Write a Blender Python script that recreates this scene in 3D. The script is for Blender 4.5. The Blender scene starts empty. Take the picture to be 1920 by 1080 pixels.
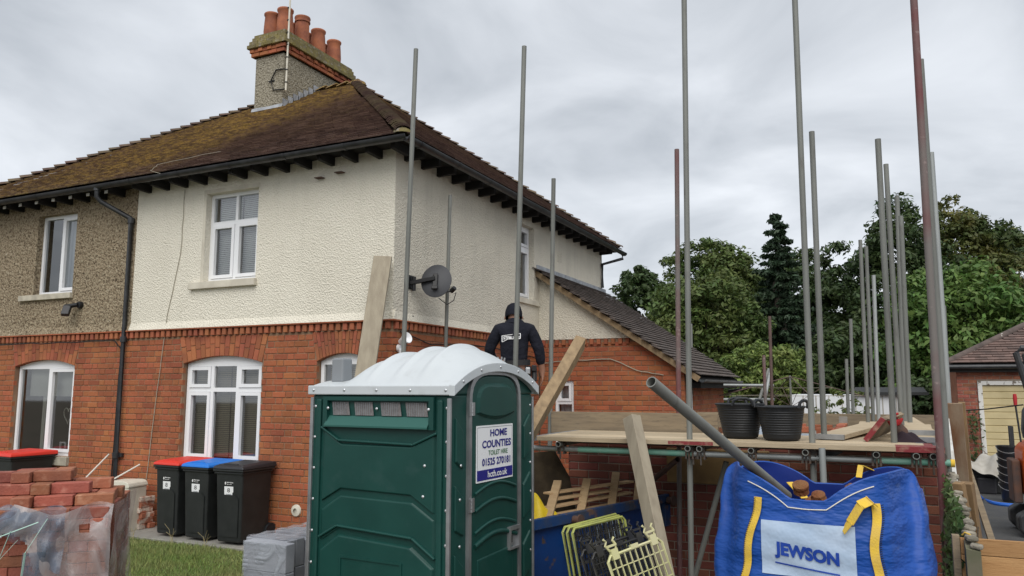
import bpy, bmesh, math, random
import numpy as np
from mathutils import Vector, Matrix, Euler

random.seed(7)
rng = np.random.default_rng(7)
R = math.radians
scene = bpy.context.scene
col = scene.collection

# ------------------------------------------------------------------ camera
EYE = Vector((0, 0, 1.935))
PITCH, YAW = math.atan(187 / 1445), R(25.0)
cam_data = bpy.data.cameras.new('camera')
cam_data.sensor_width = 36
cam_data.lens = 1445 / 1920 * 36
cam_data.clip_end = 2000
cam = bpy.data.objects.new('camera', cam_data)
cam.location = EYE
cam.rotation_euler = (math.pi / 2 + PITCH, 0, YAW)
col.objects.link(cam)
scene.camera = cam

# ------------------------------------------------------------------ sky, sun, exposure
SUN_EL, SUN_AZ = R(50), R(158)          # azimuth clockwise from +Y
world = bpy.data.worlds.new('World')
scene.world = world
world.use_nodes = True
wn, wl = world.node_tree.nodes, world.node_tree.links
wn.clear()
w_out = wn.new('ShaderNodeOutputWorld')
w_add = wn.new('ShaderNodeAddShader')
w_sky = wn.new('ShaderNodeTexSky')
w_sky.sky_type = 'NISHITA'
w_sky.sun_disc = False
w_sky.sun_elevation = SUN_EL
w_sky.sun_rotation = SUN_AZ
w_bg = wn.new('ShaderNodeBackground')
w_bg.inputs['Strength'].default_value = 0.05
w_hs = wn.new('ShaderNodeHueSaturation')
w_hs.inputs['Saturation'].default_value = 0.3
w_hs.inputs['Value'].default_value = 0.35
wl.new(w_sky.outputs[0], w_hs.inputs['Color'])
wl.new(w_hs.outputs[0], w_bg.inputs['Color'])
w_tc = wn.new('ShaderNodeTexCoord')
w_sep = wn.new('ShaderNodeSeparateXYZ')
wl.new(w_tc.outputs['Generated'], w_sep.inputs[0])
w_abs = wn.new('ShaderNodeMath'); w_abs.operation = 'ABSOLUTE'
wl.new(w_sep.outputs['Z'], w_abs.inputs[0])
w_z = wn.new('ShaderNodeMath'); w_z.operation = 'ADD'; w_z.inputs[1].default_value = 0.22
wl.new(w_abs.outputs[0], w_z.inputs[0])
w_div = wn.new('ShaderNodeVectorMath'); w_div.operation = 'DIVIDE'
w_cmb = wn.new('ShaderNodeCombineXYZ')
for i in range(3):
    wl.new(w_z.outputs[0], w_cmb.inputs[i])
wl.new(w_tc.outputs['Generated'], w_div.inputs[0])
wl.new(w_cmb.outputs[0], w_div.inputs[1])
w_n = wn.new('ShaderNodeTexNoise')
w_n.inputs['Scale'].default_value = 1.8
w_n.inputs['Detail'].default_value = 6
w_n.inputs['Roughness'].default_value = 0.5
w_n.inputs['Distortion'].default_value = 0.5
wl.new(w_div.outputs[0], w_n.inputs['Vector'])
w_r = wn.new('ShaderNodeValToRGB')
w_r.color_ramp.elements[0].position = 0.30
w_r.color_ramp.elements[0].color = (0.365, 0.40, 0.445, 1)
w_r.color_ramp.elements[1].position = 0.70
w_r.color_ramp.elements[1].color = (0.80, 0.835, 0.885, 1)
wl.new(w_n.outputs['Fac'], w_r.inputs[0])
w_bg2 = wn.new('ShaderNodeBackground')
w_bg2.inputs['Strength'].default_value = 0.565
wl.new(w_r.outputs[0], w_bg2.inputs['Color'])
wl.new(w_bg.outputs[0], w_add.inputs[0])
wl.new(w_bg2.outputs[0], w_add.inputs[1])
wl.new(w_add.outputs[0], w_out.inputs['Surface'])

sun_data = bpy.data.lights.new('sun', 'SUN')
sun_data.energy = 1.5
sun_data.angle = R(60)
sun_data.color = (1.0, 0.96, 0.9)
sun = bpy.data.objects.new('sun', sun_data)
sdir = Vector((math.sin(SUN_AZ) * math.cos(SUN_EL), math.cos(SUN_AZ) * math.cos(SUN_EL), math.sin(SUN_EL)))
sun.rotation_euler = sdir.to_track_quat('Z', 'Y').to_euler()
sun.location = (0, -5, 20)
col.objects.link(sun)

vs = scene.view_settings
vs.view_transform = 'Standard'
vs.look = 'None'
vs.gamma = 1
vs.exposure = 0.80

# ------------------------------------------------------------------ measuring helpers
FW = Vector((-math.sin(YAW) * math.cos(PITCH), math.cos(YAW) * math.cos(PITCH), math.sin(PITCH)))
RT = Vector((math.cos(YAW), math.sin(YAW), 0))
UP = RT.cross(FW)
def ray(x, y): return FW + RT * ((x - 960) / 1445) - UP * ((y - 540) / 1445)
def at(x, y, depth): return EYE + ray(x, y) * depth
def onY(x, y, Y): d = ray(x, y); return EYE + d * (Y / d.y)
def onX(x, y, X): d = ray(x, y); return EYE + d * (X / d.x)
def onZ(x, y, Z): d = ray(x, y); return EYE + d * ((Z - EYE.z) / d.z)
def pix(p):
    d = Vector(p) - EYE; z = max(d.dot(FW), 0.01)
    return 960 + 1445 * d.dot(RT) / z, 540 - 1445 * d.dot(UP) / z, z

# ------------------------------------------------------------------ materials
def mat(name, c, rough=0.7, metal=0.0, spec=0.4, var=0.0, c2=None, nscale=4.0, nlo=0.4, nhi=0.65, c3=None, n3=30.0,
        lo3=0.5, hi3=0.6, bump=None, stretch=None, alpha=1.0, hue=0.0, trans=0.0, sss=0.0):
    m = bpy.data.materials.new(name); m.use_nodes = True
    nt = m.node_tree; n, l = nt.nodes, nt.links
    b = n['Principled BSDF']
    b.inputs['Roughness'].default_value = rough
    b.inputs['Metallic'].default_value = metal
    b.inputs['Specular IOR Level'].default_value = spec
    geo = n.new('ShaderNodeNewGeometry')
    pos = geo.outputs['Position']
    if stretch:
        mp = n.new('ShaderNodeVectorMath'); mp.operation = 'MULTIPLY'; mp.inputs[1].default_value = stretch
        l.new(pos, mp.inputs[0]); pos = mp.outputs[0]
    def noise(scale, detail=4, rgh=0.55):
        t = n.new('ShaderNodeTexNoise'); t.inputs['Scale'].default_value = scale; t.inputs['Detail'].default_value = detail
        t.inputs['Roughness'].default_value = rgh
        l.new(pos, t.inputs['Vector']); return t.outputs['Fac']
    def ramp(sock, lo, hi):
        r = n.new('ShaderNodeMapRange'); r.inputs['From Min'].default_value = lo; r.inputs['From Max'].default_value = hi
        l.new(sock, r.inputs['Value']); return r.outputs[0]
    def mix(fac, a, bcol):
        x = n.new('ShaderNodeMix'); x.data_type = 'RGBA'
        if hasattr(fac, 'links'): l.new(fac, x.inputs[0])
        else: x.inputs[0].default_value = fac
        if hasattr(a, 'links'): l.new(a, x.inputs[6])
        else: x.inputs[6].default_value = (*a, 1)
        if hasattr(bcol, 'links'): l.new(bcol, x.inputs[7])
        else: x.inputs[7].default_value = (*bcol, 1)
        return x.outputs[2]
    colr = c
    if c2: colr = mix(ramp(noise(nscale), nlo, nhi), c, c2)
    if c3: colr = mix(ramp(noise(n3, 3), lo3, hi3), colr, c3)
    if var or hue:
        oi = n.new('ShaderNodeObjectInfo')
        add = n.new('ShaderNodeMath'); add.operation = 'ADD'
        l.new(oi.outputs['Random'], add.inputs[0]); l.new(geo.outputs['Random Per Island'], add.inputs[1])
        fr = n.new('ShaderNodeMath'); fr.operation = 'FRACT'; l.new(add.outputs[0], fr.inputs[0])
        hs = n.new('ShaderNodeHueSaturation')
        mr = n.new('ShaderNodeMapRange'); mr.inputs['To Min'].default_value = 1 - var; mr.inputs['To Max'].default_value = 1 + var
        l.new(fr.outputs[0], mr.inputs['Value']); l.new(mr.outputs[0], hs.inputs['Value'])
        if hue:
            m2 = n.new('ShaderNodeMath'); m2.operation = 'MULTIPLY'; m2.inputs[1].default_value = 7.31
            l.new(fr.outputs[0], m2.inputs[0])
            f2 = n.new('ShaderNodeMath'); f2.operation = 'FRACT'; l.new(m2.outputs[0], f2.inputs[0])
            m3 = n.new('ShaderNodeMapRange'); m3.inputs['To Min'].default_value = 0.5 - hue; m3.inputs['To Max'].default_value = 0.5 + hue
            l.new(f2.outputs[0], m3.inputs['Value']); l.new(m3.outputs[0], hs.inputs['Hue'])
        if hasattr(colr, 'links'): l.new(colr, hs.inputs['Color'])
        else: hs.inputs['Color'].default_value = (*colr, 1)
        colr = hs.outputs[0]
    if hasattr(colr, 'links'): l.new(colr, b.inputs['Base Color'])
    else: b.inputs['Base Color'].default_value = (*colr, 1)
    if bump:
        bm_ = n.new('ShaderNodeBump'); bm_.inputs['Strength'].default_value = bump[1]; bm_.inputs['Distance'].default_value = bump[2]
        l.new(noise(bump[0], 3, 0.6), bm_.inputs['Height']); l.new(bm_.outputs[0], b.inputs['Normal'])
    if alpha < 1: b.inputs['Alpha'].default_value = alpha
    if trans: b.inputs['Transmission Weight'].default_value = trans
    if sss:
        b.inputs['Subsurface Weight'].default_value = sss
    return m

def glass_mat(name, tint=(0.75, 0.8, 0.8), refl=0.1):
    m = bpy.data.materials.new(name); m.use_nodes = True
    n, l = m.node_tree.nodes, m.node_tree.links
    n.clear()
    o = n.new('ShaderNodeOutputMaterial'); mx = n.new('ShaderNodeMixShader'); t = n.new('ShaderNodeBsdfTransparent')
    g = n.new('ShaderNodeBsdfGlossy'); g.inputs['Roughness'].default_value = 0.03
    lw = n.new('ShaderNodeLayerWeight'); lw.inputs['Blend'].default_value = 0.35
    mr = n.new('ShaderNodeMapRange'); mr.inputs['To Min'].default_value = refl; mr.inputs['To Max'].default_value = 1
    l.new(lw.outputs['Fresnel'], mr.inputs['Value'])
    t.inputs['Color'].default_value = (*tint, 1)
    l.new(mr.outputs[0], mx.inputs[0]); l.new(t.outputs[0], mx.inputs[1]); l.new(g.outputs[0], mx.inputs[2]); l.new(mx.outputs[0], o.inputs[0])
    return m

def film_mat(name, c, amount, nscale, rough=0.25):
    m = bpy.data.materials.new(name); m.use_nodes = True
    n, l = m.node_tree.nodes, m.node_tree.links
    b = n['Principled BSDF']; b.inputs['Base Color'].default_value = (*c, 1); b.inputs['Roughness'].default_value = rough
    geo = n.new('ShaderNodeNewGeometry')
    t = n.new('ShaderNodeTexNoise'); t.inputs['Scale'].default_value = nscale; t.inputs['Detail'].default_value = 5
    t.inputs['Distortion'].default_value = 1.2
    l.new(geo.outputs['Position'], t.inputs['Vector'])
    mr = n.new('ShaderNodeMapRange'); mr.inputs['From Min'].default_value = 0.42; mr.inputs['From Max'].default_value = 0.66
    mr.inputs['To Min'].default_value = amount * 0.55; mr.inputs['To Max'].default_value = min(1, amount * 1.7)
    l.new(t.outputs['Fac'], mr.inputs['Value']); l.new(mr.outputs[0], b.inputs['Alpha'])
    bu = n.new('ShaderNodeBump'); bu.inputs['Strength'].default_value = 0.8; bu.inputs['Distance'].default_value = 0.04
    l.new(t.outputs['Fac'], bu.inputs['Height']); l.new(bu.outputs[0], b.inputs['Normal'])
    return m

M = {}
M['brick'] = mat('house_brick', (0.345, 0.108, 0.043), 0.85, var=0.16, hue=0.008, c2=(0.265, 0.082, 0.036), nscale=1.3, c3=(0.35, 0.135, 0.072), n3=38, lo3=0.52, hi3=0.75, bump=(60, 0.35, 0.01))
M['brick_arch'] = mat('rubbed_arch_brick', (0.345, 0.115, 0.052), 0.85, var=0.18, hue=0.008, c2=(0.255, 0.08, 0.042), nscale=3, bump=(60, 0.3, 0.01))
M['brick_dark'] = mat('extension_brick', (0.20, 0.065, 0.042), 0.85, var=0.3, hue=0.012, c2=(0.14, 0.05, 0.038), nscale=2.2, bump=(60, 0.35, 0.01))
M['brick_new'] = mat('new_facing_brick', (0.30, 0.100, 0.058), 0.8, var=0.2, hue=0.012, c2=(0.22, 0.075, 0.048), nscale=5, c3=(0.36, 0.165, 0.11), n3=14, lo3=0.55, hi3=0.72, bump=(55, 0.4, 0.012))
M['brick_used'] = mat('reclaimed_brick', (0.36, 0.13, 0.075), 0.9, var=0.3, c2=(0.55, 0.47, 0.40), nscale=9, nlo=0.45, nhi=0.58, bump=(50, 0.6, 0.02))
M['mortar'] = mat('mortar', (0.27, 0.175, 0.11), 0.95, c2=(0.20, 0.115, 0.072), nscale=5, bump=(90, 0.4, 0.008))
M['mortar_new'] = mat('fresh_mortar', (0.30, 0.24, 0.19), 0.95, c2=(0.2, 0.15, 0.12), nscale=5)

def render_mat(name, c, dirt, grime, cell, bstr, flecks=None):
    m = bpy.data.materials.new(name); m.use_nodes = True
    n, l = m.node_tree.nodes, m.node_tree.links
    b = n['Principled BSDF']; b.inputs['Roughness'].default_value = 0.92; b.inputs['Specular IOR Level'].default_value = 0.2
    geo = n.new('ShaderNodeNewGeometry')
    n1 = n.new('ShaderNodeTexNoise'); n1.inputs['Scale'].default_value = 0.8; n1.inputs['Detail'].default_value = 7; n1.inputs['Roughness'].default_value = 0.65
    v = n.new('ShaderNodeTexVoronoi'); v.inputs['Scale'].default_value = cell; v.feature = 'SMOOTH_F1'
    n2 = n.new('ShaderNodeTexNoise'); n2.inputs['Scale'].default_value = cell * 0.8; n2.inputs['Detail'].default_value = 4; n2.inputs['Roughness'].default_value = 0.7
    n2.inputs['Distortion'].default_value = 0.6
    for t in (n1, v, n2): l.new(geo.outputs['Position'], t.inputs['Vector'])
    mr = n.new('ShaderNodeMapRange'); mr.inputs['From Min'].default_value = 0.45; mr.inputs['From Max'].default_value = 0.75; mr.inputs['To Max'].default_value = grime
    l.new(n1.outputs['Fac'], mr.inputs['Value'])
    mx = n.new('ShaderNodeMix'); mx.data_type = 'RGBA'; mx.inputs[6].default_value = (*c, 1); mx.inputs[7].default_value = (*dirt, 1)
    l.new(mr.outputs[0], mx.inputs[0]); out = mx.outputs[2]
    sv = n.new('ShaderNodeVectorMath'); sv.operation = 'MULTIPLY'; sv.inputs[1].default_value = (5, 5, 0.45); l.new(geo.outputs['Position'], sv.inputs[0])
    ns = n.new('ShaderNodeTexNoise'); ns.inputs['Scale'].default_value = 1.3; ns.inputs['Detail'].default_value = 5; ns.inputs['Roughness'].default_value = 0.6; l.new(sv.outputs[0], ns.inputs['Vector'])
    ms = n.new('ShaderNodeMapRange'); ms.inputs['From Min'].default_value = 0.50; ms.inputs['From Max'].default_value = 0.78; ms.inputs['To Max'].default_value = grime * 0.45; l.new(ns.outputs['Fac'], ms.inputs['Value'])
    m4 = n.new('ShaderNodeMix'); m4.data_type = 'RGBA'; m4.inputs[7].default_value = (*[q * 0.82 for q in dirt], 1); l.new(ms.outputs[0], m4.inputs[0]); l.new(out, m4.inputs[6]); out = m4.outputs[2]
    if flecks:
        for thr_lo, thr_hi, fc in flecks:
            r = n.new('ShaderNodeMapRange'); r.inputs['From Min'].default_value = thr_lo; r.inputs['From Max'].default_value = thr_hi
            l.new(n2.outputs['Fac'], r.inputs['Value'])
            m2 = n.new('ShaderNodeMix'); m2.data_type = 'RGBA'; m2.inputs[7].default_value = (*fc, 1)
            l.new(r.outputs[0], m2.inputs[0]); l.new(out, m2.inputs[6]); out = m2.outputs[2]
    l.new(out, b.inputs['Base Color'])
    ad = n.new('ShaderNodeMath'); ad.operation = 'ADD'
    l.new(v.outputs['Distance'], ad.inputs[0]); l.new(n2.outputs['Fac'], ad.inputs[1])
    bu = n.new('ShaderNodeBump'); bu.inputs['Strength'].default_value = bstr; bu.inputs['Distance'].default_value = 0.03
    l.new(ad.outputs[0], bu.inputs['Height']); l.new(bu.outputs[0], b.inputs['Normal'])
    return m
M['render_white'] = render_mat('painted_roughcast', (0.76, 0.72, 0.615), (0.60, 0.56, 0.465), 0.42, 50, 0.58)
M['render_side'] = render_mat('weathered_roughcast', (0.71, 0.665, 0.56), (0.45, 0.42, 0.36), 0.5, 50, 0.6)
M['pebble'] = render_mat('pebbledash', (0.30, 0.235, 0.155), (0.21, 0.16, 0.105), 0.6, 34, 0.9, [(0.5, 0.56, (0.36, 0.30, 0.21)), (0.46, 0.40, (0.10, 0.075, 0.05)), (0.66, 0.7, (0.55, 0.50, 0.42))])
M['pebble_chimney'] = render_mat('chimney_pebbledash', (0.30, 0.275, 0.21), (0.17, 0.155, 0.12), 0.7, 34, 0.9, [(0.52, 0.58, (0.36, 0.33, 0.27)), (0.45, 0.39, (0.12, 0.105, 0.08))])
M['smooth_render'] = mat('smooth_painted_render', (0.66, 0.62, 0.52), 0.85, c2=(0.52, 0.48, 0.40), nscale=3, bump=(30, 0.15, 0.01))
M['stone_sill'] = mat('stone_sill', (0.50, 0.46, 0.37), 0.85, c2=(0.34, 0.31, 0.25), nscale=6)
M['upvc'] = mat('white_upvc', (0.80, 0.81, 0.83), 0.35, spec=0.5)
M['glass'] = glass_mat('window_glass', (0.82, 0.85, 0.85), 0.20)
M['interior'] = mat('dim_interior', (0.16, 0.15, 0.13), 0.9)
M['blind'] = mat('blind_slat', (0.78, 0.78, 0.76), 0.6)
M['blind_dark'] = mat('blind_slat_beige', (0.36, 0.32, 0.23), 0.6)
M['curtain'] = mat('net_curtain', (0.66, 0.70, 0.74), 0.9)
M['roller'] = mat('roller_blind', (0.60, 0.58, 0.52), 0.9)
M['black_gutter'] = mat('black_gutter_plastic', (0.018, 0.019, 0.022), 0.38, spec=0.5, c2=(0.035, 0.037, 0.04), nscale=6)
M['eave_wood'] = mat('black_eave_timber', (0.014, 0.013, 0.012), 0.8)
M['white_wood'] = mat('weathered_white_paint', (0.62, 0.62, 0.60), 0.7, c2=(0.42, 0.40, 0.36), nscale=14)
M['lead'] = mat('lead_flashing', (0.36, 0.38, 0.41), 0.55, c2=(0.22, 0.235, 0.26), nscale=9, bump=(20, 0.4, 0.02))
M['pot'] = mat('terracotta_pot', (0.36, 0.125, 0.06), 0.8, var=0.25, c2=(0.22, 0.075, 0.045), nscale=4, bump=(30, 0.2, 0.01))
M['moss_brick'] = mat('mossy_chimney_brick', (0.15, 0.125, 0.065), 0.95, var=0.2, c2=(0.22, 0.185, 0.06), nscale=5, c3=(0.26, 0.23, 0.19), n3=12, lo3=0.55, hi3=0.7, bump=(40, 0.6, 0.02))
M['tube'] = mat('galvanised_tube', (0.215, 0.222, 0.205), 0.6, metal=0.2, c2=(0.15, 0.155, 0.142), nscale=3, nlo=0.35, c3=(0.13, 0.125, 0.115), n3=17, lo3=0.58, hi3=0.75, stretch=(1, 1, 0.25))
M['tube_bright'] = mat('bright_galvanised_tube', (0.36, 0.38, 0.375), 0.5, metal=0.35, c2=(0.25, 0.265, 0.26), nscale=3, stretch=(1, 1, 0.25))
M['tube_red'] = mat('red_painted_tube', (0.150, 0.050, 0.052), 0.65, c2=(0.16, 0.145, 0.135), nscale=0.9, nlo=0.36, nhi=0.56, c3=(0.30, 0.23, 0.22), n3=14, lo3=0.6, hi3=0.75)
M['tube_rust'] = mat('rusty_tube', (0.10, 0.072, 0.062), 0.7, metal=0.3, c2=(0.16, 0.10, 0.09), nscale=4)
M['tube_green'] = mat('green_sleeved_tube', (0.14, 0.36, 0.27), 0.5, c2=(0.20, 0.33, 0.27), nscale=5, c3=(0.35, 0.36, 0.35), n3=12, lo3=0.6, hi3=0.7)
M['coupler'] = mat('steel_coupler', (0.11, 0.10, 0.09), 0.6, metal=0.6, c2=(0.17, 0.11, 0.08), nscale=20)
M['hollow'] = mat('tube_bore', (0.012, 0.012, 0.012), 0.9)
def wood_mat(name, c, c2, scale=3.0, st=(1, 9, 9), c3=None, bump=0.3):
    return mat(name, c, 0.8, spec=0.25, var=0.14, c2=c2, nscale=scale, nlo=0.35, nhi=0.7, c3=c3, n3=scale * 2.3, lo3=0.58, hi3=0.72, stretch=st, bump=(scale * 9, bump, 0.01))
M['board'] = wood_mat('fresh_scaffold_board', (0.50, 0.41, 0.285), (0.38, 0.30, 0.20))
M['board_grey'] = wood_mat('weathered_scaffold_board', (0.30, 0.235, 0.155), (0.21, 0.165, 0.115), c3=(0.15, 0.12, 0.09))
M['board_pale'] = wood_mat('dusty_scaffold_board', (0.40, 0.35, 0.265), (0.31, 0.265, 0.20), st=(6, 6, 0.9))
M['beam'] = wood_mat('old_beam_timber', (0.30, 0.215, 0.125), (0.19, 0.135, 0.08), st=(6, 6, 1.5))
M['pallet_wood'] = wood_mat('pallet_timber', (0.50, 0.36, 0.205), (0.40, 0.27, 0.15))
M['brown_wood'] = wood_mat('brown_stained_board', (0.17, 0.085, 0.045), (0.26, 0.20, 0.14), st=(4, 4, 1), scale=2)
M['post_wood'] = wood_mat('split_post_timber', (0.27, 0.175, 0.09), (0.18, 0.115, 0.065), st=(8, 8, 1))
M['pine'] = wood_mat('new_pine_board', (0.44, 0.255, 0.115), (0.37, 0.20, 0.085), st=(1, 6, 12), c3=(0.30, 0.155, 0.065))
M['panel_wood'] = wood_mat('mouldy_plywood', (0.11, 0.085, 0.055), (0.055, 0.042, 0.03), st=(2, 2, 2), scale=4)
M['paint_red'] = mat('red_band_paint', (0.20, 0.025, 0.03), 0.7, c2=(0.30, 0.16, 0.12), nscale=14, nlo=0.5)
M['green_plastic'] = mat('dark_green_plastic', (0.0040, 0.045, 0.037), 0.47, spec=0.4, c2=(0.0065, 0.056, 0.046), nscale=2.2, c3=(0.018, 0.062, 0.055), n3=7, lo3=0.58, hi3=0.85, bump=(140, 0.05, 0.003))
M['green_sill'] = mat('faded_green_plastic', (0.022, 0.10, 0.083), 0.5)
M['rib_highlight'] = mat('green_highlight_rib', (0.008, 0.058, 0.049), 0.4)  # body green made lighter: the ribs' highlight is put into the colour
M['roof_plastic'] = mat('white_translucent_plastic', (0.52, 0.555, 0.575), 0.45, spec=0.4, c2=(0.47, 0.505, 0.525), nscale=2, c3=(0.40, 0.42, 0.42), n3=5, lo3=0.58, hi3=0.85)
M['aluminium'] = mat('aluminium_trim', (0.40, 0.41, 0.42), 0.4, metal=0.7, c2=(0.30, 0.31, 0.32), nscale=8)
M['rivet'] = mat('zinc_rivet', (0.60, 0.62, 0.64), 0.35, metal=0.7)
M['vent_mesh'] = mat('grey_vent_mesh', (0.145, 0.135, 0.135), 0.7, c2=(0.20, 0.19, 0.19), nscale=25, bump=(240, 0.8, 0.006))
M['vent_grey'] = mat('grey_vent_pipe', (0.22, 0.235, 0.25), 0.5)
M['sign_white'] = mat('white_sign', (0.78, 0.79, 0.80), 0.45)
M['navy'] = mat('navy_print', (0.018, 0.018, 0.20), 0.5)
M['print_green'] = mat('green_print', (0.04, 0.16, 0.06), 0.5)
M['print_white'] = mat('white_print', (0.80, 0.80, 0.80), 0.5)
M['print_black'] = mat('black_print', (0.03, 0.03, 0.035), 0.6)
M['bin_black'] = mat('black_bin_plastic', (0.011, 0.013, 0.013), 0.5, spec=0.5, c2=(0.018, 0.02, 0.02), nscale=5, bump=(200, 0.06, 0.003))
M['bin_charcoal'] = mat('charcoal_lid_plastic', (0.022, 0.022, 0.026), 0.45, spec=0.5)
M['bin_red'] = mat('red_lid_plastic', (0.62, 0.042, 0.028), 0.45)
M['bin_blue'] = mat('blue_lid_plastic', (0.018, 0.17, 0.60), 0.45)
M['rubber'] = mat('black_rubber', (0.013, 0.015, 0.018), 0.55, spec=0.4, c2=(0.03, 0.033, 0.037), nscale=7, nlo=0.5, nhi=0.8)
M['bag_blue'] = mat('blue_woven_plastic', (0.006, 0.062, 0.30), 0.50, spec=0.35, c2=(0.010, 0.068, 0.33), nscale=3, c3=(0.05, 0.10, 0.27), n3=7, lo3=0.62, hi3=0.8, bump=(5, 0.55, 0.05), stretch=(1, 1, 2.6))
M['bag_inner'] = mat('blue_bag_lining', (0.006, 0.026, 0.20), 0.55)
M['bag_panel'] = mat('pale_blue_print', (0.36, 0.47, 0.62), 0.5, c2=(0.42, 0.52, 0.66), nscale=6, bump=(9, 0.3, 0.03))
M['bag_letter'] = mat('deep_blue_print', (0.012, 0.055, 0.34), 0.45)
M['webbing'] = mat('yellow_webbing', (0.72, 0.48, 0.055), 0.8, c2=(0.62, 0.42, 0.08), nscale=18, bump=(120, 0.5, 0.006))
M['thread'] = mat('white_stitching', (0.70, 0.68, 0.60), 0.9)
M['rubble'] = mat('clay_rubble', (0.20, 0.095, 0.038), 0.95, c2=(0.19, 0.07, 0.03), nscale=9, bump=(40, 0.9, 0.02))
M['skip_blue'] = mat('blue_skip_paint', (0.006, 0.052, 0.22), 0.45, spec=0.45, c2=(0.008, 0.035, 0.14), nscale=2, c3=(0.10, 0.075, 0.06), n3=6, lo3=0.66, hi3=0.72, bump=(8, 0.15, 0.02))
M['skip_rim'] = mat('scuffed_blue_rim', (0.010, 0.048, 0.155), 0.5, c2=(0.045, 0.055, 0.075), nscale=5, c3=(0.14, 0.085, 0.06), n3=9, lo3=0.56, hi3=0.66, bump=(20, 0.3, 0.01))
M['yellow_sack'] = mat('yellow_plastic_sack', (0.72, 0.52, 0.02), 0.45, c2=(0.60, 0.43, 0.02), nscale=4)
M['guard_cream'] = mat('cream_guard_plastic', (0.60, 0.57, 0.34), 0.5, c2=(0.55, 0.55, 0.25), nscale=4)
M['guard_lime'] = mat('lime_guard_edge', (0.36, 0.39, 0.10), 0.5, c2=(0.25, 0.27, 0.09), nscale=6)
M['guard_black'] = mat('black_guard_plastic', (0.016, 0.017, 0.022), 0.5, c2=(0.045, 0.043, 0.035), nscale=8)
M['block'] = mat('grey_dense_block', (0.31, 0.325, 0.36), 0.75, var=0.12, c2=(0.25, 0.265, 0.30), nscale=4, bump=(60, 0.3, 0.01))
M['film_clear'] = film_mat('clear_wrap_film', (0.42, 0.385, 0.385), 0.46, 3.4)
M['film_block'] = film_mat('grey_wrap_film', (0.40, 0.43, 0.48), 0.45, 5.0)
M['film_blue'] = film_mat('blue_printed_film', (0.12, 0.16, 0.22), 0.45, 4.0)
M['strap_green'] = mat('pale_green_strap', (0.42, 0.62, 0.54), 0.4)
M['cream_plastic'] = mat('cream_plastic', (0.66, 0.63, 0.54), 0.5, c2=(0.55, 0.52, 0.44), nscale=5)
M['pvc_white'] = mat('white_pvc_rod', (0.72, 0.72, 0.66), 0.4)
M['cable'] = mat('black_cable', (0.012, 0.011, 0.011), 0.6)
M['cable_grey'] = mat('grey_cable', (0.36, 0.33, 0.26), 0.6)
M['dish'] = mat('dark_grey_dish', (0.040, 0.042, 0.048), 0.5, spec=0.4)
M['dish_black'] = mat('black_dish_arm', (0.012, 0.012, 0.013), 0.45)
M['lean_tile'] = mat('brown_concrete_tile', (0.095, 0.075, 0.065), 0.85, var=0.22, c2=(0.062, 0.05, 0.045), nscale=3, bump=(40, 0.3, 0.01))
M['garage_tile'] = mat('pinkish_concrete_tile', (0.165, 0.108, 0.092), 0.85, var=0.25, c2=(0.115, 0.08, 0.07), nscale=3)
M['garage_hip'] = mat('lichen_hip_tile', (0.12, 0.09, 0.08), 0.9, c2=(0.07, 0.055, 0.05), nscale=5, c3=(0.6, 0.58, 0.52), n3=9, lo3=0.68, hi3=0.72)
M['garage_door'] = mat('cream_garage_door', (0.55, 0.46, 0.26), 0.55, c2=(0.48, 0.40, 0.22), nscale=3)
M['peeling'] = mat('peeling_white_frame', (0.66, 0.65, 0.62), 0.7, c2=(0.18, 0.15, 0.12), nscale=9, nlo=0.56, nhi=0.62)
M['jacket'] = mat('black_fleece', (0.010, 0.011, 0.017), 0.9, spec=0.15, c2=(0.016, 0.017, 0.025), nscale=6, bump=(9, 0.7, 0.05))
M['trousers'] = mat('grey_work_trousers', (0.15, 0.15, 0.155), 0.9, c2=(0.11, 0.11, 0.115), nscale=9, bump=(14, 0.4, 0.02))
M['skin'] = mat('skin', (0.30, 0.15, 0.10), 0.55)
M['belt'] = mat('tool_belt_webbing', (0.022, 0.022, 0.024), 0.8)
M['pouch'] = mat('khaki_pouch', (0.045, 0.042, 0.032), 0.85, c2=(0.03, 0.028, 0.022), nscale=20)
M['steel'] = mat('tool_steel', (0.45, 0.46, 0.47), 0.3, metal=0.8)
M['orange_tool'] = mat('orange_tool_plastic', (0.50, 0.08, 0.03), 0.5)
M['red_glove'] = mat('red_glove', (0.42, 0.025, 0.03), 0.7)
M['dark_cloth'] = mat('dark_cloth', (0.022, 0.012, 0.018), 0.9)
M['insulation'] = mat('blue_grey_membrane', (0.30, 0.34, 0.39), 0.5, c2=(0.22, 0.25, 0.30), nscale=6)
M['dpc'] = mat('black_damp_course', (0.010, 0.010, 0.011), 0.3)
M['concrete'] = mat('concrete', (0.28, 0.27, 0.245), 0.95, c2=(0.20, 0.19, 0.17), nscale=2, c3=(0.15, 0.14, 0.12), n3=9, lo3=0.6, hi3=0.75, bump=(30, 0.3, 0.02))
M['clay_block'] = mat('sandy_sheet', (0.27, 0.175, 0.075), 0.9, c2=(0.19, 0.12, 0.055), nscale=4)
M['ground'] = mat('trodden_earth', (0.105, 0.085, 0.062), 0.95, c2=(0.07, 0.062, 0.04), nscale=0.7, c3=(0.16, 0.14, 0.11), n3=12, lo3=0.55, hi3=0.75, bump=(9, 0.6, 0.05))
M['lawn'] = mat('lawn_soil', (0.085, 0.115, 0.03), 0.95, c2=(0.125, 0.12, 0.045), nscale=1.2, bump=(20, 0.5, 0.03))
M['grass'] = mat('grass_blades', (0.135, 0.205, 0.045), 0.7, var=0.4, hue=0.03, c2=(0.22, 0.235, 0.085), nscale=1.1)
M['straw'] = mat('dry_grass', (0.36, 0.30, 0.16), 0.8)
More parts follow.
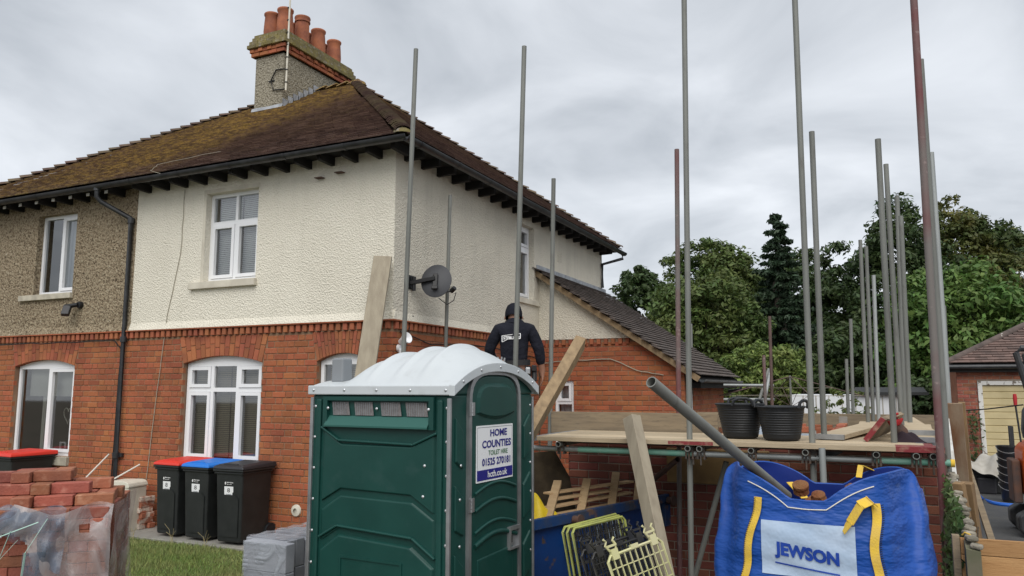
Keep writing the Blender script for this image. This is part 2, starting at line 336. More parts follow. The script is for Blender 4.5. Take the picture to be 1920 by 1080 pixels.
M['asphalt'] = mat('drive_asphalt', (0.055, 0.056, 0.058), 0.9, c2=(0.075, 0.075, 0.072), nscale=2, bump=(80, 0.4, 0.01))
M['kerbstone'] = mat('mossy_kerb', (0.15, 0.135, 0.095), 0.95, c2=(0.10, 0.105, 0.06), nscale=5)
M['blue_hose'] = mat('blue_layflat_hose', (0.015, 0.12, 0.52), 0.4)
M['white_sheet'] = mat('white_shed_wall', (0.70, 0.72, 0.75), 0.6)
M['dark_roof'] = mat('dark_felt', (0.03, 0.032, 0.034), 0.8)
M['sack_grey'] = mat('pale_dust_sheet', (0.42, 0.40, 0.36), 0.7, c2=(0.32, 0.30, 0.26), nscale=5)
M['coping'] = mat('flaking_stone', (0.30, 0.27, 0.22), 0.95, var=0.4, c2=(0.17, 0.155, 0.12), nscale=14, bump=(60, 0.6, 0.02))
M['bucket'] = mat('black_bucket', (0.012, 0.013, 0.016), 0.3, spec=0.5)
M['wire'] = mat('bright_wire', (0.6, 0.6, 0.6), 0.35, metal=0.8)
M['digger_orange'] = mat('orange_machine_paint', (0.62, 0.10, 0.012), 0.4)
M['digger_dark'] = mat('dark_machine_steel', (0.03, 0.033, 0.038), 0.5, metal=0.3, c2=(0.055, 0.055, 0.055), nscale=7)
M['digger_rust'] = mat('rusty_machine_steel', (0.12, 0.06, 0.04), 0.8, c2=(0.07, 0.05, 0.045), nscale=6)
M['bark'] = mat('bark', (0.06, 0.048, 0.036), 0.95, c2=(0.09, 0.075, 0.06), nscale=6, bump=(20, 0.6, 0.03))
def leaf_mat(name, c, c2, var=0.32, hue=0.018, tr=0.25):
    m = mat(name, c, 0.55, spec=0.35, var=var, hue=hue, c2=c2, nscale=0.55, nlo=0.38, nhi=0.62)
    n, l = m.node_tree.nodes, m.node_tree.links
    b = n['Principled BSDF']; o = [x for x in n if x.type == 'OUTPUT_MATERIAL'][0]
    t = n.new('ShaderNodeBsdfTranslucent'); mx = n.new('ShaderNodeMixShader'); mx.inputs[0].default_value = tr
    l.new(b.inputs['Base Color'].links[0].from_socket, t.inputs['Color'])
    l.new(b.outputs[0], mx.inputs[1]); l.new(t.outputs[0], mx.inputs[2]); l.new(mx.outputs[0], o.inputs['Surface'])
    return m
M['leaf_oak'] = leaf_mat('oak_leaves', (0.072, 0.118, 0.030), (0.105, 0.135, 0.036))
M['leaf_dark'] = leaf_mat('dark_leaves', (0.040, 0.072, 0.024), (0.062, 0.094, 0.030))
M['leaf_conifer'] = leaf_mat('conifer_needles', (0.030, 0.058, 0.030), (0.044, 0.074, 0.038), var=0.35)
M['leaf_laurel'] = leaf_mat('laurel_leaves', (0.080, 0.155, 0.034), (0.125, 0.20, 0.05))
M['leaf_lime'] = leaf_mat('pale_green_leaves', (0.125, 0.185, 0.042), (0.175, 0.22, 0.06))
M['leaf_gold'] = leaf_mat('yellowing_leaves', (0.058, 0.090, 0.026), (0.135, 0.125, 0.028))
M['leaf_ivy'] = leaf_mat('ivy_leaves', (0.055, 0.095, 0.026), (0.10, 0.14, 0.045), var=0.5)

def roof_mat():
    m = bpy.data.materials.new('mossy_clay_tile'); m.use_nodes = True
    n, l = m.node_tree.nodes, m.node_tree.links
    b = n['Principled BSDF']; b.inputs['Roughness'].default_value = 0.88; b.inputs['Specular IOR Level'].default_value = 0.25
    geo = n.new('ShaderNodeNewGeometry'); oi = n.new('ShaderNodeObjectInfo')
    add = n.new('ShaderNodeMath'); add.operation = 'ADD'; l.new(oi.outputs['Random'], add.inputs[0]); l.new(geo.outputs['Random Per Island'], add.inputs[1])
    fr = n.new('ShaderNodeMath'); fr.operation = 'FRACT'; l.new(add.outputs[0], fr.inputs[0])
    def noise(s, d=4):
        t = n.new('ShaderNodeTexNoise'); t.inputs['Scale'].default_value = s; t.inputs['Detail'].default_value = d; t.inputs['Roughness'].default_value = 0.6
        l.new(geo.outputs['Position'], t.inputs['Vector']); return t.outputs['Fac']
    def math_(op, a, b_):
        x = n.new('ShaderNodeMath'); x.operation = op
        for i, s in enumerate((a, b_)):
            if hasattr(s, 'links'): l.new(s, x.inputs[i])
            else: x.inputs[i].default_value = s
        return x.outputs[0]
    def mr(v, lo, hi, a=0, b_=1):
        r = n.new('ShaderNodeMapRange'); r.inputs['From Min'].default_value = lo; r.inputs['From Max'].default_value = hi
        r.inputs['To Min'].default_value = a; r.inputs['To Max'].default_value = b_; l.new(v, r.inputs['Value']); return r.outputs[0]
    def mix(f, a, c):
        x = n.new('ShaderNodeMix'); x.data_type = 'RGBA'; l.new(f, x.inputs[0])
        for i, s in ((6, a), (7, c)):
            if hasattr(s, 'links'): l.new(s, x.inputs[i])
            else: x.inputs[i].default_value = (*s, 1)
        return x.outputs[2]
    sep = n.new('ShaderNodeSeparateXYZ'); l.new(geo.outputs['Position'], sep.inputs[0])
    # lichen belt: thick below the ridge and towards the party line, thin near the front-right eave
    belt = math_('ADD', math_('MULTIPLY', sep.outputs['Z'], 0.30), math_('MULTIPLY', sep.outputs['X'], -0.115))
    front = mr(sep.outputs['X'], -16.0, -10.5)
    belt = math_('MULTIPLY', mr(math_('ADD', belt, math_('MULTIPLY', noise(0.9, 5), 0.7)), 2.72, 3.22), mr(front, 0, 1, 0.22, 1.0))
    rightdark = mr(math_('ADD', sep.outputs['X'], math_('MULTIPLY', sep.outputs['Z'], -0.55)), -13.0, -11.5, 1, 0.12)
    belt = math_('MULTIPLY', belt, rightdark)
    patch = mr(noise(7, 4), 0.42, 0.60)
    moss = math_('MULTIPLY', belt, math_('ADD', math_('MULTIPLY', patch, 0.75), 0.2))
    base = mix(fr.outputs[0], (0.090, 0.052, 0.042), (0.165, 0.105, 0.082))
    base = mix(mr(noise(2.2, 4), 0.45, 0.7, 0, 0.7), base, (0.046, 0.026, 0.022))
    base = mix(mr(noise(10, 3), 0.60, 0.68, 0, 0.5), base, (0.16, 0.115, 0.065))
    outc = mix(moss, base, (0.36, 0.245, 0.085))
    outc = mix(math_('MULTIPLY', moss, mr(noise(16, 2), 0.56, 0.62)), outc, (0.20, 0.14, 0.042))
    l.new(outc, b.inputs['Base Color'])
    bu = n.new('ShaderNodeBump'); bu.inputs['Strength'].default_value = 0.5; bu.inputs['Distance'].default_value = 0.02
    l.new(noise(34, 3), bu.inputs['Height']); l.new(bu.outputs[0], b.inputs['Normal'])
    return m
M['tile'] = roof_mat()
M['hip'] = mat('dark_hip_tile', (0.085, 0.052, 0.042), 0.88, var=0.25, c2=(0.13, 0.10, 0.06), nscale=3, bump=(30, 0.4, 0.02))

# ------------------------------------------------------------------ mesh builder
class MB:
    def __init__(s, T=None): s.v = []; s.f = []; s.T = T or Matrix.Identity(4); s.sm = []
    def add(s, vs_, fs, T=None, smooth=False):
        o = len(s.v); A = s.T @ T if T is not None else s.T
        for p in vs_: s.v.append(tuple(A @ Vector(p)))
        for f in fs: s.f.append(tuple(i + o for i in f)); s.sm.append(smooth)
        return s
    def box(s, a, b, T=None):
        x0, y0, z0 = a; x1, y1, z1 = b
        return s.add([(x0, y0, z0), (x1, y0, z0), (x1, y1, z0), (x0, y1, z0), (x0, y0, z1), (x1, y0, z1), (x1, y1, z1), (x0, y1, z1)],
                     [(0, 3, 2, 1), (4, 5, 6, 7), (0, 1, 5, 4), (1, 2, 6, 5), (2, 3, 7, 6), (3, 0, 4, 7)], T)
    def beam(s, p0, p1, w, h, roll=0.0, taper=1.0):
        p0, p1 = Vector(p0), Vector(p1); d = p1 - p0; L = d.length
        q = d.to_track_quat('Y', 'Z').to_matrix().to_4x4() @ Matrix.Rotation(roll, 4, 'Y')
        A = Matrix.Translation(p0) @ q
        a, b = w / 2, h / 2; c, e = a * taper, b * taper
        return s.add([(-a, 0, -b), (a, 0, -b), (a, 0, b), (-a, 0, b), (-c, L, -e), (c, L, -e), (c, L, e), (-c, L, e)],
                     [(0, 1, 2, 3), (7, 6, 5, 4), (0, 4, 5, 1), (1, 5, 6, 2), (2, 6, 7, 3), (3, 7, 4, 0)], A)
    def tube(s, p0, p1, r, r1=None, seg=12, caps=True, smooth=True):
        p0, p1 = Vector(p0), Vector(p1); d = p1 - p0; L = d.length; r1 = r if r1 is None else r1
        A = Matrix.Translation(p0) @ d.to_track_quat('Z', 'Y').to_matrix().to_4x4()
        vs_ = []
        for k in range(seg):
            t = 2 * math.pi * k / seg; c, n = math.cos(t), math.sin(t)
            vs_ += [(r * c, r * n, 0), (r1 * c, r1 * n, L)]
        fs = [(2 * k, 2 * ((k + 1) % seg), 2 * ((k + 1) % seg) + 1, 2 * k + 1) for k in range(seg)]
        s.add(vs_, fs, A, smooth)
        if caps:
            s.add([vs_[2 * k] for k in range(seg)], [tuple(reversed(range(seg)))], A)
            s.add([vs_[2 * k + 1] for k in range(seg)], [tuple(range(seg))], A)
        return s
    def path(s, pts, r, seg=8, caps=True):
        pts = [Vector(p) for p in pts]; n = len(pts); vs_ = []
        for i, p in enumerate(pts):
            d = (pts[min(i + 1, n - 1)] - pts[max(i - 1, 0)]).normalized()
            q = d.to_track_quat('Z', 'Y').to_matrix(); rr = r[i] if isinstance(r, (list, tuple)) else r
            for k in range(seg):
                t = 2 * math.pi * k / seg
                vs_.append(tuple(p + q @ Vector((rr * math.cos(t), rr * math.sin(t), 0))))
        fs = [(i * seg + k, i * seg + (k + 1) % seg, (i + 1) * seg + (k + 1) % seg, (i + 1) * seg + k) for i in range(n - 1) for k in range(seg)]
        if caps: fs += [tuple(reversed(range(seg))), tuple(range((n - 1) * seg, n * seg))]
        return s.add(vs_, fs, None, True)
    def lathe(s, prof, seg=24, T=None, smooth=True):
        vs_ = []; n = len(prof)
        for k in range(seg):
            t = 2 * math.pi * k / seg
            for r, z in prof: vs_.append((r * math.cos(t), r * math.sin(t), z))
        fs = [(k * n + i, ((k + 1) % seg) * n + i, ((k + 1) % seg) * n + i + 1, k * n + i + 1) for k in range(seg) for i in range(n - 1)]
        return s.add(vs_, fs, T, smooth)
    def prism(s, poly, y0, y1, T=None, inset=0.0):
        """polygon (u,z) at depth y0 (front) to y1 (back); the front face may be inset for a chamfer"""
        n = len(poly)
        cx_ = sum(p[0] for p in poly) / n; cz_ = sum(p[1] for p in poly) / n
        fr = []
        for u, z in poly:
            d = math.hypot(u - cx_, z - cz_) or 1
            fr.append((u - (u - cx_) / d * inset, y0, z - (z - cz_) / d * inset))
        bk = [(u, y1, z) for u, z in poly]
        return s.add(fr + bk, [tuple(range(n)), tuple(reversed(range(n, 2 * n)))] + [(i, n + i, n + (i + 1) % n, (i + 1) % n) for i in range(n)], T)
    def grid(s, fn, nu, nv, T=None, smooth=True, skip=None, closed=False):
        vs_ = [fn(i / nu, j / nv) for j in range(nv + 1) for i in range(nu + 1)]
        fs = []
        for j in range(nv):
            for i in range(nu):
                if skip and skip((i + .5) / nu, (j + .5) / nv): continue
                a = j * (nu + 1) + i
                fs.append((a, a + 1, a + nu + 2, a + nu + 1))
        return s.add(vs_, fs, T, smooth)
    def panel(s, u0, u1, z0, z1, holes, y=0.0, depth=0.1, back=False):
        """flat panel in the u,z plane facing -y, with rectangular holes that have reveals"""
        us = sorted({u0, u1, *[h[0] for h in holes], *[h[1] for h in holes]}); zs = sorted({z0, z1, *[h[2] for h in holes], *[h[3] for h in holes]})
        us = [u for u in us if u0 - 1e-6 <= u <= u1 + 1e-6]; zs = [z for z in zs if z0 - 1e-6 <= z <= z1 + 1e-6]
        for i in range(len(us) - 1):
            for j in range(len(zs) - 1):
                cu, cz = (us[i] + us[i + 1]) / 2, (zs[j] + zs[j + 1]) / 2
                if any(h[0] < cu < h[1] and h[2] < cz < h[3] for h in holes): continue
                s.add([(us[i], y, zs[j]), (us[i + 1], y, zs[j]), (us[i + 1], y, zs[j + 1]), (us[i], y, zs[j + 1])], [(0, 1, 2, 3)])
                if back: s.add([(us[i], y + depth, zs[j]), (us[i + 1], y + depth, zs[j]), (us[i + 1], y + depth, zs[j + 1]), (us[i], y + depth, zs[j + 1])], [(3, 2, 1, 0)])
        rects = [(h, 1) for h in holes] + ([((u0, u1, z0, z1), -1)] if back else [])
        for (a, b, c, d), sg in rects:
            q = [(a, c), (b, c), (b, d), (a, d)]
            for k in range(4):
                p, r = q[k], q[(k + 1) % 4]
                f = (0, 1, 2, 3) if sg > 0 else (3, 2, 1, 0)
                s.add([(p[0], y, p[1]), (r[0], y, r[1]), (r[0], y + depth, r[1]), (p[0], y + depth, p[1])], [f])
        return s
    def build(s, name, m, parent=None, bevel=0.0, org=None, seg=2, auto=40):
        me = bpy.data.meshes.new(name)
        o = ORG.get(parent.name, (0, 0, 0)) if (parent is not None and org is None) else (org or (0, 0, 0))
        vv = [(a - o[0], b - o[1], c - o[2]) for a, b, c in s.v] if any(o) else s.v
        me.from_pydata(vv, [], s.f)
        me.polygons.foreach_set('use_smooth', s.sm)
        if any(s.sm): me.set_sharp_from_angle(angle=R(auto))
        me.materials.append(M[m] if isinstance(m, str) else m)
        me.update()
        ob = bpy.data.objects.new(name, me); col.objects.link(ob)
        if parent is not None: ob.parent = parent; ORG[ob.name] = tuple(o)
        if bevel:
            b = ob.modifiers.new('bevel', 'BEVEL'); b.width = bevel; b.segments = seg; b.limit_method = 'ANGLE'; b.angle_limit = R(35)
        return ob
ORG = {}
def tag(o, label=None, cat=None, group=None, kind=None):
    if label: o['label'] = label
    if cat: o['category'] = cat
    if group: o['group'] = group
    if kind: o['kind'] = kind
    return o
def thing(name, label, cat, loc=(0, 0, 0), rz=0.0, group=None, world=False):
    """Empty at the base of a thing. world=True: its parts are given in world coordinates."""
    o = bpy.data.objects.new(name, None); o.empty_display_size = 0.1; col.objects.link(o)
    o.location = loc; o.rotation_euler = (0, 0, rz)
    if world: ORG[o.name] = tuple(loc)
    return tag(o, label, cat, group)
def copy_mesh(src, parent, loc=None, rot=None, scale=None):
    c = src.copy(); col.objects.link(c)
    if parent is not None: c.parent = parent
    if loc is not None: c.location = loc
    if rot is not None: c.rotation_euler = rot
    if scale is not None: c.scale = scale
    return c
def one(mb, name, m, label, cat, group=None, bevel=0.0, loc=None):
    """a thing that is a single mesh, its origin moved to its base"""
    xs = np.array(mb.v); base = loc or ((xs[:, 0].min() + xs[:, 0].max()) / 2, (xs[:, 1].min() + xs[:, 1].max()) / 2, xs[:, 2].min())
    base = tuple(float(q) for q in base)
    o = mb.build(name, m, None, bevel, org=base); o.location = base
    return tag(o, label, cat, group)
def frame(P0, ang): return Matrix.Translation(Vector(P0)) @ Matrix.Rotation(ang, 4, 'Z')
_tc = {}
def text(s, bold=0.0):
    """letters as flat mesh data: list of (x, z) vertices and faces, unit height capitals"""
    if (s, bold) in _tc: return _tc[(s, bold)]
    cu = bpy.data.curves.new('letters', 'FONT'); cu.body = s; cu.size = 1; cu.offset = bold; cu.resolution_u = 3; cu.fill_mode = 'FRONT'
    ob = bpy.data.objects.new('letters', cu); col.objects.link(ob)
    dg = bpy.context.evaluated_depsgraph_get(); dg.update()
    me = bpy.data.meshes.new_from_object(ob.evaluated_get(dg))
    vs_ = [(v.co.x, v.co.y) for v in me.vertices]; fs = [tuple(p.vertices) for p in me.polygons]
    bpy.data.objects.remove(ob); bpy.data.curves.remove(cu); bpy.data.meshes.remove(me)
    _tc[(s, bold)] = (vs_, fs); return vs_, fs
def letters(mb, s, u0, u1, z0, z1, fn, bold=0.0):
    """fit text into the box and map through fn(u, z) -> point"""
    vs_, fs = text(s, bold)
    xa, xb = min(v[0] for v in vs_), max(v[0] for v in vs_); ya, yb = min(v[1] for v in vs_), max(v[1] for v in vs_)
    mb.add([fn(u0 + (x - xa) / (xb - xa) * (u1 - u0), z0 + (y - ya) / (yb - ya) * (z1 - z0)) for x, y in vs_], fs)

# ------------------------------------------------------------------ pieces: bricks and tiles
_bm = {}
def brick_data(L, H, D=0.05, c=0.005):
    key = (round(L, 3), round(H, 3), round(D, 3))
    if key not in _bm:
        me = bpy.data.meshes.new('brick')
        v = [(0, c, 0), (L, c, 0), (L, c, H), (0, c, H), (c, 0, c), (L - c, 0, c), (L - c, 0, H - c), (c, 0, H - c), (0, D, 0), (L, D, 0), (L, D, H), (0, D, H)]
        f = [(4, 5, 6, 7), (0, 1, 5, 4), (1, 2, 6, 5), (2, 3, 7, 6), (3, 0, 4, 7), (0, 8, 9, 1), (1, 9, 10, 2), (2, 10, 11, 3), (3, 11, 8, 0)]
        me.from_pydata(v, [], f); me.update(); _bm[key] = (me, v, f)
    return _bm[key]
def lay(u0, u1, z0, z1, holes, course=0.082, bond='flemish', joint=0.010, S=0.218, Hd=0.104, seed=1):
    """brick cells (u, z, length, height) for a wall; holes(zmid) -> [(a, b)]"""
    rr = random.Random(seed); out = []; n = int(round((z1 - z0) / course))
    for k in range(n):
        z = z0 + k * course; hs = sorted(holes(z + course / 2)); u = u0; i = 0
        if bond == 'flemish': off = 0 if k % 2 == 0 else -(S + joint) / 2 - (Hd + joint) / 2
        else: off = 0 if k % 2 == 0 else -(S + joint) / 2
        u = u0 + off; i = 0
        while u < u1:
            L = (S if (bond != 'flemish' or i % 2 == 0) else Hd); a, b = max(u, u0), min(u + L, u1)
            segs = [(a, b)]
            for h in hs:
                ns = []
                for p, q in segs:
                    if h[1] <= p or h[0] >= q: ns.append((p, q))
                    else:
                        if h[0] > p: ns.append((p, h[0]))
                        if h[1] < q: ns.append((h[1], q))
                segs = ns
            for p, q in segs:
                if q - p > 0.025: out.append((p, z + joint * 0.5, q - p, course - joint))
            u += L + joint; i += 1
    return out
def place_bricks(cells, P0, ang, m, parent, root, cap=300, seen=None, jit=0.003, name='brick', D=0.05):
    """the largest seen bricks become objects of their own, the rest one mesh"""
    T = frame(P0, ang); o = Vector(ORG.get(root.name, (0, 0, 0)))
    sc = []
    for i, (u, z, L, H) in enumerate(cells):
        c = T @ Vector((u + L / 2, 0, z + H / 2)); x, y, d = pix(c)
        vis = 0 < x < 1920 and 0 < y < 1080 and (seen is None or seen(x, y))
        sc.append((L * H / (d * d) if vis else 0, i))
    sc.sort(reverse=True); big = {i for a, i in sc[:cap] if a > 0}
    rest = MB()
    for i, (u, z, L, H) in enumerate(cells):
        dy = random.uniform(-jit, jit)
        me, v, f = brick_data(round(L / 0.004) * 0.004, H, D)
        rot = random.gauss(0, 0.004)
        A = T @ Matrix.Translation((u, dy, z)) @ Matrix.Rotation(rot, 4, 'Z')
        if i in big:
            if not me.materials: me.materials.append(M[m])
            if me.materials[0] != M[m]:
                key = (me.name, m)
                if key not in _bm:
                    m2 = me.copy(); m2.materials.clear(); m2.materials.append(M[m]); _bm[key] = m2
                me = _bm[key]
            b = bpy.data.objects.new(name, me); col.objects.link(b); b.parent = parent
            b.matrix_local = Matrix.Translation(-o) @ A
        else: rest.add(v, f, A)
    if rest.v:
        r = rest.build('bricks', m, parent); tag(r, kind='stuff')
def place_tiles(O, e, s, width, length, inside, m, parent, root, tw=0.165, gauge=0.115, cap=300, th=0.018, lap=0.06, seen=None, lift=0.032, jit=0.45):
    """plain tiles on a slope: O eave origin, e along the eave, s up the slope"""
    e, s = Vector(e).normalized(), Vector(s).normalized(); n = e.cross(s).normalized()
    if n.z < 0: n = -n
    o = Vector(ORG.get(root.name, (0, 0, 0)))
    B = Matrix((e, s, n)).transposed().to_4x4()
    tiles = []
    for r in range(int(length / gauge)):
        v = r * gauge; u = -(tw / 2 if r % 2 else 0)
        while u < width:
            if inside(u + tw / 2, v + gauge / 2): tiles.append((u, v))
            u += tw
    w = tw - 0.004; L = gauge + lap
    vt = [(0, 0, lift), (w, 0, lift), (w, L, 0), (0, L, 0), (0, 0, lift + th), (w, 0, lift + th), (w, L, th), (0, L, th)]
    ft = [(4, 5, 6, 7), (0, 1, 5, 4), (1, 2, 6, 5), (3, 0, 4, 7)]
    me = bpy.data.meshes.new('tile'); me.from_pydata(vt, [], ft); me.materials.append(M[m]); me.update()
    sc = []
    for i, (u, v) in enumerate(tiles):
        c = Vector(O) + e * u + s * v; x, y, d = pix(c)
        sc.append((1 / (d * d) if 0 < x < 1920 and 0 < y < 1080 and (seen is None or seen(x, y)) else 0, i))
    sc.sort(reverse=True); big = {i for a, i in sc[:cap] if a > 0}
    rest = MB()
    for i, (u, v) in enumerate(tiles):
        A = Matrix.Translation(Vector(O) + e * (u + random.uniform(-.003, .003)) + s * (v + random.uniform(-.005, .005) * jit) + n * random.uniform(0, .005) * jit) @ B @ Matrix.Rotation(random.gauss(0, .008) * jit, 4, 'X') @ Matrix.Rotation(random.gauss(0, .012) * jit, 4, 'Y')
        if i in big:
            b = bpy.data.objects.new('tile', me); col.objects.link(b); b.parent = parent
            b.matrix_local = Matrix.Translation(-o) @ A
        else: rest.add(vt, ft, A)
    if rest.v: tag(rest.build('tiles', m, parent), kind='stuff')

# ================================================================== THE SETTING
g = MB(); g.add([(-400, -60, 0), (400, -60, 0), (400, 600, 0), (-400, 600, 0)], [(0, 1, 2, 3)])
tag(g.build('ground', 'ground'), kind='structure')
g = MB(); g.add([(-16, 2.0, .006), (-3.9, 2.0, .006), (-3.9, 7.25, .006), (-16, 7.25, .006)], [(0, 1, 2, 3)])
tag(g.build('lawn', 'lawn'), kind='structure')
g = MB(); g.box((-16, 7.25, -.05), (-5.0, 7.93, .035))
tag(g.build('path', 'concrete', bevel=.01), kind='structure')
g = MB(); g.add([(1.05, 2, .008), (9, 2, .008), (9, 17, .008), (1.05, 17, .008)], [(0, 1, 2, 3)])
tag(g.build('driveway', 'asphalt'), kind='structure')
g = MB(); g.beam((1.1, 3.0, .05), (1.0, 12, .05), .10, .12)
tag(g.build('kerb', 'kerbstone', bevel=.01), kind='structure')

# grass blades on the lawn (uncountable)
def grass():
    n = 60000
    x = rng.uniform(-9.2, -4.0, n); y = 3.6 + (7.3 - 3.6) * rng.uniform(0, 1, n) ** .8
    dens = np.sin(x * 3.1) + np.sin(y * 4.3 + x)
    h = rng.uniform(.025, .065, n) * (1 + .25 * dens.clip(-1, 1)); a = rng.uniform(0, 6.28, n); w = rng.uniform(.0025, .005, n)
    lean = rng.normal(0, .022, (n, 2))
    v = np.zeros((n, 3, 3))
    v[:, 0] = np.c_[x - w * np.cos(a), y - w * np.sin(a), np.full(n, .004)]
    v[:, 1] = np.c_[x + w * np.cos(a), y + w * np.sin(a), np.full(n, .004)]
    v[:, 2] = np.c_[x + lean[:, 0], y + lean[:, 1], h]
    me = bpy.data.meshes.new('grass'); me.from_pydata(v.reshape(-1, 3).tolist(), [], np.arange(n * 3).reshape(-1, 3).tolist())
    me.materials.append(M['grass'])
    o = bpy.data.objects.new('grass', me); col.objects.link(o)
    tag(o, 'short green lawn grass in front of the wheelie bins', 'grass', kind='stuff')
grass()

# ================================================================== THE PAIR OF HOUSES
F, XC, XP, XL, YB = 7.92, -5.31, -9.9, -14.5, 16.05     # front face, corner, party line, far-left end, back
ZS, ZE = 2.763, 4.95                                    # string course, eaves
DENT0 = 2.652
house = thing('semi_detached_house', 'white rendered half of brick house with satellite dish on its side wall', 'house', (XC, F, 0), world=True)
neigh = thing('semi_detached_house', 'neighbouring half of brick house with brown pebbledash upper wall', 'house', (XL, F, 0), world=True)

def arch_poly(a, b, zs, rise, top, skew=0.09, n=17):
    def zi(t): return zs + rise * (1 - (2 * t - 1) ** 2)
    out = []
    for i in range(n):
        t0, t1 = i / n, (i + 1) / n; W = b - a; g_ = .004
        u0, u1 = a + W * t0 + g_, a + W * t1 - g_
        s0, s1 = a - skew + (W + 2 * skew) * t0 + g_, a - skew + (W + 2 * skew) * t1 - g_
        z0, z1 = zi(t0), zi(t1); f = .42 if i % 2 else .6
        def lerp(p, q, k): return (p[0] + (q[0] - p[0]) * k, p[1] + (q[1] - p[1]) * k)
        A, B, C, D = (u0, z0), (u1, z1), (s1, top), (s0, top)
        out.append([A, B, lerp(B, C, f - .015), lerp(A, D, f - .015)]); out.append([lerp(A, D, f + .015), lerp(B, C, f + .015), C, D])
    return out
class Opening:
    def __init__(s, a, b, z0, zs=None, z1=None, rise=.10, top=2.645, skew=.09):
        s.a, s.b, s.z0, s.zs, s.rise, s.top, s.skew = a, b, z0, zs, rise, top, skew
    def iv(s, z):
        if z < s.z0: return None
        if z < s.zs: return (s.a, s.b)
        if z < s.top:
            k = (z - s.zs) / (s.top - s.zs) * s.skew; return (s.a - k - .006, s.b + k + .006)
def holes_of(ops): return lambda z: [q for q in (o.iv(z) for o in ops) if q]

def make_window(root, T, a, b, z0, z1, cells, setback=.09, arch=None, blind=None, roller=None, curtain=None, sill=None, sill_m='stone_sill', room=True):
    """cells: (u0,u1,z0,z1,opening) fractions of the inside of the frame"""
    W = MB(T); br = .05; ia, ib, ic, id_ = a + br, b - br, z0 + br, z1 - br
    hs = []
    for c in cells:
        hs.append((ia + (ib - ia) * c[0], ia + (ib - ia) * c[1], ic + (id_ - ic) * c[2], ic + (id_ - ic) * c[3]))
    W.panel(a, b, z0, z1, hs, y=setback, depth=.06, back=True)
    if arch:
        n = 12; top = [(a + (b - a) * i / n, z1 + .001 + arch * (1 - (2 * i / n - 1) ** 2)) for i in range(n + 1)]
        W.prism([(a, z1 + .0005), (b, z1 + .0005)] + top[::-1], setback + .008, setback + .05)
    w = W.build('window', 'upvc', root, bevel=.004)
    for c, h in zip(cells, hs):
        q = h
        if c[4]:
            s_ = MB(T); s_.panel(h[0] + .003, h[1] - .003, h[2] + .003, h[3] - .003, [(h[0] + .05, h[1] - .05, h[2] + .05, h[3] - .05)], y=setback - .014, depth=.055, back=True)
            s_.build('sash', 'upvc', w, bevel=.004); q = (h[0] + .05, h[1] - .05, h[2] + .05, h[3] - .05)
        p = MB(T); p.add([(q[0], setback + .03, q[2]), (q[1], setback + .03, q[2]), (q[1], setback + .03, q[3]), (q[0], setback + .03, q[3])], [(0, 1, 2, 3)])
        p.build('pane', 'glass', w)
    if blind:
        s_ = MB(T); z = z0 + .06; bm_, gap, tilt = blind
        while z < z1 - .05:
            for (p, q) in ((a + .06, (a + b) / 2 - .01), ((a + b) / 2 + .01, b - .06)):
                s_.add([(p, setback + .12, z), (q, setback + .12, z), (q, setback + .12 + .012, z + gap * tilt), (p, setback + .12 + .012, z + gap * tilt)], [(0, 1, 2, 3)])
            z += gap
        s_.build('blind', bm_, w)
    if roller:
        s_ = MB(T); s_.box((a + .06, setback + .16, roller), (b - .06, setback + .165, z1 - .05)); s_.build('roller_blind', 'roller', w)
    if curtain:
        s_ = MB(T)
        for (p, q) in curtain:
            s_.grid(lambda i, j: (p + (q - p) * i, setback + .16 + .02 * math.sin(i * 40 * (q - p)), z0 + .06 + (z1 - z0 - .1) * j), 40, 1)
        s_.build('curtain', 'curtain', w)
    if sill:
        s_ = MB(T); s_.box((a - sill[0], -sill[3], z0 - sill[2]), (b + sill[1], setback + .02, z0 - .002)); s_.build('sill', sill_m, w, bevel=.006)
    if room:
        s_ = MB(T); e = .25
        A, B, C, D, y0, y1 = a - e, b + e, z0 - .3, z1 + .2, setback + .17, setback + 1.3
        v = [(A, y0, C), (B, y0, C), (B, y0, D), (A, y0, D), (A, y1, C), (B, y1, C), (B, y1, D), (A, y1, D)]
        s_.add(v, [(4, 5, 6, 7), (0, 4, 7, 3), (1, 2, 6, 5), (0, 1, 5, 4), (3, 7, 6, 2)]); s_.build('room_shell', 'interior', w)
    return w

TF = frame((0, F, 0), 0)                 # front wall: u = world X
TS = frame((XC, 0, 0), math.pi / 2)      # side wall: u = world Y, facing +X
def seen_front(x, y): return not (585 < x < 1000 and y > 640) and not (y > 880 and 285 < x < 515) and not (x < 245 and y > 890) and not (x > 440 and y > 985)

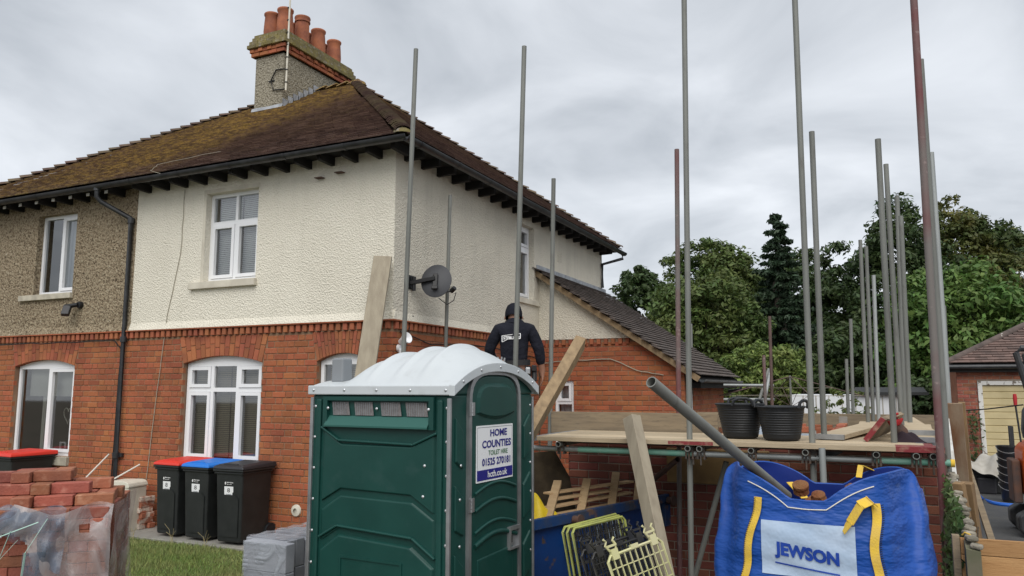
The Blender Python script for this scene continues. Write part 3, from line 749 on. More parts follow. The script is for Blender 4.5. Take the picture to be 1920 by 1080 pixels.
# ---- brick ground floor, front
opA = Opening(-8.80, -7.36, .93, zs=2.27)
opB = Opening(-6.45, -5.62, .93, zs=2.27)
opN = Opening(-12.53, -11.09, .90, zs=2.27)
def front_part(root, u0, u1, ops):
    w = MB(TF); w.panel(u0, u1, 0, ZS, [(o.a, o.b, o.z0, 2.38) for o in ops], y=.008, depth=.20)
    wall = w.build('wall', 'mortar', root)
    tag(wall, label='orange red brick ground floor wall')
    place_bricks(lay(u0, u1, 0, DENT0, holes_of(ops), seed=3), (0, F, 0), 0, 'brick', wall, root, seen=seen_front)
    # segmental arches
    for o in ops:
        for q in arch_poly(o.a, o.b, o.zs, o.rise, o.top):
            b = MB(TF); b.prism(q, -.003 + random.uniform(-.002, .002), .09, inset=.0); b.build('arch_brick', 'brick_arch', wall, bevel=.003, seg=1)
        # infill behind the arch
    # dentil course
    me, v, f = brick_data(.066, .092, .05)
    n = int((u1 - u0) / .106); src = None
    for i in range(n):
        u = u0 + (u1 - u0) * (i + .5) / n - .033
        if src is None:
            d = MB(); d.add(v, f); src = d.build('dentil_brick', 'brick_arch', wall, org=(0, 0, 0)); b = src
        else: b = copy_mesh(src, wall)
        o = ORG[root.name]; b.location = (u - o[0], -.035 + random.uniform(-.003, .003), DENT0 + .003 - o[2])
    s_ = MB(TF); s_.box((u0 + .001, -.055, DENT0 + .097), (u1 + (.055 if root is house else 0), .02, ZS + .004)); s_.build('string_course', 'brick', wall, bevel=.004)
    return wall
wall_f = front_part(house, XP + .003, XC, [opA, opB])
wall_n = front_part(neigh, XL, XP, [opN])
wall_n['label'] = 'orange red brick ground floor wall of the neighbour'

# ---- brick ground floor, side (up to the lean-to)
w = MB(TS); w.panel(F + .01, YB, 0, ZS, [], y=.008, depth=.2)
wall_s = w.build('side_wall', 'mortar', house)
place_bricks(lay(F + .001, 12.5, 0, DENT0, lambda z: [], seed=5, bond='stretcher'), (XC, 0, 0), math.pi / 2, 'brick', wall_s, house, cap=250, seen=lambda x, y: y < 660 or x > 1000)
me, v, f = brick_data(.066, .092, .05)
d = MB(); d.add(v, f); src = d.build('dentil_brick', 'brick_arch', wall_s, org=(0, 0, 0))
for i in range(42):
    b = src if i == 0 else copy_mesh(src, wall_s)
    b.rotation_euler = (0, 0, math.pi / 2); b.location = (.035, .03 + i * .108, DENT0 + .003)
s_ = MB(TS); s_.box((F - .054, -.055, DENT0 + .098), (12.5, .02, ZS + .003)); s_.build('string_course', 'brick', wall_s, bevel=.004)

# ---- upper storey render
upA, upN, upS = (-8.50, -7.53, 3.41, 4.68), (-12.20, -11.26, 3.41, 4.70), (11.60, 12.28, 3.44, 4.72)
def bell(T, u0, u1, y0, y1=0.0):
    b = MB(T); b.add([(u0, -.05, ZS + .006), (u1, -.05, ZS + .006), (u1, -.004, ZS + .13), (u0, -.004, ZS + .13), (u0, .03, ZS + .006), (u1, .03, ZS + .006)], [(0, 1, 2, 3), (4, 5, 1, 0), (0, 3, 4), (1, 5, 2)])
    return b
w = MB(TF); w.panel(XP + .003, XC + .012, ZS + .005, ZE - .02, [upA], y=-.012, depth=.2)
up_f = w.build('rendered_wall', 'render_white', house); tag(up_f, label='white roughcast upper front wall')
bell(TF, XP + .003, XC + .05, 0).build('bellcast', 'render_white', up_f)
w = MB(TS); w.panel(F - .012, YB, ZS + .005, ZE - .02, [upS], y=-.012, depth=.2)
up_s = w.build('rendered_side_wall', 'render_side', house); tag(up_s, label='weathered cream roughcast upper side wall')
bell(TS, F - .05, 12.5, 0).build('bellcast', 'render_side', up_s)
w = MB(TF); w.panel(XL, XP, ZS + .005, ZE - .02, [upN], y=-.010, depth=.2)
up_n = w.build('pebbledash_wall', 'pebble', neigh); tag(up_n, label='brown pebbledash upper wall')
bell(TF, XL, XP - .001, 0).build('bellcast', 'pebble', up_n)
# back and far-left closing walls
w = MB(); w.box((XL, F + .25, .0), (XL + .2, YB, ZE - .03)); w.build('end_wall', 'pebble', neigh)
w = MB(); w.box((XP, YB - .2, .0), (XC - .02, YB, ZE - .03)); w.build('back_wall', 'render_side', house)
w = MB(); w.box((XL + .2, YB - .2, .0), (XP, YB, ZE - .03)); w.build('back_wall', 'pebble', neigh)

# smooth painted bands round the upper white window
s_ = MB(TF); s_.box((upA[0] - .05, -.016, upA[3] + .002), (upA[1] + .02, .05, upA[3] + .06)); s_.box((upA[0] - .05, -.0155, upA[2] + .002), (upA[0] - .002, .05, upA[3] + .001)); s_.build('window_band', 'smooth_render', up_f, bevel=.004)

# ---- windows
def grid_cells(spec): return spec
make_window(house, TF, *upA, [(0, .475, 0, .655, True), (.525, 1, 0, .655, True), (0, .475, .70, 1, False), (.525, 1, .70, 1, False)], blind=('blind', .028, .85), sill=(.22, .03, .10, .07), sill_m='smooth_render')
make_window(neigh, TF, *upN, [(0, .50, 0, 1, False), (.55, 1, 0, 1, True)], curtain=[(-11.95, -11.30)], sill=(.30, .02, .09, .06))
make_window(house, TF, opA.a + .01, opA.b - .01, .93, 2.28, [(0, .305, 0, .72, True), (.345, .655, 0, .72, False), (.695, 1, 0, .72, True), (0, .305, .765, 1, True), (.345, .655, .765, 1, False), (.695, 1, .765, 1, True)], setback=.08, arch=.095, blind=('blind_dark', .026, .7), sill=(.0, .0, .06, .02), sill_m='upvc')
make_window(house, TF, opB.a + .01, opB.b - .01, .93, 2.28, [(0, 1, 0, .70, True), (0, 1, .76, 1, False)], setback=.08, arch=.095, blind=('blind_dark', .026, .7), sill=(.0, .0, .06, .02), sill_m='upvc')
wnd = make_window(neigh, TF, opN.a + .01, opN.b - .01, .90, 2.28, [(0, .52, 0, 1, False), (.56, 1, 0, 1, True)], setback=.08, arch=.095, roller=1.80, sill=(.02, .04, .13, .05))
s_ = MB(TF)     # heart ornament and a small picture frame behind the neighbour's ground floor glass
hp = [(-11.42 + .013 * 8 * math.sin(t) ** 3, .19, 1.52 + .0085 * (13 * math.cos(t) - 5 * math.cos(2 * t) - 2 * math.cos(3 * t) - math.cos(4 * t))) for t in [i / 28 * 6.283 for i in range(29)]]
s_.path(hp, .008, 6); s_.build('heart_ornament', 'cream_plastic', wnd)
s_ = MB(TF); s_.panel(-11.56, -11.42, .98, 1.10, [(-11.54, -11.44, 1.0, 1.08)], y=.18, depth=.02, back=True); s_.build('picture_frame', 'upvc', wnd)
s_ = MB(TF); s_.panel(-12.18, -11.95, .96, 1.80, [(-12.10, -12.0, 1.0, 1.75)], y=.28, depth=.03, back=True); s_.build('inner_frame', 'roller', wnd)
make_window(house, TS, *upS, [(0, 1, .74, 1, True), (0, 1, 0, .69, True)], curtain=[(11.65, 12.2)], sill=(.05, .16, .09, .05), sill_m='smooth_render')

# ---- roof: hipped, tiles in courses
EO = .33                                    # overhang
EY, EXR, EXL, EYB = F - EO, XC + EO, XL - EO, YB + EO
RY, RZ_, RXR, RXL = 11.97, 7.86, -9.0, -10.8
LF = math.hypot(RY - EY, RZ_ - ZE)
roof_h = MB()
roof_h.add([(XP, EY, ZE - .005), (EXR, EY, ZE - .005), (RXR, RY, RZ_ - .03), (XP, RY, RZ_ - .03)], [(0, 1, 2, 3)])
roof_h.add([(EXR, EY, ZE - .005), (EXR, EYB, ZE - .005), (RXR, RY, RZ_ - .03)], [(0, 1, 2)])
roof_h.add([(EXR, EYB, ZE - .005), (XP, EYB, ZE - .005), (XP, RY, RZ_ - .03), (RXR, RY, RZ_ - .03)], [(0, 1, 2, 3)])
roof_h.add([(XP, EY, ZE - .02), (EXR, EY, ZE - .02), (EXR, EYB, ZE - .02), (XP, EYB, ZE - .02)], [(3, 2, 1, 0)])
rf_h = roof_h.build('roof', 'eave_wood', house)
roof_n = MB()
roof_n.add([(EXL, EY, ZE - .005), (XP, EY, ZE - .005), (XP, RY, RZ_ - .03), (RXL, RY, RZ_ - .03)], [(0, 1, 2, 3)])
roof_n.add([(EXL, EYB, ZE - .005), (EXL, EY, ZE - .005), (RXL, RY, RZ_ - .03)], [(0, 1, 2)])
roof_n.add([(XP, EYB, ZE - .005), (EXL, EYB, ZE - .005), (RXL, RY, RZ_ - .03), (XP, RY, RZ_ - .03)], [(0, 1, 2, 3)])
roof_n.add([(EXL, EY, ZE - .02), (XP, EY, ZE - .02), (XP, EYB, ZE - .02), (EXL, EYB, ZE - .02)], [(3, 2, 1, 0)])
rf_n = roof_n.build('roof', 'eave_wood', neigh)
sF = Vector((0, RY - EY, RZ_ - ZE))
CH = (-10.66, -9.95, 10.95, 13.02)          # chimney plan
def in_front(lo, hi):
    def f(u, v):
        x = EXL + u; k = v / LF
        if k > 1: return False
        y = EY + (RY - EY) * k
        if CH[0] < x < CH[1] and y > CH[2] + .05: return False
        return max(lo, EXL + (RXL - EXL) * k) < x < min(hi, EXR + (RXR - EXR) * k)
    return f
seen_r = lambda x, y: y < 400
place_tiles((EXL, EY - .04, ZE), (1, 0, 0), sF, EXR - EXL, LF + .05, in_front(XP, 99), 'tile', rf_h, house, seen=seen_r)
place_tiles((EXL, EY - .04, ZE), (1, 0, 0), sF, EXR - EXL, LF + .05, in_front(-99, XP), 'tile', rf_n, neigh, seen=seen_r)
sS = Vector((RXR - EXR, 0, RZ_ - ZE)); LS = sS.length
def in_side(u, v):
    k = v / LS; y = EY + u
    return k < 1 and EY + (RY - EY) * k < y < EYB + (RY - EYB) * k
place_tiles((EXR + .04, EY, ZE), (0, 1, 0), sS, EYB - EY, LS, in_side, 'tile', rf_h, house, cap=0)
# bonnet tiles down the hips and round ridge tiles
bon = MB()
nseg = 7
vs_ = []
for j, (yy, rr) in enumerate(((0, .125), (.23, .10))):
    for k in range(nseg):
        t = math.pi * (.08 + .84 * k / (nseg - 1)); vs_.append((rr * math.cos(t), yy, rr * .75 * math.sin(t) - .035 + (.03 if j == 0 else 0)))
for k in range(nseg):
    t = math.pi * (.08 + .84 * k / (nseg - 1)); vs_.append((.108 * math.cos(t), 0, .108 * .75 * math.sin(t) - .04 + .03))
bon.add(vs_, [(k, k + 1, nseg + k + 1, nseg + k) for k in range(nseg - 1)] + [(k + 1, k, 2 * nseg + k, 2 * nseg + k + 1) for k in range(nseg - 1)], smooth=True)
def run_caps(p0, p1, step, parent, root, name, first=[None]):
    p0, p1 = Vector(p0), Vector(p1); d = p1 - p0; n = int(d.length / step); o = Vector(ORG[root.name])
    q = d.to_track_quat('Y', 'Z')
    for i in range(n):
        key = name
        if first[0] is None or first[0].name.split('.')[0] != name:
            first[0] = bon.build(name, 'hip' if name == 'hip_tile' else 'tile', parent, org=(0, 0, 0)); b = first[0]
        else: b = copy_mesh(first[0], parent)
        b.parent = parent
        b.rotation_mode = 'QUATERNION'; b.rotation_quaternion = q @ Euler((random.gauss(0, .015), random.gauss(0, .03), 0)).to_quaternion()
        b.location = p0 + d * (i / n) - o + Vector((0, 0, .055))
run_caps((EXR, EY, ZE), (RXR, RY, RZ_), .135, rf_h, house, 'hip_tile')
run_caps((EXR, EYB, ZE), (RXR, RY, RZ_), .19, rf_h, house, 'hip_tile')
run_caps((EXL, EY, ZE), (RXL, RY, RZ_), .19, rf_n, neigh, 'hip_tile')
run_caps((RXR + .08, RY, RZ_), (CH[1] - .02, RY, RZ_), .24, rf_h, house, 'ridge_tile')
s_ = MB(); s_.lathe([(0, .05), (.08, .045), (.15, .01), (.17, -.05)], 14, Matrix.Translation((RXR + .05, RY, RZ_ + .06))); s_.build('ridge_end_cap', 'tile', rf_h)
s_ = MB(); s_.lathe([(0, .06), (.06, .05), (.11, .01), (.12, -.03)], 12, Matrix.Translation((EXR - .05, EY + .05, ZE + .07))); s_.build('hip_foot_mortar', 'moss_brick', rf_h)
# gutters, rafter feet, brackets
def gutter_run(p0, p1, root, r=.062):
    p0, p1 = Vector(p0), Vector(p1); L = (p1 - p0).length
    T = Matrix.Translation(p0) @ (p1 - p0).to_track_quat('Y', 'Z').to_matrix().to_4x4()
    m_ = MB(T); n = 8; vs_ = []
    for yy in (0, L):
        for rr in (r, r - .006):
            for k in range(n + 1):
                t = math.pi + math.pi * k / n; vs_.append((rr * math.cos(t), yy, rr * math.sin(t)))
    N = n + 1; fs = []
    for k in range(n):
        fs += [(k, k + 1, 2 * N + k + 1, 2 * N + k), (N + k + 1, N + k, 3 * N + k, 3 * N + k + 1), (k + 1, k, N + k, N + k + 1), (2 * N + k, 2 * N + k + 1, 3 * N + k + 1, 3 * N + k)]
    fs += [(0, 2 * N, 3 * N, N), (n, N + n, 3 * N + n, 2 * N + n)]
    m_.add(vs_, fs, smooth=True)
    gt = m_.build('gutter', 'black_gutter', root, auto=60)
    k = .3
    while k < L:
        b = MB(T); vs2 = []
        for yy in (k, k + .035):
            for i in range(n + 1):
                t = math.pi + math.pi * i / n; vs2.append(((r + .007) * math.cos(t), yy, (r + .007) * math.sin(t)))
        b.add(vs2, [(i, i + 1, N + i + 1, N + i) for i in range(n)], smooth=True); b.build('gutter_bracket', 'black_gutter', gt); k += .95
    return gt
gz = ZE - .035
gutter_run((XP, EY - .075, gz), (EXR + .10, EY - .075, gz + .01), house)
gutter_run((EXL, EY - .075, gz - .005), (XP, EY - .075, gz), neigh)
gutter_run((EXR + .075, EY - .09, gz), (EXR + .075, EYB + .1, gz), house)
def rafters(root, parent, xs, tipm=None):
    for x in xs:
        s_ = MB(); s_.prism([(EY + .02, ZE - .125), (F + .02, ZE - .135), (F + .02, ZE - .022), (EY + .02, ZE - .022)], -.03, .03, Matrix.Translation((x, 0, 0)) @ Matrix.Rotation(math.pi / 2, 4, 'Z'))
        r_ = s_.build('rafter_foot', 'eave_wood', parent)
        if tipm:
            t_ = MB(); t_.box((x - .03, EY + .004, ZE - .142), (x + .03, EY + .017, ZE - .095)); t_.build('rafter_tip', tipm, parent)
rafters(house, rf_h, [XP + .25 + i * .375 for i in range(13)])
rafters(neigh, rf_n, [XP - .32 - i * .40 for i in range(11)], 'white_wood')
for i in range(20):
    y = F + .2 + i * .41; s_ = MB()
    s_.prism([(0, ZE - .135), (EO - .02, ZE - .125), (EO - .02, ZE - .022), (0, ZE - .022)], -.03, .03, Matrix.Translation((XC - .02, y, 0)))
    s_.build('rafter_foot', 'eave_wood', rf_h)
# downpipe between the two halves
s_ = MB(); pp = [(-10.30, EY - .075, gz - .05), (-10.30, EY - .075, gz - .17), (-10.27, EY - .02, gz - .24), (-9.98, F - .06, gz - .46), (-9.97, F - .06, gz - .55), (-9.97, F - .06, .12)]
s_.path(pp, .036, 12)
dp = s_.build('downpipe', 'black_gutter', neigh, auto=50)
for z in (gz - .08, 4.38, 2.6, .93):
    s_ = MB(); s_.tube((-10.30 if z > 4.5 else -9.97, EY - .075 if z > 4.5 else F - .06, z), (-10.30 if z > 4.5 else -9.97, EY - .075 if z > 4.5 else F - .06, z + .08), .048); s_.build('pipe_collar', 'black_gutter', dp)
s_ = MB(); s_.box((-10.07, F - .05, .95), (-9.87, F - .012, 1.0)); s_.build('pipe_clip', 'black_gutter', dp)
# gutter outlet swan-neck at the far rear corner
s_ = MB(); s_.path([(EXR + .075, EYB - .05, gz - .05), (EXR + .075, EYB - .05, gz - .14), (XC + .05, EYB - .42, gz - .3), (XC + .05, EYB - .42, 4.1)], .034, 10); s_.build('downpipe', 'black_gutter', house)

# ---- chimney
cx0, cx1, cy0, cy1 = CH
ch = MB(); ch.box((cx0, cy0, 6.9), (cx1, cy1, 8.35)); ch_o = ch.build('chimney', 'pebble_chimney', house, bevel=.03)
tag(ch_o, label='pebbledash chimney stack with brick corbels and clay pots')
def ring_bricks(z, H, out, m, name, L=.215, gap=.008, only=None):
    x0, x1, y0, y1 = cx0 - out, cx1 + out, cy0 - out, cy1 + out
    o = Vector(ORG[house.name])
    for (px, py, ang, W) in ((x0, y0, 0, x1 - x0), (x1, y0, math.pi / 2, y1 - y0)):
        u = 0; k = 0
        while u < W - .03:
            l_ = min(L, W - u)
            if only is None or (k % 2 == only):
                me, v, f = brick_data(round(l_ - gap, 3), H - gap, .12)
                key = (me.name, m)
                if key not in _bm:
                    m2 = me.copy(); m2.materials.clear(); m2.materials.append(M[m]); _bm[key] = m2
                b = bpy.data.objects.new(name, _bm[key]); col.objects.link(b); b.parent = ch_sub
                b.matrix_local = Matrix.Translation(-o) @ frame((px, py, 0), ang) @ Matrix.Translation((u, random.uniform(-.006, .006), z))
            u += l_; k += 1
core = MB(); core.box((cx0 - .03, cy0 - .03, 8.352), (cx1 + .03, cy1 + .03, 8.80)); ch_sub = core.build('chimney_head', 'moss_brick', house)
ring_bricks(8.352, .078, .06, 'brick_arch', 'corbel_brick')
ring_bricks(8.432, .076, .085, 'brick_arch', 'corbel_brick', L=.11, only=0)
ring_bricks(8.432, .076, .065, 'brick_arch', 'corbel_brick')
ring_bricks(8.510, .078, .125, 'moss_brick', 'corbel_brick')
ring_bricks(8.590, .078, .095, 'moss_brick', 'corbel_brick')
ring_bricks(8.670, .082, .060, 'moss_brick', 'corbel_brick')
fl = MB(); fl.grid(lambda i, j: (cx0 - .02 + (cx1 - cx0 + .04) * i, cy0 - .02 + (cy1 - cy0 + .04) * j, 8.765 + .10 * math.sin(math.pi * i) ** .6 * math.sin(math.pi * j) ** .4 + random.uniform(-.012, .012)), 12, 24); fl.build('flaunching', 'moss_brick', ch_sub)
pots = [(-10.14, 11.16, .56, .155, 0), (-10.14, 11.66, .62, .15, 1), (-10.14, 12.16, .56, .15, 0), (-10.14, 12.68, .54, .15, 0), (-10.47, 11.16, .53, .155, 0), (-10.47, 11.68, .55, .15, 0), (-10.47, 12.18, .55, .15, 0), (-10.47, 12.68, .52, .15, 0)]
for (px, py, hh, rr, kind) in pots:
    T = Matrix.Translation((px, py, 8.78))
    prof = [(rr * .98, 0), (rr * 1.04, hh * .3), (rr * .98, hh * .62), (rr * .90, hh * .88), (rr * 1.02, hh * .92), (rr * 1.04, hh * .98), (rr * .98, hh), (rr * .78, hh), (rr * .76, hh * .4)] if kind == 0 else \
           [(rr * .96, 0), (rr * .92, hh * .78), (rr * .92, hh * .8), (rr * 1.06, hh * .82), (rr * 1.0, hh * .93), (rr * 1.08, hh * .96), (rr * 1.04, hh), (rr * .8, hh), (rr * .78, hh * .4)]
    s_ = MB(); s_.lathe(prof, 20, T); s_.build('chimney_pot', 'pot', ch_sub, auto=55)
# lead flashing at the foot of the stack
s_ = MB()
def zroof(y): return ZE + (RZ_ - ZE) * (y - EY) / (RY - EY)
s_.grid(lambda i, j: (cx0 - .03 + (cx1 - cx0 + .06) * i, cy0 - .012 - .06 * (1 - j) - .01 * math.sin(i * 9), zroof(cy0 - .06 * (1 - j)) + .035 + .09 * j * j), 12, 3)
n = 7
for k in range(n):
    y0 = cy0 + (RY - cy0) * k / n; y1 = cy0 + (RY - cy0) * (k + 1) / n + .02
    s_.add([(cx1 + .012, y0, zroof(y0) - .05), (cx1 + .012, y1, zroof(y1) - .05), (cx1 + .012, y1, zroof(y1) + .13), (cx1 + .012, y0, zroof(y1) + .13)], [(0, 1, 2, 3)])
    s_.add([(cx1 + .012, y0, zroof(y0) + .045), (cx1 + .10, y0, zroof(y0) + .04), (cx1 + .10, y1, zroof(y1) + .04), (cx1 + .012, y1, zroof(y1) + .045)], [(0, 1, 2, 3)])
s_.build('lead_flashing', 'lead', rf_h)
# aerial mast strapped to the stack
s_ = MB(); s_.tube((cx1 + .10, cy0 - .02, 7.55), (cx1 + .13, cy0 - .02, 10.1), .018, seg=10); mast = s_.build('aerial_mast', 'cream_plastic', ch_o)
s_ = MB()
for z in (7.7, 7.95, 8.2, 8.45, 8.7, 8.95, 9.2, 9.45): s_.tube((cx1 + .10, cy0 - .02, z), (cx1 + .10, cy0 - .02, z + .02), .028, seg=10)
s_.build('mast_tape', 'cable', ch_o)
s_ = MB(); s_.path([(cx1 + .1, cy0 - .02, 7.98), (cx1 - .15, cy0 - .03, 8.0), (cx1 - .27, cy0 - .03, 7.8), (cx1 - .2, cy0 - .03, 7.6), (cx1 + .08, cy0 - .02, 7.58)], .014, 6)
s_.beam((cx1 - .34, cy0 - .01, 7.8), (cx1 - .2, cy0 - .01, 7.8), .02, .02); s_.build('mast_bracket', 'dish_black', ch_o)

# ---- lean-to on the side wall
LY, LXR = 12.51, -2.765
lean = MB()
TL = frame((0, LY, 0), 0)
lean.T = TL; lean.panel(XC + .01, LXR, 0, 2.12, [(-5.02, -4.67, .98, 2.07)], y=.008, depth=.15)
lean.add([(XC + .01, .008, 2.12), (LXR, .008, 2.12), (LXR, .008, 2.22), (-3.60, .008, 2.785), (XC + .01, .008, 2.785)], [(0, 1, 2, 3, 4)])
lt = lean.build('lean_to_wall', 'mortar', house)
def lean_hole(z):
    h = []
    if .98 < z < 2.07: h.append((-5.02, -4.67))
    xr = LXR if z < 2.2 else LXR + (-3.6 - LXR) * (z - 2.2) / .565
    if xr < LXR - .01: h.append((xr, 0))
    return h
place_bricks(lay(XC + .02, LXR, 0, 2.70, lean_hole, bond='stretcher', seed=9), (0, LY, 0), 0, 'brick', lt, house, cap=300, seen=lambda x, y: x > 1000 and y < 815)
w = MB(frame((LXR, 0, 0), math.pi / 2)); w.panel(LY, YB, 0, 2.2, [(12.72, 13.2, .9, 1.95)], y=.008, depth=.15); ls = w.build('lean_to_side_wall', 'mortar', house)
place_bricks(lay(LY, YB, 0, 2.18, lambda z: [(12.72, 13.2)] if .9 < z < 1.95 else [], bond='stretcher', seed=11), (LXR, 0, 0), math.pi / 2, 'brick', ls, house, cap=60, seen=lambda x, y: y < 815)
make_window(house, frame((LXR, 0, 0), math.pi / 2), 12.72, 13.2, .9, 1.95, [(0, 1, 0, 1, True)], setback=.03, room=False)
make_window(house, TL, -5.02, -4.67, .98, 2.07, [(0, 1, .68, 1, True), (0, 1, 0, .63, False)], setback=.05, curtain=[(-4.98, -4.71)])
s_ = MB(TL); s_.prism([(XC, 2.765), (-3.58, 2.765), (XC, 3.935)], -.012, .1); s_.build('lean_to_gable', 'render_side', house)
tri = bpy.data.objects['lean_to_gable']; tag(tri, label='cream roughcast triangle above the lean-to brickwork')
d = MB(); d.add(v, f); src = d.build('dentil_brick', 'brick_arch', lt, org=(0, 0, 0)); o_ = ORG[house.name]
for i in range(13):
    b = src if i == 0 else copy_mesh(src, lt)
    b.location = (XC + .06 + i * .127 - o_[0], LY - .035 - o_[1], DENT0 + .012)
# lean-to roof
lx0, lz0, lx1, lz1 = -2.52, 2.10, XC, 3.98
sl = Vector((lx1 - lx0, 0, lz1 - lz0)); LL = sl.length; ly0, ly1 = LY - .13, YB + .2
s_ = MB(); s_.add([(lx0, ly0, lz0 - .01), (lx0, ly1, lz0 - .01), (lx1, ly1, lz1 - .01), (lx1, ly0, lz1 - .01), (lx0, ly0, lz0 - .07), (lx0, ly1, lz0 - .07), (lx1, ly1, lz1 - .07), (lx1, ly0, lz1 - .07)], [(0, 1, 2, 3), (7, 6, 5, 4), (0, 3, 7, 4), (0, 4, 5, 1)])
lr = s_.build('lean_to_roof', 'eave_wood', house)
place_tiles((lx0 + .03, ly0 - .03, lz0 + .01), (0, 1, 0), sl, ly1 - ly0, LL, lambda u, v: True, 'lean_tile', lr, house, tw=.20, gauge=.105, cap=300, seen=lambda x, y: True, th=.016)
s_ = MB(); s_.add([(lx1 + .02, ly0, lz1 + .02), (lx1 + .02, ly1, lz1 + .02), (lx1 + .17, ly1, lz1 - .065), (lx1 + .17, ly0, lz1 - .065)], [(0, 1, 2, 3)]); s_.box((XC - .01, ly0, lz1 + .0), (XC + .03, ly1, lz1 + .11)); s_.build('lead_flashing', 'lead', lr)
s_ = MB(); s_.beam((lx0 + .02, ly0 - .035, lz0 - .035), (lx1, ly0 - .035, lz1 - .035), .025, .09); s_.build('verge_board', 'beam', lr)
gutter_run((lx0 + .05, ly0 + .05, lz0 - .03), (lx0 + .05, ly1 + .1, lz0 - .03), house, r=.055)
s_ = MB(); s_.path([(lx0 + .06, ly1 + .05, lz0 - .05), (lx0 + .06, ly1 + .05, lz0 - .2), (lx0 - .2, ly1 + .05, lz0 - .24)], .034, 10); s_.build('downpipe', 'black_gutter', house)
s_ = MB(); s_.box((LXR - .02, LY + .1, 1.93), (lx0 - .01, ly1, 2.02)); s_.build('fascia', 'eave_wood', lr)

# ---- fittings of the houses
s_ = MB(); s_.box((-6.52, F - .09, 4.665), (-6.40, F - .012, 4.675)); s_.box((-6.20, F - .09, 4.70), (-6.08, F - .012, 4.71)); s_.build('iron_cramp', 'digger_rust', up_f)
s_ = MB(TS)
for i in range(4):
    for j in range(4): s_.box((13.40 + i * .05, -.02, 4.30 + j * .05), (13.435 + i * .05, -.011, 4.335 + j * .05))
s_.build('air_vent', 'smooth_render', up_s)
s_ = MB(); s_.lathe([(0, 0), (.075, .0), (.07, .02), (.03, .03)], 18, Matrix.Translation((-6.69, F - .005, .40)) @ Matrix.Rotation(math.pi / 2, 4, 'X')); s_.build('flue_cap', 'cream_plastic', wall_f)
# loose cables
def cable(pts, r, m, parent, name='cable'):
    P = []
    for a, b in zip(pts, pts[1:]):
        for k in range(5): P.append(Vector(a).lerp(Vector(b), k / 5) + Vector((random.gauss(0, .004), 0, random.gauss(0, .006))))
    P.append(Vector(pts[-1])); c = MB(); c.path(P, r, 5); return c.build(name, m, parent)
cable([(-8.93, F - .02, 4.80), (-8.95, F - .02, 3.85), (-9.15, F - .02, 2.95), (-9.3, F - .012, 1.6), (-9.42, F - .012, .3)], .0055, 'cable_grey', up_f)
cable([(-8.9, EY - .10, gz), (-9.1, EY - .16, gz + .06), (-9.05, EY - .05, gz + .18), (-8.4, EY + .6, zroof(EY + .6) + .06)], .0032, 'cable_grey', rf_h)
cable([(XL, F - .06, 2.60), (-12.5, F - .06, 2.63), (-11.4, F - .055, 2.62), (-10.2, F - .05, 2.65), (-10.06, F - .02, 2.5), (-10.10, F - .02, .3)], .009, 'cable', wall_n)
cable([(XC + .02, F + .15, 2.63), (XC + .02, 8.8, 2.5), (XC + .02, 10.0, 2.56), (XC + .02, 11.6, 2.5), (XC + .02, 12.3, 2.44)], .008, 'cable', wall_s)
cable([(XC + .02, 8.35, 2.85), (XC + .02, 8.28, 2.7), (XC + .02, 8.2, 2.45)], .008, 'cable', wall_s)
cable([(-5.2, LY - .02, 2.36), (-4.7, LY - .02, 2.40), (-4.0, LY - .02, 2.42), (-3.55, LY - .02, 2.22), (-3.1, LY - .02, 2.14)], .008, 'cable_grey', lt)

# ---- satellite dish on the side wall (a thing of its own)
D0 = onX(817, 524, XC + .33)
dish = thing('satellite_dish', 'dark grey satellite dish bracketed to the cream side wall', 'satellite dish', (XC, 8.30, 3.2), world=True)
nd = Vector((.35, -1.0, .32)).normalized()
# built to face along the street: concave side towards the wall side, rim towards the camera
TD = Matrix.Translation(D0) @ nd.to_track_quat('Z', 'Y').to_matrix().to_4x4()
s_ = MB(TD); prof = [(0, 0)] + [(.215 * k / 8, -.04 * (k / 8) ** 2) for k in range(1, 9)] + [(.215, -.050), (.205, -.045), (0, -.012)]
s_.lathe([(r, z) for r, z in prof], 32, Matrix.Diagonal((.92, 1.06, 1, 1))); s_.build('reflector', 'dish', dish)
s_ = MB(TD); s_.box((-.03, -.12, .0), (.03, .07, .04)); s_.box((-.04, -.15, .015), (.04, -.10, .05)); s_.build('back_bracket', 'dish_black', dish, bevel=.008)
s_ = MB(); s_.beam((XC + .02, 8.28, 3.26), D0 + nd * .04, .05, .05); s_.box((XC - .01, 8.2, 3.18), (XC + .025, 8.36, 3.36)); s_.tube((XC + .06, 8.3, 3.16), (XC + .06, 8.3, 3.34), .025); s_.build('wall_arm', 'dish_black', dish, bevel=.005)
lnb = D0 + Vector((.19, .10, -.15))
s_ = MB(); s_.beam(D0 + Vector((0, 0, -.17)), lnb, .028, .02); s_.tube(lnb + Vector((-.02, 0, .0)), lnb + Vector((.04, -.015, .04)), .03); s_.build('feed_arm', 'dish_black', dish, bevel=.004)
s_ = MB(); s_.tube(lnb + Vector((-.05, .0, .03)), lnb + Vector((-.02, 0, .08)), .022); s_.build('feed_cap', 'cream_plastic', dish)
s_ = MB(); s_.path([lnb + Vector((.05, 0, -.02)), lnb + Vector((.03, -.02, -.12)), lnb + Vector((-.06, -.03, -.17)), lnb + Vector((-.2, 0, -.08))], .006, 6); s_.path([D0 + nd * .05 + Vector((-.02, 0, .03)), Vector((XC + .2, 8.5, 3.36)), Vector((XC + .05, 8.34, 3.30))], .006, 6); s_.build('cable', 'cable', dish)

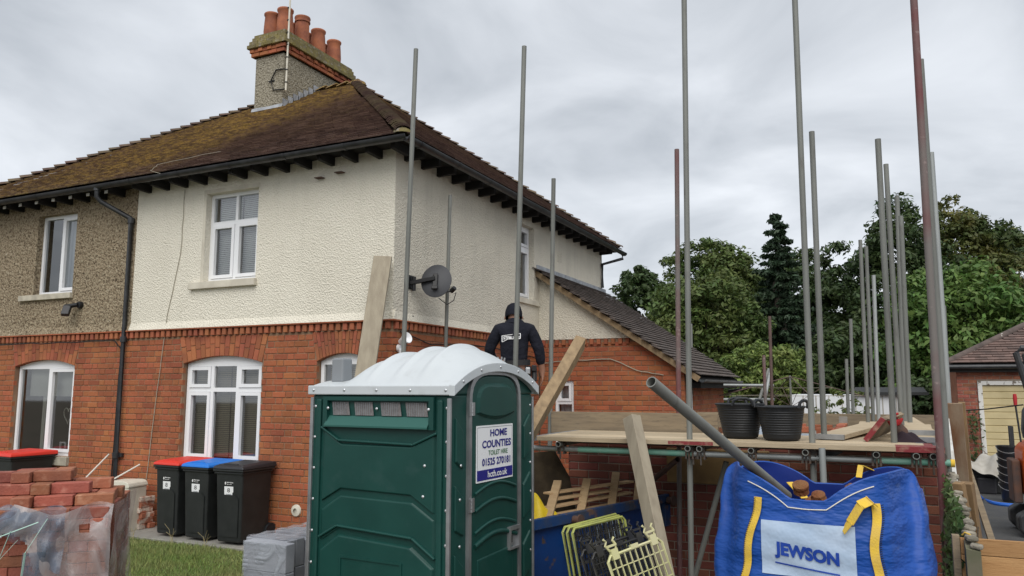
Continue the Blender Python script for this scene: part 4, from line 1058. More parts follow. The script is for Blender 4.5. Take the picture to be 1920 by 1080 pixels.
# ---- neighbour's security camera, corner floodlight
pc = Vector((-11.06, F - .012, 3.15))
sc_ = thing('security_camera', 'small black floodlight camera under neighbour\'s upstairs window', 'camera', tuple(pc), world=True)
s_ = MB(); s_.lathe([(0, 0), (.055, 0), (.05, .05), (0, .055)], 16, Matrix.Translation(pc + Vector((.04, 0, .05))) @ Matrix.Rotation(math.pi / 2, 4, 'X')); s_.build('mount', 'dish_black', sc_)
s_ = MB(); s_.tube(pc + Vector((.03, -.05, .05)), pc + Vector((-.14, -.14, .02)), .035); s_.build('arm', 'dish_black', sc_)
s_ = MB(); s_.beam(pc + Vector((-.10, -.12, .02)), pc + Vector((-.04, -.20, -.12)), .11, .07); s_.build('lamp_head', 'bin_charcoal', sc_, bevel=.01)
pl = Vector((XC + .015, F + .12, 2.48))
fl_ = thing('floodlight', 'white security floodlight on brick corner behind leaning plank', 'light', tuple(pl), world=True)
s_ = MB(); s_.lathe([(0, 0), (.05, 0), (.045, .04), (0, .045)], 16, Matrix.Translation(pl + Vector((0, 0, -.06))) @ Matrix.Rotation(math.pi / 2, 4, 'Y')); s_.build('mount', 'upvc', fl_)
s_ = MB(); s_.lathe([(0, -.02), (.03, -.02), (.045, .05), (.075, .12), (.07, .13), (0, .10)], 18, Matrix.Translation(pl + Vector((.05, -.02, .02))) @ Matrix.Rotation(R(70), 4, Vector((.3, 1, 0)))); s_.build('lamp_head', 'upvc', fl_)
s_ = MB(); s_.lathe([(0, -.10), (.03, -.09), (.035, -.02), (0, .0)], 14, Matrix.Translation(pl + Vector((.05, -.01, -.06)))); s_.build('sensor', 'upvc', fl_)

# ================================================================== PORTABLE TOILET
def portable_toilet():
    W, D, ZL = 1.21, 1.16, 1.885
    t = thing('portable_toilet', 'dark green portable toilet with white ribbed roof in front of brick house', 'toilet', (-2.543, 4.492, 0), R(-4))
    b = MB(); b.box((-W, 0, 0), (-.0, D, ZL))
    # barrel-shaped gable ends under the roof
    b2 = [(y, ZL + .045 + .155 * (1 - abs(2 * y / D - 1) ** 2.3)) for y in [D * i / 14 for i in range(15)]]
    b.prism([(0, ZL + .0005), (D, ZL + .0005)] + b2[::-1], -.0005, .05, Matrix.Rotation(math.pi / 2, 4, 'Z'))
    body = b.build('body', 'green_plastic', t, bevel=.012)
    # ---- side wall (faces -y)
    def rel(poly, y0, name='wall_panel', m='green_plastic', inset=.02):
        s_ = MB(); s_.prism(poly, y0, .004, inset=inset); return s_.build(name, m, body, bevel=.006)
    rel([(-1.085, 1.63), (-.93, 1.545), (-.29, 1.545), (-.11, 1.62), (-.11, 1.11), (-.29, 1.215), (-.93, 1.225), (-1.10, 1.13)], -.016)
    rel([(-1.10, 1.075), (-.93, 1.185), (-.29, 1.175), (-.11, 1.07), (-.11, .81), (-.29, .93), (-.93, .96), (-1.10, .86)], -.008)
    rel([(-1.10, .80), (-.93, .92), (-.29, .89), (-.11, .77), (-.11, .12), (-1.10, .12)], -.018)
    s_ = MB(); s_.panel(-.90, -.36, .16, .78, [(-.885, -.375, .18, .765)], y=-.026, depth=.01, back=True); s_.build('inner_panel_rib', 'green_plastic', body, bevel=.003)
    # raised ribs along the panel tops
    for pts in ([(-1.105, 1.655), (-.94, 1.565), (-.285, 1.555), (-.095, 1.635)], [(-1.10, .885), (-.935, .975), (-.285, .945), (-.10, .83)]):
        s_ = MB()
        for p, q in zip(pts, pts[1:]): s_.beam((p[0], -.016, p[1]), (q[0], -.016, q[1]), .022, .016)
        s_.build('wall_rib', 'rib_highlight', body, bevel=.006)
    for x in (-1.135, -.075):
        s_ = MB(); s_.box((x - .022, -.022, .05), (x + .022, .002, ZL - .03)); s_.build('corner_rib', 'green_plastic', body, bevel=.012, seg=3)
    # vent recess: frame, four mesh vents, sloping sill
    s_ = MB(); s_.panel(-1.085, -.115, 1.655, 1.872, [(-1.045, -.155, 1.675, 1.845)], y=-.03, depth=.03, back=True); s_.build('vent_surround', 'green_plastic', body, bevel=.008)
    for (a, c) in ((-1.02, -.845), (-.815, -.63), (-.58, -.39), (-.365, -.17)):
        s_ = MB(); s_.add([(a, -.005, 1.835), (c - .02, -.005, 1.835), (c, -.012, 1.742), (a + .02, -.012, 1.742)], [(3, 2, 1, 0)])
        vv = s_.build('vent', 'vent_mesh', body)
        s_ = MB()
        for k in range(1, 9): s_.box((a + .003 + (c - a - .025) * k / 9, -.0135, 1.742), (a + .006 + (c - a - .025) * k / 9, -.0105, 1.832))
        s_.build('vent_wires', 'vent_grey', body)
    s_ = MB(); s_.add([(-1.04, -.006, 1.737), (-.155, -.006, 1.737), (-.155, -.045, 1.672), (-1.06, -.045, 1.672), (-1.06, -.045, 1.66), (-.155, -.045, 1.66), (-.155, -.0, 1.66), (-1.06, 0, 1.66)], [(3, 2, 1, 0), (4, 5, 2, 3), (7, 6, 5, 4)]); s_.build('vent_sill', 'green_sill', body)
    # aluminium corner strips
    for (x, y) in ((-.006, -.006), (-W + .002, -.006), (-.006, D + .006)):
        s_ = MB(); s_.box((x - .012, y - .010, 0), (x + .016, y + .012, ZL - .02)); s_.build('corner_strip', 'aluminium', body, bevel=.004)
    # ---- door side (faces +x): local u = y
    TDr = Matrix.Rotation(math.pi / 2, 4, 'Z')
    ya, yb, zt, zsp = .215, .915, 2.045, 1.80
    def archline(a, c, top, spring, n=14, z0=.10):
        r = (c - a) / 2; cm = (a + c) / 2; p = [(a, z0)]
        for i in range(n + 1):
            th = math.pi - math.pi * i / n
            cs, sn = math.cos(th), math.sin(th)
            p.append((cm + r * math.copysign(abs(cs) ** .62, cs), spring + (top - spring) * abs(sn) ** .62))
        return p + [(c, z0)]
    dl = archline(ya + .02, yb - .02, zt - .02, zsp)
    s_ = MB(TDr); s_.prism(dl, -.018, -.002, inset=.008); door = s_.build('door', 'green_plastic', t, bevel=.008)
    s_ = MB(TDr); o1, o2 = archline(ya - .018, yb + .018, zt + .018, zsp), archline(ya + .016, yb - .016, zt - .016, zsp)
    n = len(o1); vs_ = [(u, -.026, z) for u, z in o1] + [(u, -.026, z) for u, z in o2] + [(u, 0, z) for u, z in o1] + [(u, 0, z) for u, z in o2]
    s_.add(vs_, [f for i in range(n - 1) for f in ((i, n + i, n + i + 1, i + 1), (2 * n + i, i, i + 1, 2 * n + i + 1), (n + i, 3 * n + i, 3 * n + i + 1, n + i + 1))])
    s_.build('door_frame', 'aluminium', t)
    # moulded door relief
    up = archline(ya + .075, yb - .075, zt - .075, zsp, z0=1.76)
    dn = [(yb - .075 - (yb - ya - .15) * i / 8, 1.755 - .05 * math.sin(math.pi * i / 8)) for i in range(9)]
    s_ = MB(TDr); s_.prism(up[1:-1] + dn, -.036, -.016, inset=.03); s_.build('door_bulge', 'green_plastic', door, bevel=.012, seg=3)
    for (z, w_, mm) in ((1.245, .018, 'rib_highlight'), (1.13, .022, 'green_plastic'), (.985, .018, 'rib_highlight'), (.90, .03, 'green_plastic')):
        pts = [(.018 + .004, ya + .06 + (yb - ya - .12) * i / 10, z + .055 * math.sin(math.pi * i / 10) - .03) for i in range(11)]
        s_ = MB(); s_.path(pts, w_ * .6, 8); s_.build('door_rib', mm, door, auto=70)
    s_ = MB(TDr); s_.prism([(ya + .10, .78), (yb - .10, .80), (yb - .10, .2), (ya + .10, .2)], -.024, -.015, inset=.012); s_.build('door_lower_panel', 'green_plastic', door, bevel=.006)
    # side ribs left and right of the door
    for (a, c, z) in ((.055, .15, 1.74), (.05, .16, 1.30), (.05, .16, .86), (.05, .16, .4)):
        for flip in (0, 1):
            p, q = (a, c) if not flip else (D - a, D - c)
            s_ = MB(TDr); s_.prism([(p, z), (q, z - .09), (q, z - .35), (p, z - .30)][::(1 if not flip else -1)], -.014, .001, inset=.012); s_.build('wall_panel', 'green_plastic', body, bevel=.005)
    for z in (1.79, 1.15, .45):
        s_ = MB(TDr); s_.box((ya - .03, -.034, z - .045), (ya + .04, -.024, z + .045))
        for k in range(4): s_.tube((ya + .002, -.036, z - .045 + .0235 * k), (ya + .002, -.036, z - .045 + .0235 * k + .019), .008, seg=8)
        s_.build('hinge', 'steel', door)
    s_ = MB(TDr); s_.panel(.73, .885, .77, .93, [(.75, .87, .785, .905)], y=-.045, depth=.028, back=True); s_.box((.75, -.022, .785), (.87, -.019, .905)); hd = s_.build('door_handle', 'aluminium', door, bevel=.005)
    s_ = MB(TDr); s_.box((.775, -.028, .815), (.795, -.022, .865)); s_.build('keyhole', 'hollow', door)
    # sign
    s_ = MB(TDr); s_.box((.292, -.024, 1.285), (.805, -.0195, 1.672)); sg = s_.build('sign', 'sign_white', t)
    fn = lambda u, z: (u, -.0265, z)
    def wr(name, m, rows):
        for (tx, u0, u1, z0, z1, bold) in rows:
            s_ = MB(TDr); letters(s_, tx, u0, u1, z0, z1, fn, bold); s_.build(name, m, sg)
    wr('sign_lettering', 'navy', [('HOME', .475, .715, 1.592, 1.643, .03), ('COUNTIES', .365, .775, 1.515, 1.568, .03), ('01525 270181', .365, .765, 1.393, 1.445, .03)])
    wr('sign_lettering', 'print_green', [('TOILET HIRE', .45, .725, 1.463, 1.497, .012)])
    s_ = MB(TDr); s_.box((.300, -.0258, 1.298), (.797, -.0242, 1.368)); s_.build('sign_band', 'navy', sg)
    s_ = MB(TDr); letters(s_, 'hcth.co.uk', .44, .715, 1.312, 1.356, lambda u, z: (u, -.0275, z), .02); s_.build('sign_lettering', 'print_white', sg)
    s_ = MB(TDr); s_.panel(.302, .795, 1.296, 1.661, [(.306, .791, 1.300, 1.657)], y=-.0246, depth=.0004); s_.build('sign_border', 'vent_grey', sg)
    # ---- roof: white plastic barrel with a lower rear step
    def hh(s):
        a = min(max((s - .17) / .15, 0), 1); a = a * a * (3 - 2 * a)
        h = .055 + (.205 - .055) * a + .075 * max(0, min(1, (s - .3) / .35))
        if s > .80: h -= .125 * ((s - .80) / .2) ** 1.5
        for c in (.40, .58, .76):
            d = abs(s - c) / .042
            if d < 1: h += .036 * (1 + math.cos(math.pi * d)) * .5
        return h
    def prof(t, s):
        e = abs(2 * t - 1); p = 3.2 - 1.0 * min(1, max(0, (s - .15) / .4))
        base = (1 - e ** p)
        return hh(s) * base
    ov = .028
    s_ = MB()
    s_.grid(lambda i, j: (-W - ov + .02 + (W + ov + .01) * i, -ov + .022 + (D + 2 * ov - .044) * j, ZL + .062 + (hh(i) + .0) * max(0, 1 - abs(2 * j - 1) ** (3.4 - 1.2 * min(1, max(0, (i - .15) / .4))))), 90, 44)
    s_.add([(-W - ov + .02, -ov + .022, ZL + .062), (-W - ov + .02, D + ov - .022, ZL + .062)] + [(-W - ov + .02, -ov + .022 + (D + 2 * ov - .044) * j / 10, ZL + .062 + hh(0) * max(0, 1 - abs(2 * j / 10 - 1) ** 3.4)) for j in range(11)][::-1], [tuple(range(13))[::-1]])
    rf = s_.build('roof', 'roof_plastic', t, auto=60)
    # flange: straight along the sides, arched over the door end
    s_ = MB()
    s_.box((-W - ov, -ov, ZL + .0), (.012, -ov + .028, ZL + .066)); s_.box((-W - ov, D + ov - .028, ZL), (.012, D + ov, ZL + .066)); s_.box((-W - ov, -ov + .028, ZL), (-W - ov + .028, D + ov - .028, ZL + .066))
    s_.build('roof_flange', 'roof_plastic', rf, bevel=.007)
    s_ = MB(); n = 30
    def arc(j, dz):
        y = -ov + (D + 2 * ov) * j; h = hh(1.0) + .0
        return y, ZL + .062 + (h + .01) * max(0, 1 - abs(2 * j - 1) ** 2.2) + dz
    vs_ = []
    for j in range(n + 1):
        y, z = arc(j / n, 0); ez = .062 if 2 < j < n - 2 else .066
        vs_ += [(.005, y, z + .008), (.05, y, z + .002), (.05, y, z - ez), (.005, y, z - ez)]
    s_.add(vs_, [f for j in range(n) for f in ((4 * j, 4 * j + 1, 4 * j + 5, 4 * j + 4), (4 * j + 1, 4 * j + 2, 4 * j + 6, 4 * j + 5), (4 * j + 2, 4 * j + 3, 4 * j + 7, 4 * j + 6), (4 * j + 3, 4 * j, 4 * j + 4, 4 * j + 7))] + [(0, 3, 2, 1), (4 * n, 4 * n + 1, 4 * n + 2, 4 * n + 3)])
    s_.build('door_hood', 'roof_plastic', rf, bevel=.004)
    s_ = MB(); s_.box((-1.15, .12, ZL + .09), (-1.04, .23, ZL + .27)); s_.build('vent_pipe', 'vent_grey', t, bevel=.012)
    # rivets
    riv = MB(); riv.lathe([(0, .006), (.006, .0055), (.0105, .002), (.011, 0)], 10); first = None
    def rivet(p, rot):
        nonlocal first
        if first is None: first = riv.build('rivet', 'rivet', t); b_ = first
        else: b_ = copy_mesh(first, t)
        b_.location = p; b_.rotation_euler = rot
    for k in range(5): rivet((-W + .03 + k * .29, -ov - .001, ZL + .034), (math.pi / 2, 0, 0))
    for k in range(8):
        rivet((-W + .03, -.001, 1.80 - k * .22), (math.pi / 2, 0, 0)); rivet((-.027, -.001, 1.80 - k * .22), (math.pi / 2, 0, 0))
        rivet((.001, D - .03, 1.80 - k * .22), (0, math.pi / 2, 0))
    for x in (-1.035, -.605, -.155): rivet((x, -.031 if x != -.605 else -.014, 1.79), (math.pi / 2, 0, 0))
    for (y, z) in ((.11, 1.42), (.10, 1.2), (.10, .9)): rivet((.016, y, z), (0, math.pi / 2, 0))
    for (x, z) in ((-.19, 1.42), (-.20, 1.22)): rivet((x, -.017, z), (math.pi / 2, 0, 0))
    for j in (.09, .28, .5, .72, .91):
        y, z = arc(j, -.028); rivet((.0505, y, z), (0, math.pi / 2, 0))
portable_toilet()

# ================================================================== WHEELIE BINS
def wheelie_bin(label, lid, loc, rz, sticker, w=.43, d=.53):
    t = thing('wheelie_bin', label, 'bin', loc, rz, 'wheelie bins against the brick wall')
    b = MB(); h = .93
    def ringz(z, k): return [(-w / 2 * k, -d / 2 * k, z), (w / 2 * k, -d / 2 * k, z), (w / 2 * k, d / 2, z), (-w / 2 * k, d / 2, z)]
    R0, R1 = ringz(.03, .86), ringz(h - .05, .99)
    b.add(R0 + R1, [(3, 2, 1, 0), (0, 1, 5, 4), (1, 2, 6, 5), (2, 3, 7, 6), (3, 0, 4, 7)])
    b.build('body', 'bin_black', t, bevel=.025, seg=3)
    s_ = MB(); s_.box((-w / 2 - .025, -d / 2 - .025, h - .055), (w / 2 + .025, d / 2 + .02, h - .028)); s_.box((-w / 2 - .012, -d / 2 - .012, h - .085), (w / 2 + .012, d / 2, h - .06)); s_.build('rim', 'bin_black', t, bevel=.008)
    s_ = MB(); s_.add([(-.15, -d / 2 * .90 - .004, .10), (.15, -d / 2 * .90 - .004, .10), (.16, -d / 2 * .955 - .006, .55), (.10, -d / 2 * .958 - .006, .60), (-.10, -d / 2 * .958 - .006, .60), (-.16, -d / 2 * .955 - .006, .55)], [(0, 1, 2, 3, 4, 5)]); s_.build('front_panel', 'bin_black', t)
    l_ = MB(); a, c = w / 2 + .03, d / 2 + .03
    l_.add([(-a, -c, h - .025), (a, -c, h - .025), (a, c + .02, h - .025), (-a, c + .02, h - .025), (-a + .01, -c + .01, h + .005), (a - .01, -c + .01, h + .005), (a - .01, c + .02, h + .03), (-a + .01, c + .02, h + .03),
            (-a + .06, -c + .06, h + .03), (a - .06, -c + .06, h + .03), (a - .06, c - .10, h + .048), (-a + .06, c - .10, h + .048)],
           [(3, 2, 1, 0), (0, 1, 5, 4), (1, 2, 6, 5), (2, 3, 7, 6), (3, 0, 4, 7), (4, 5, 9, 8), (5, 6, 10, 9), (6, 7, 11, 10), (7, 4, 8, 11), (8, 9, 10, 11)])
    ld = l_.build('lid', lid, t, bevel=.010, seg=3)
    s_ = MB(); s_.box((-.12, -c + .052, h + .018), (.12, -c + .066, h + .042)); s_.build('lid_handle', lid, ld, bevel=.006)
    s_ = MB(); s_.tube((-w / 2 + .02, d / 2 + .06, h - .03), (w / 2 - .02, d / 2 + .06, h - .03), .016); s_.box((-w / 2 + .02, d / 2, h - .05), (-w / 2 + .05, d / 2 + .065, h - .015)); s_.box((w / 2 - .05, d / 2, h - .05), (w / 2 - .02, d / 2 + .065, h - .015)); s_.build('handle', 'bin_black', t)
    for s in (-1, 1):
        s_ = MB(); s_.tube((s * (w / 2 - .06), d / 2 + .02, .10), (s * (w / 2 + .0), d / 2 + .02, .10), .10, seg=20); s_.build('wheel', 'rubber', t)
    if sticker:
        y = lambda z: -d / 2 * (.86 + .13 * (z - .03) / (h - .08)) - .004
        s_ = MB(); z0, z1 = .585, .70
        s_.add([(-.065, y(z0), z0), (.055, y(z0), z0), (.06, y(z0 + .04), z0 + .045), (.072, y(z0 + .04), z0 + .045), (.072, y(z1), z1), (-.07, y(z1), z1), (-.07, y(z0 + .04), z0 + .045)], [(0, 1, 2, 3, 4, 5, 6)]); st = s_.build('sticker', 'sign_white', t)
        s_ = MB(); letters(s_, '8', -.022, .02, z0 + .045, z0 + .095, lambda u, z: (u, y(z) - .002, z)); s_.build('sticker_number', 'print_black', st)
        s_ = MB(); letters(s_, 'Wheelie bin', -.04, .045, z0 + .017, z0 + .028, lambda u, z: (u, y(z) - .002, z)) if False else s_.box((-.04, y(z0 + .02) - .002, z0 + .018), (.045, y(z0 + .02) - .0015, z0 + .024)); s_.build('sticker_line', 'vent_grey', st)
        s_ = MB(); letters(s_, 'Milton Keynes', -.03, .07, .737, .755, lambda u, z: (u, y(z) - .002, z), .03); s_.build('council_lettering', 'print_white', t)
        s_ = MB(); letters(s_, 'City Council', -.03, .045, .718, .73, lambda u, z: (u, y(z) - .002, z), .03); s_.build('council_lettering', 'print_white', t)
        s_ = MB()
        for k in range(5):
            th = 2 * math.pi * k / 5 + .3; s_.add([(-.052 + .006 * math.cos(th) + .007 * math.cos(q), y(.737) - .002, .737 + .011 * math.sin(th) + .008 * math.sin(q)) for q in [j * 1.0472 for j in range(6)]], [(0, 1, 2, 3, 4, 5)])
        s_.build('council_emblem', 'print_white', t)
bp = [onY(310, 1012, 7.38), onY(369, 1018, 7.38), onY(430, 1024, 7.38)]
wheelie_bin('black wheelie bin with red lid first of three under white window', 'bin_red', (bp[0].x, 7.62, .036), R(-3), True)
wheelie_bin('black wheelie bin with bright blue lid between two others', 'bin_blue', (bp[1].x, 7.58, .036), R(-2), True)
wheelie_bin('black wheelie bin with charcoal lid nearest green portable toilet', 'bin_charcoal', (bp[2].x + .02, 7.56, .036), R(1), True)
pb = onY(20, 852, 7.3)
wheelie_bin('black wheelie bin with red lid behind loose bricks at neighbour\'s window', 'bin_red', (pb.x - .12, 7.55, .036), R(-4), False, w=.56, d=.62)

# ================================================================== BRICK PACKS, BLOCKS AND ODDMENTS BY THE WALL
def loose_brick_src(name, m, L=.215, Dp=.1025, H=.065):
    b = MB(); b.box((-L / 2, -Dp / 2, 0), (L / 2, Dp / 2, H)); o = b.build(name, m, None, bevel=.004, seg=1); return o
def brick_pack():
    ang = R(43); C = at(205, 950, 4.75)
    ex, ey = Vector((math.cos(ang), math.sin(ang), 0)), Vector((-math.sin(ang), math.cos(ang), 0))
    top = C.z
    t = thing('brick_pack', 'shrink-wrapped pack of red bricks torn open at its corner', 'brick pack', (C.x, C.y, 0), ang)
    pal = MB()
    for k in range(3): pal.box((-1.05, .02 + k * .38, .0), (0, .12 + k * .38, .10))
    pal.build('pallet_bearer', 'pallet_wood', t)
    pd = MB()
    for k in range(5): pd.box((-1.05 + k * .23, -.0, .101), (-1.05 + k * .23 + .14, .9, .122))
    pd.build('pallet_deck', 'pallet_wood', t)
    b0 = MB(); b0.box((-.1075, -.05125, 0), (.1075, .05125, .0645)); src = b0.build('brick', 'brick_new', t, bevel=.004, seg=1); used = False
    def put(x, y, z, rz=0.0, rx=0.0):
        nonlocal used
        o = src if not used else copy_mesh(src, t); used = True
        o.location = (x, y, z); o.rotation_euler = (rx, random.gauss(0, .006), rz)
    nrow = int((top - .125) / .0655); z0 = top - nrow * .0655
    core = MB(); core.box((-1.02, .11, .125), (-.11, .84, top - .03)); core.build('inner_bricks', 'brick_new', t)
    for r in range(nrow):
        z = z0 + r * .0655
        torn = r < nrow - 3
        if r % 2 == 0:
            for k in range(10):
                x = -.0525 - k * .104
                if torn and x < -.86 and random.random() < .15: continue
                put(x, .1075 + random.gauss(0, .004), z, math.pi / 2)
            for k in range(1, 4): put(-.0525, .1075 + k * .217, z, math.pi / 2)
        else:
            for k in range(5): put(-.108 - k * .217, .0525 + random.gauss(0, .004), z)
            for k in range(1, 8): put(-.108, .0525 + k * .104, z)
    # loose bricks on top, three untidy tiers
    def tier(u0, u1, y, z, seq):
        u = u0; i = 0
        while u > u1:
            L = .215 if seq[i % len(seq)] else .1025
            put(u - L / 2, y + random.gauss(0, .006), z, (0 if seq[i % len(seq)] else math.pi / 2) + random.gauss(0, .03)); u -= L + random.uniform(.002, .01); i += 1
    H = .067
    tier(.0, -1.05, .16, top, [1, 1, 0, 1, 0, 0]); tier(-.02, -1.05, .34, top, [0, 1, 1, 0, 1]); tier(.0, -1.05, .52, top, [1, 0, 0, 1, 1])
    tier(-.15, -.80, .24, top + H, [1, 0, 1, 0, 0]); tier(-.06, -.85, .45, top + H, [1, 1, 0, 1])
    tier(-.28, -.72, .34, top + 2 * H, [1, 0, 1]); tier(-.30, -.62, .47, top + 2 * H, [0, 1])
    # plastic wrap: front sheet with folds, hanging lower left corner torn away, right face sheet
    rr = random.Random(4)
    ph = [rr.uniform(0, 6.28) for _ in range(8)]
    def fr(i, j):
        x = .02 - 1.02 * i; z = .10 + (top + .0 - .10) * j
        y = -.035 - .030 * math.sin(9 * x + 3 * z + ph[0]) * (1 - .5 * j) - .018 * math.sin(23 * x - 11 * z + ph[1]) - .010 * math.sin(41 * x + 17 * z) - .07 * (1 - j) * math.sin(math.pi * min(1, i * 1.3))
        if j > .9: z += .03 * math.sin(14 * x + ph[2]) * (j - .9) * 10; y += .12 * (j - .9) * 10 * (.5 + .5 * math.sin(7 * x))
        return (x, y, z)
    def torn(i, j):
        if i > .40 + .03 * math.sin(j * 17) and j < .84 - .05 * math.sin(i * 21): return True
        return abs(i - .14) < .03 and .86 < j < .91 or abs(i - .22 - .1 * (j - .5)) < .02 and .36 < j < .48
    s_ = MB(); s_.grid(fr, 70, 46, skip=torn); s_.build('plastic_wrap', 'film_clear', t)
    s_ = MB(); s_.grid(lambda i, j: (.022 + .012 * math.sin(11 * i + 9 * j), .0 + .88 * i, .10 + (top - .10) * j), 20, 30); s_.build('plastic_wrap', 'film_clear', t)
    s_ = MB(); s_.grid(lambda i, j: (-.22 - .50 * i, fr(.24 + .49 * i, .5 + .5 * j)[1] - .02 - .015 * math.sin(30 * i + 9 * j), top - .36 + .37 * j + .02 * math.sin(12 * i)), 30, 24, skip=lambda i, j: (j < .62 + .12 * math.sin(9 * i) and i > .28)); s_.build('printed_wrap', 'film_blue', t)
    s_ = MB(); s_.grid(lambda i, j: (-.27 - .12 * i + .04 * math.sin(5 * j), fr(.28 + .12 * i, j * .8)[1] - .022, .12 + (top - .35) * j), 8, 26); s_.build('printed_wrap', 'film_blue', t)
    # green packing straps
    for pts in ([(-.66, -.07, top - .09), (-.58, -.12, top - .25), (-.52, -.13, top - .40)], [(-.70, -.08, top - .20), (-.55, -.12, top - .13), (-.36, -.10, top - .06)],
                [(-.49, -.12, top - .10), (-.54, -.13, top - .27), (-.58, -.13, top - .62)], [(-.45, -.12, top - .15), (-.55, -.16, top - .28), (-.66, -.13, top - .55)], [(-.31, -.10, top - .04), (-.40, -.15, top - .22), (-.43, -.14, top - .60)]):
        s_ = MB(); P = [Vector(p) for p in pts]
        for p, q in zip(P, P[1:]): s_.beam(p, q + (q - p).normalized() * .004, .014, .0015, roll=.2)
        s_.build('packing_strap', 'strap_green', t)
brick_pack()

def block_pack():
    C = at(441, 1010, 6.15); top = C.z
    t = thing('block_pack', 'film-wrapped stack of grey concrete blocks beside green portable toilet', 'block pack', (C.x, C.y, 0), R(-2))
    n = int(top / .217); z0 = top - n * .217
    s_ = MB(); s_.box((0, 0, 0), (.86, 1.02, z0 - .002)); s_.build('pallet', 'pallet_wood', t)
    b = MB(); b.box((0, 0, 0), (.438, .0985, .214)); src = None
    for r in range(n):
        for j in range(9):
            for i in range(1):
                if src is None: src = b.build('concrete_block', 'block', t, bevel=.006); o = src
                else: o = copy_mesh(src, t)
                dx = .10 if j == 0 else (.0 if j < 5 else .03)
                o.location = (dx + i * .442 + random.gauss(0, .003), j * .112 + random.gauss(0, .003), z0 + r * .2165 - (.02 if (j in (3, 6) and r == n - 1) else 0)); o.rotation_euler = (0, 0, random.gauss(0, .008))
    s_ = MB(); s_.grid(lambda i, j: (.10 + .438 * i, -.008 - .006 * abs(math.sin(60 * j)) * (1 if i < .55 else .2), z0 + (top - z0) * j), 24, 60); s_.build('plastic_wrap', 'film_block', t)
    s_ = MB(); s_.grid(lambda i, j: (.012 + .42 * i, .115 + .86 * j, top + .006 + .004 * math.sin(20 * i + 33 * j)), 16, 40); s_.build('plastic_wrap', 'film_block', t)
block_pack()

# short stack of reclaimed bricks
p = onY(266, 990, 7.72)
t = thing('reclaimed_brick_stack', 'short stack of mortar-stained reclaimed bricks beside red-lidded bin', 'brick stack', (p.x, 7.70, .036), R(2))
b = MB(); b.box((-.1125, -.055, 0), (.1125, .055, .07)); src = b.build('brick', 'brick_used', t, bevel=.008)
zz = 0
for r in range(6):
    if r % 2 == 0: spots = [(0, -.06, 0), (0, .06, 0)]
    else: spots = [(-.058, 0, math.pi / 2), (.062, 0, math.pi / 2)]
    for k, (x, y, rz) in enumerate(spots):
        o = src if (r == 0 and k == 0) else copy_mesh(src, t)
        o.location = (x + random.gauss(0, .008), y + random.gauss(0, .008), zz); o.rotation_euler = (0, 0, rz + random.gauss(0, .05))
    zz += .071
# cream box with rounded lid
p = onY(232, 930, 7.5)
t = thing('utility_box', 'cream plastic utility box standing by black downpipe', 'box', (p.x, 7.52, .006), R(8))
s_ = MB(); s_.box((-.20, -.16, 0), (.20, .17, .60)); s_.build('body', 'cream_plastic', t, bevel=.01)
s_ = MB(); vs_ = []
for y in (-.17, .18):
    for k in range(9):
        th = math.pi * .5 * k / 8; vs_.append((.21 - .10 + .10 * math.sin(th), y, .66 - .10 + .10 * math.cos(th)))
pr_ = [(-.21, .60), (.21, .60), (.21, .62), (.195, .655), (.16, .675), (.11, .685), (-.19, .675), (-.21, .66)]
s_.prism(pr_, -.17, .18); s_.build('lid', 'cream_plastic', t, bevel=.006)
s_ = MB(); s_.box((-.16, -.164, .06), (.14, -.16, .56)); s_.build('door_panel', 'white_wood', t)
for k, (a, c, lab) in enumerate([((160, 897), (204, 852), 'thin white plastic rod leaning steeply on brick wall'), ((185, 914), (262, 871), 'thin white plastic rod passing behind cream utility box')]):
    s_ = MB(); q0, q1 = onY(*a, 7.25), onY(*c, 7.86); d = (q0 - q1)
    q0 = q1 + d * ((q1.z - .01) / (q1.z - q0.z))
    s_.tube(q0, q1, .011, seg=8); one(s_, 'plastic_rod', 'pvc_white', lab, 'rod', 'plastic rods by the downpipe')
# dry grass stalks by the bins
for k, (x, y) in enumerate([(-8.75, 7.2), (-8.05, 7.2), (-7.5, 7.2)]):
    s_ = MB()
    for i in range(5):
        a = random.uniform(-.12, .12); h = random.uniform(.12, .26)
        s_.path([(x + i * .01, y, 0), (x + i * .01 + a * .4, y, h * .7), (x + i * .01 + a, y - .02, h)], .0022, 4)
    one(s_, 'grass_tuft', 'straw', ['dry grass stalks at foot of red-lidded bin', 'dry grass stalks at foot of blue-lidded bin', 'dry grass stalks at foot of charcoal-lidded bin'][k], 'grass tuft', 'dry grass tufts')

# ================================================================== EXTENSION UNDER CONSTRUCTION
EX0, EX1 = -3.02, -.34
ext = thing('extension_brickwork', 'dark new brick walls of unfinished extension under scaffold platform', 'brickwork', (EX0, F, 0), world=True)
w = MB(); w.box((EX0 + .01, F + .008, 0), (.50, F + .095, 1.395)); wf = w.build('front_wall_and_void_fill', 'mortar_new', ext)  # stretch right of the side wall is added to darken the empty void there
place_bricks(lay(EX0, .505, 0, 1.394, lambda z: [], bond='stretcher', seed=21, S=.215), (0, F, 0), 0, 'brick_dark', wf, ext, cap=300, seen=lambda x, y: x > 1060 and y > 850, D=.04)
w = MB(); w.box((EX1 - .11, F + .10, 0), (EX1 - .008, 11.4, 1.40)); wr_ = w.build('side_wall', 'mortar_new', ext)
place_bricks(lay(F, 11.4, 0, 1.394, lambda z: [], bond='stretcher', seed=22, S=.215), (EX1, 0, 0), math.pi / 2, 'brick_dark', wr_, ext, cap=60, seen=lambda x, y: True, D=.04)
w = MB(frame((EX0, 0, 0), -math.pi / 2)); w.panel(-9.0, -F, 0, 1.40, [], y=0, depth=.1); w.build('return_wall', 'mortar_new', ext)
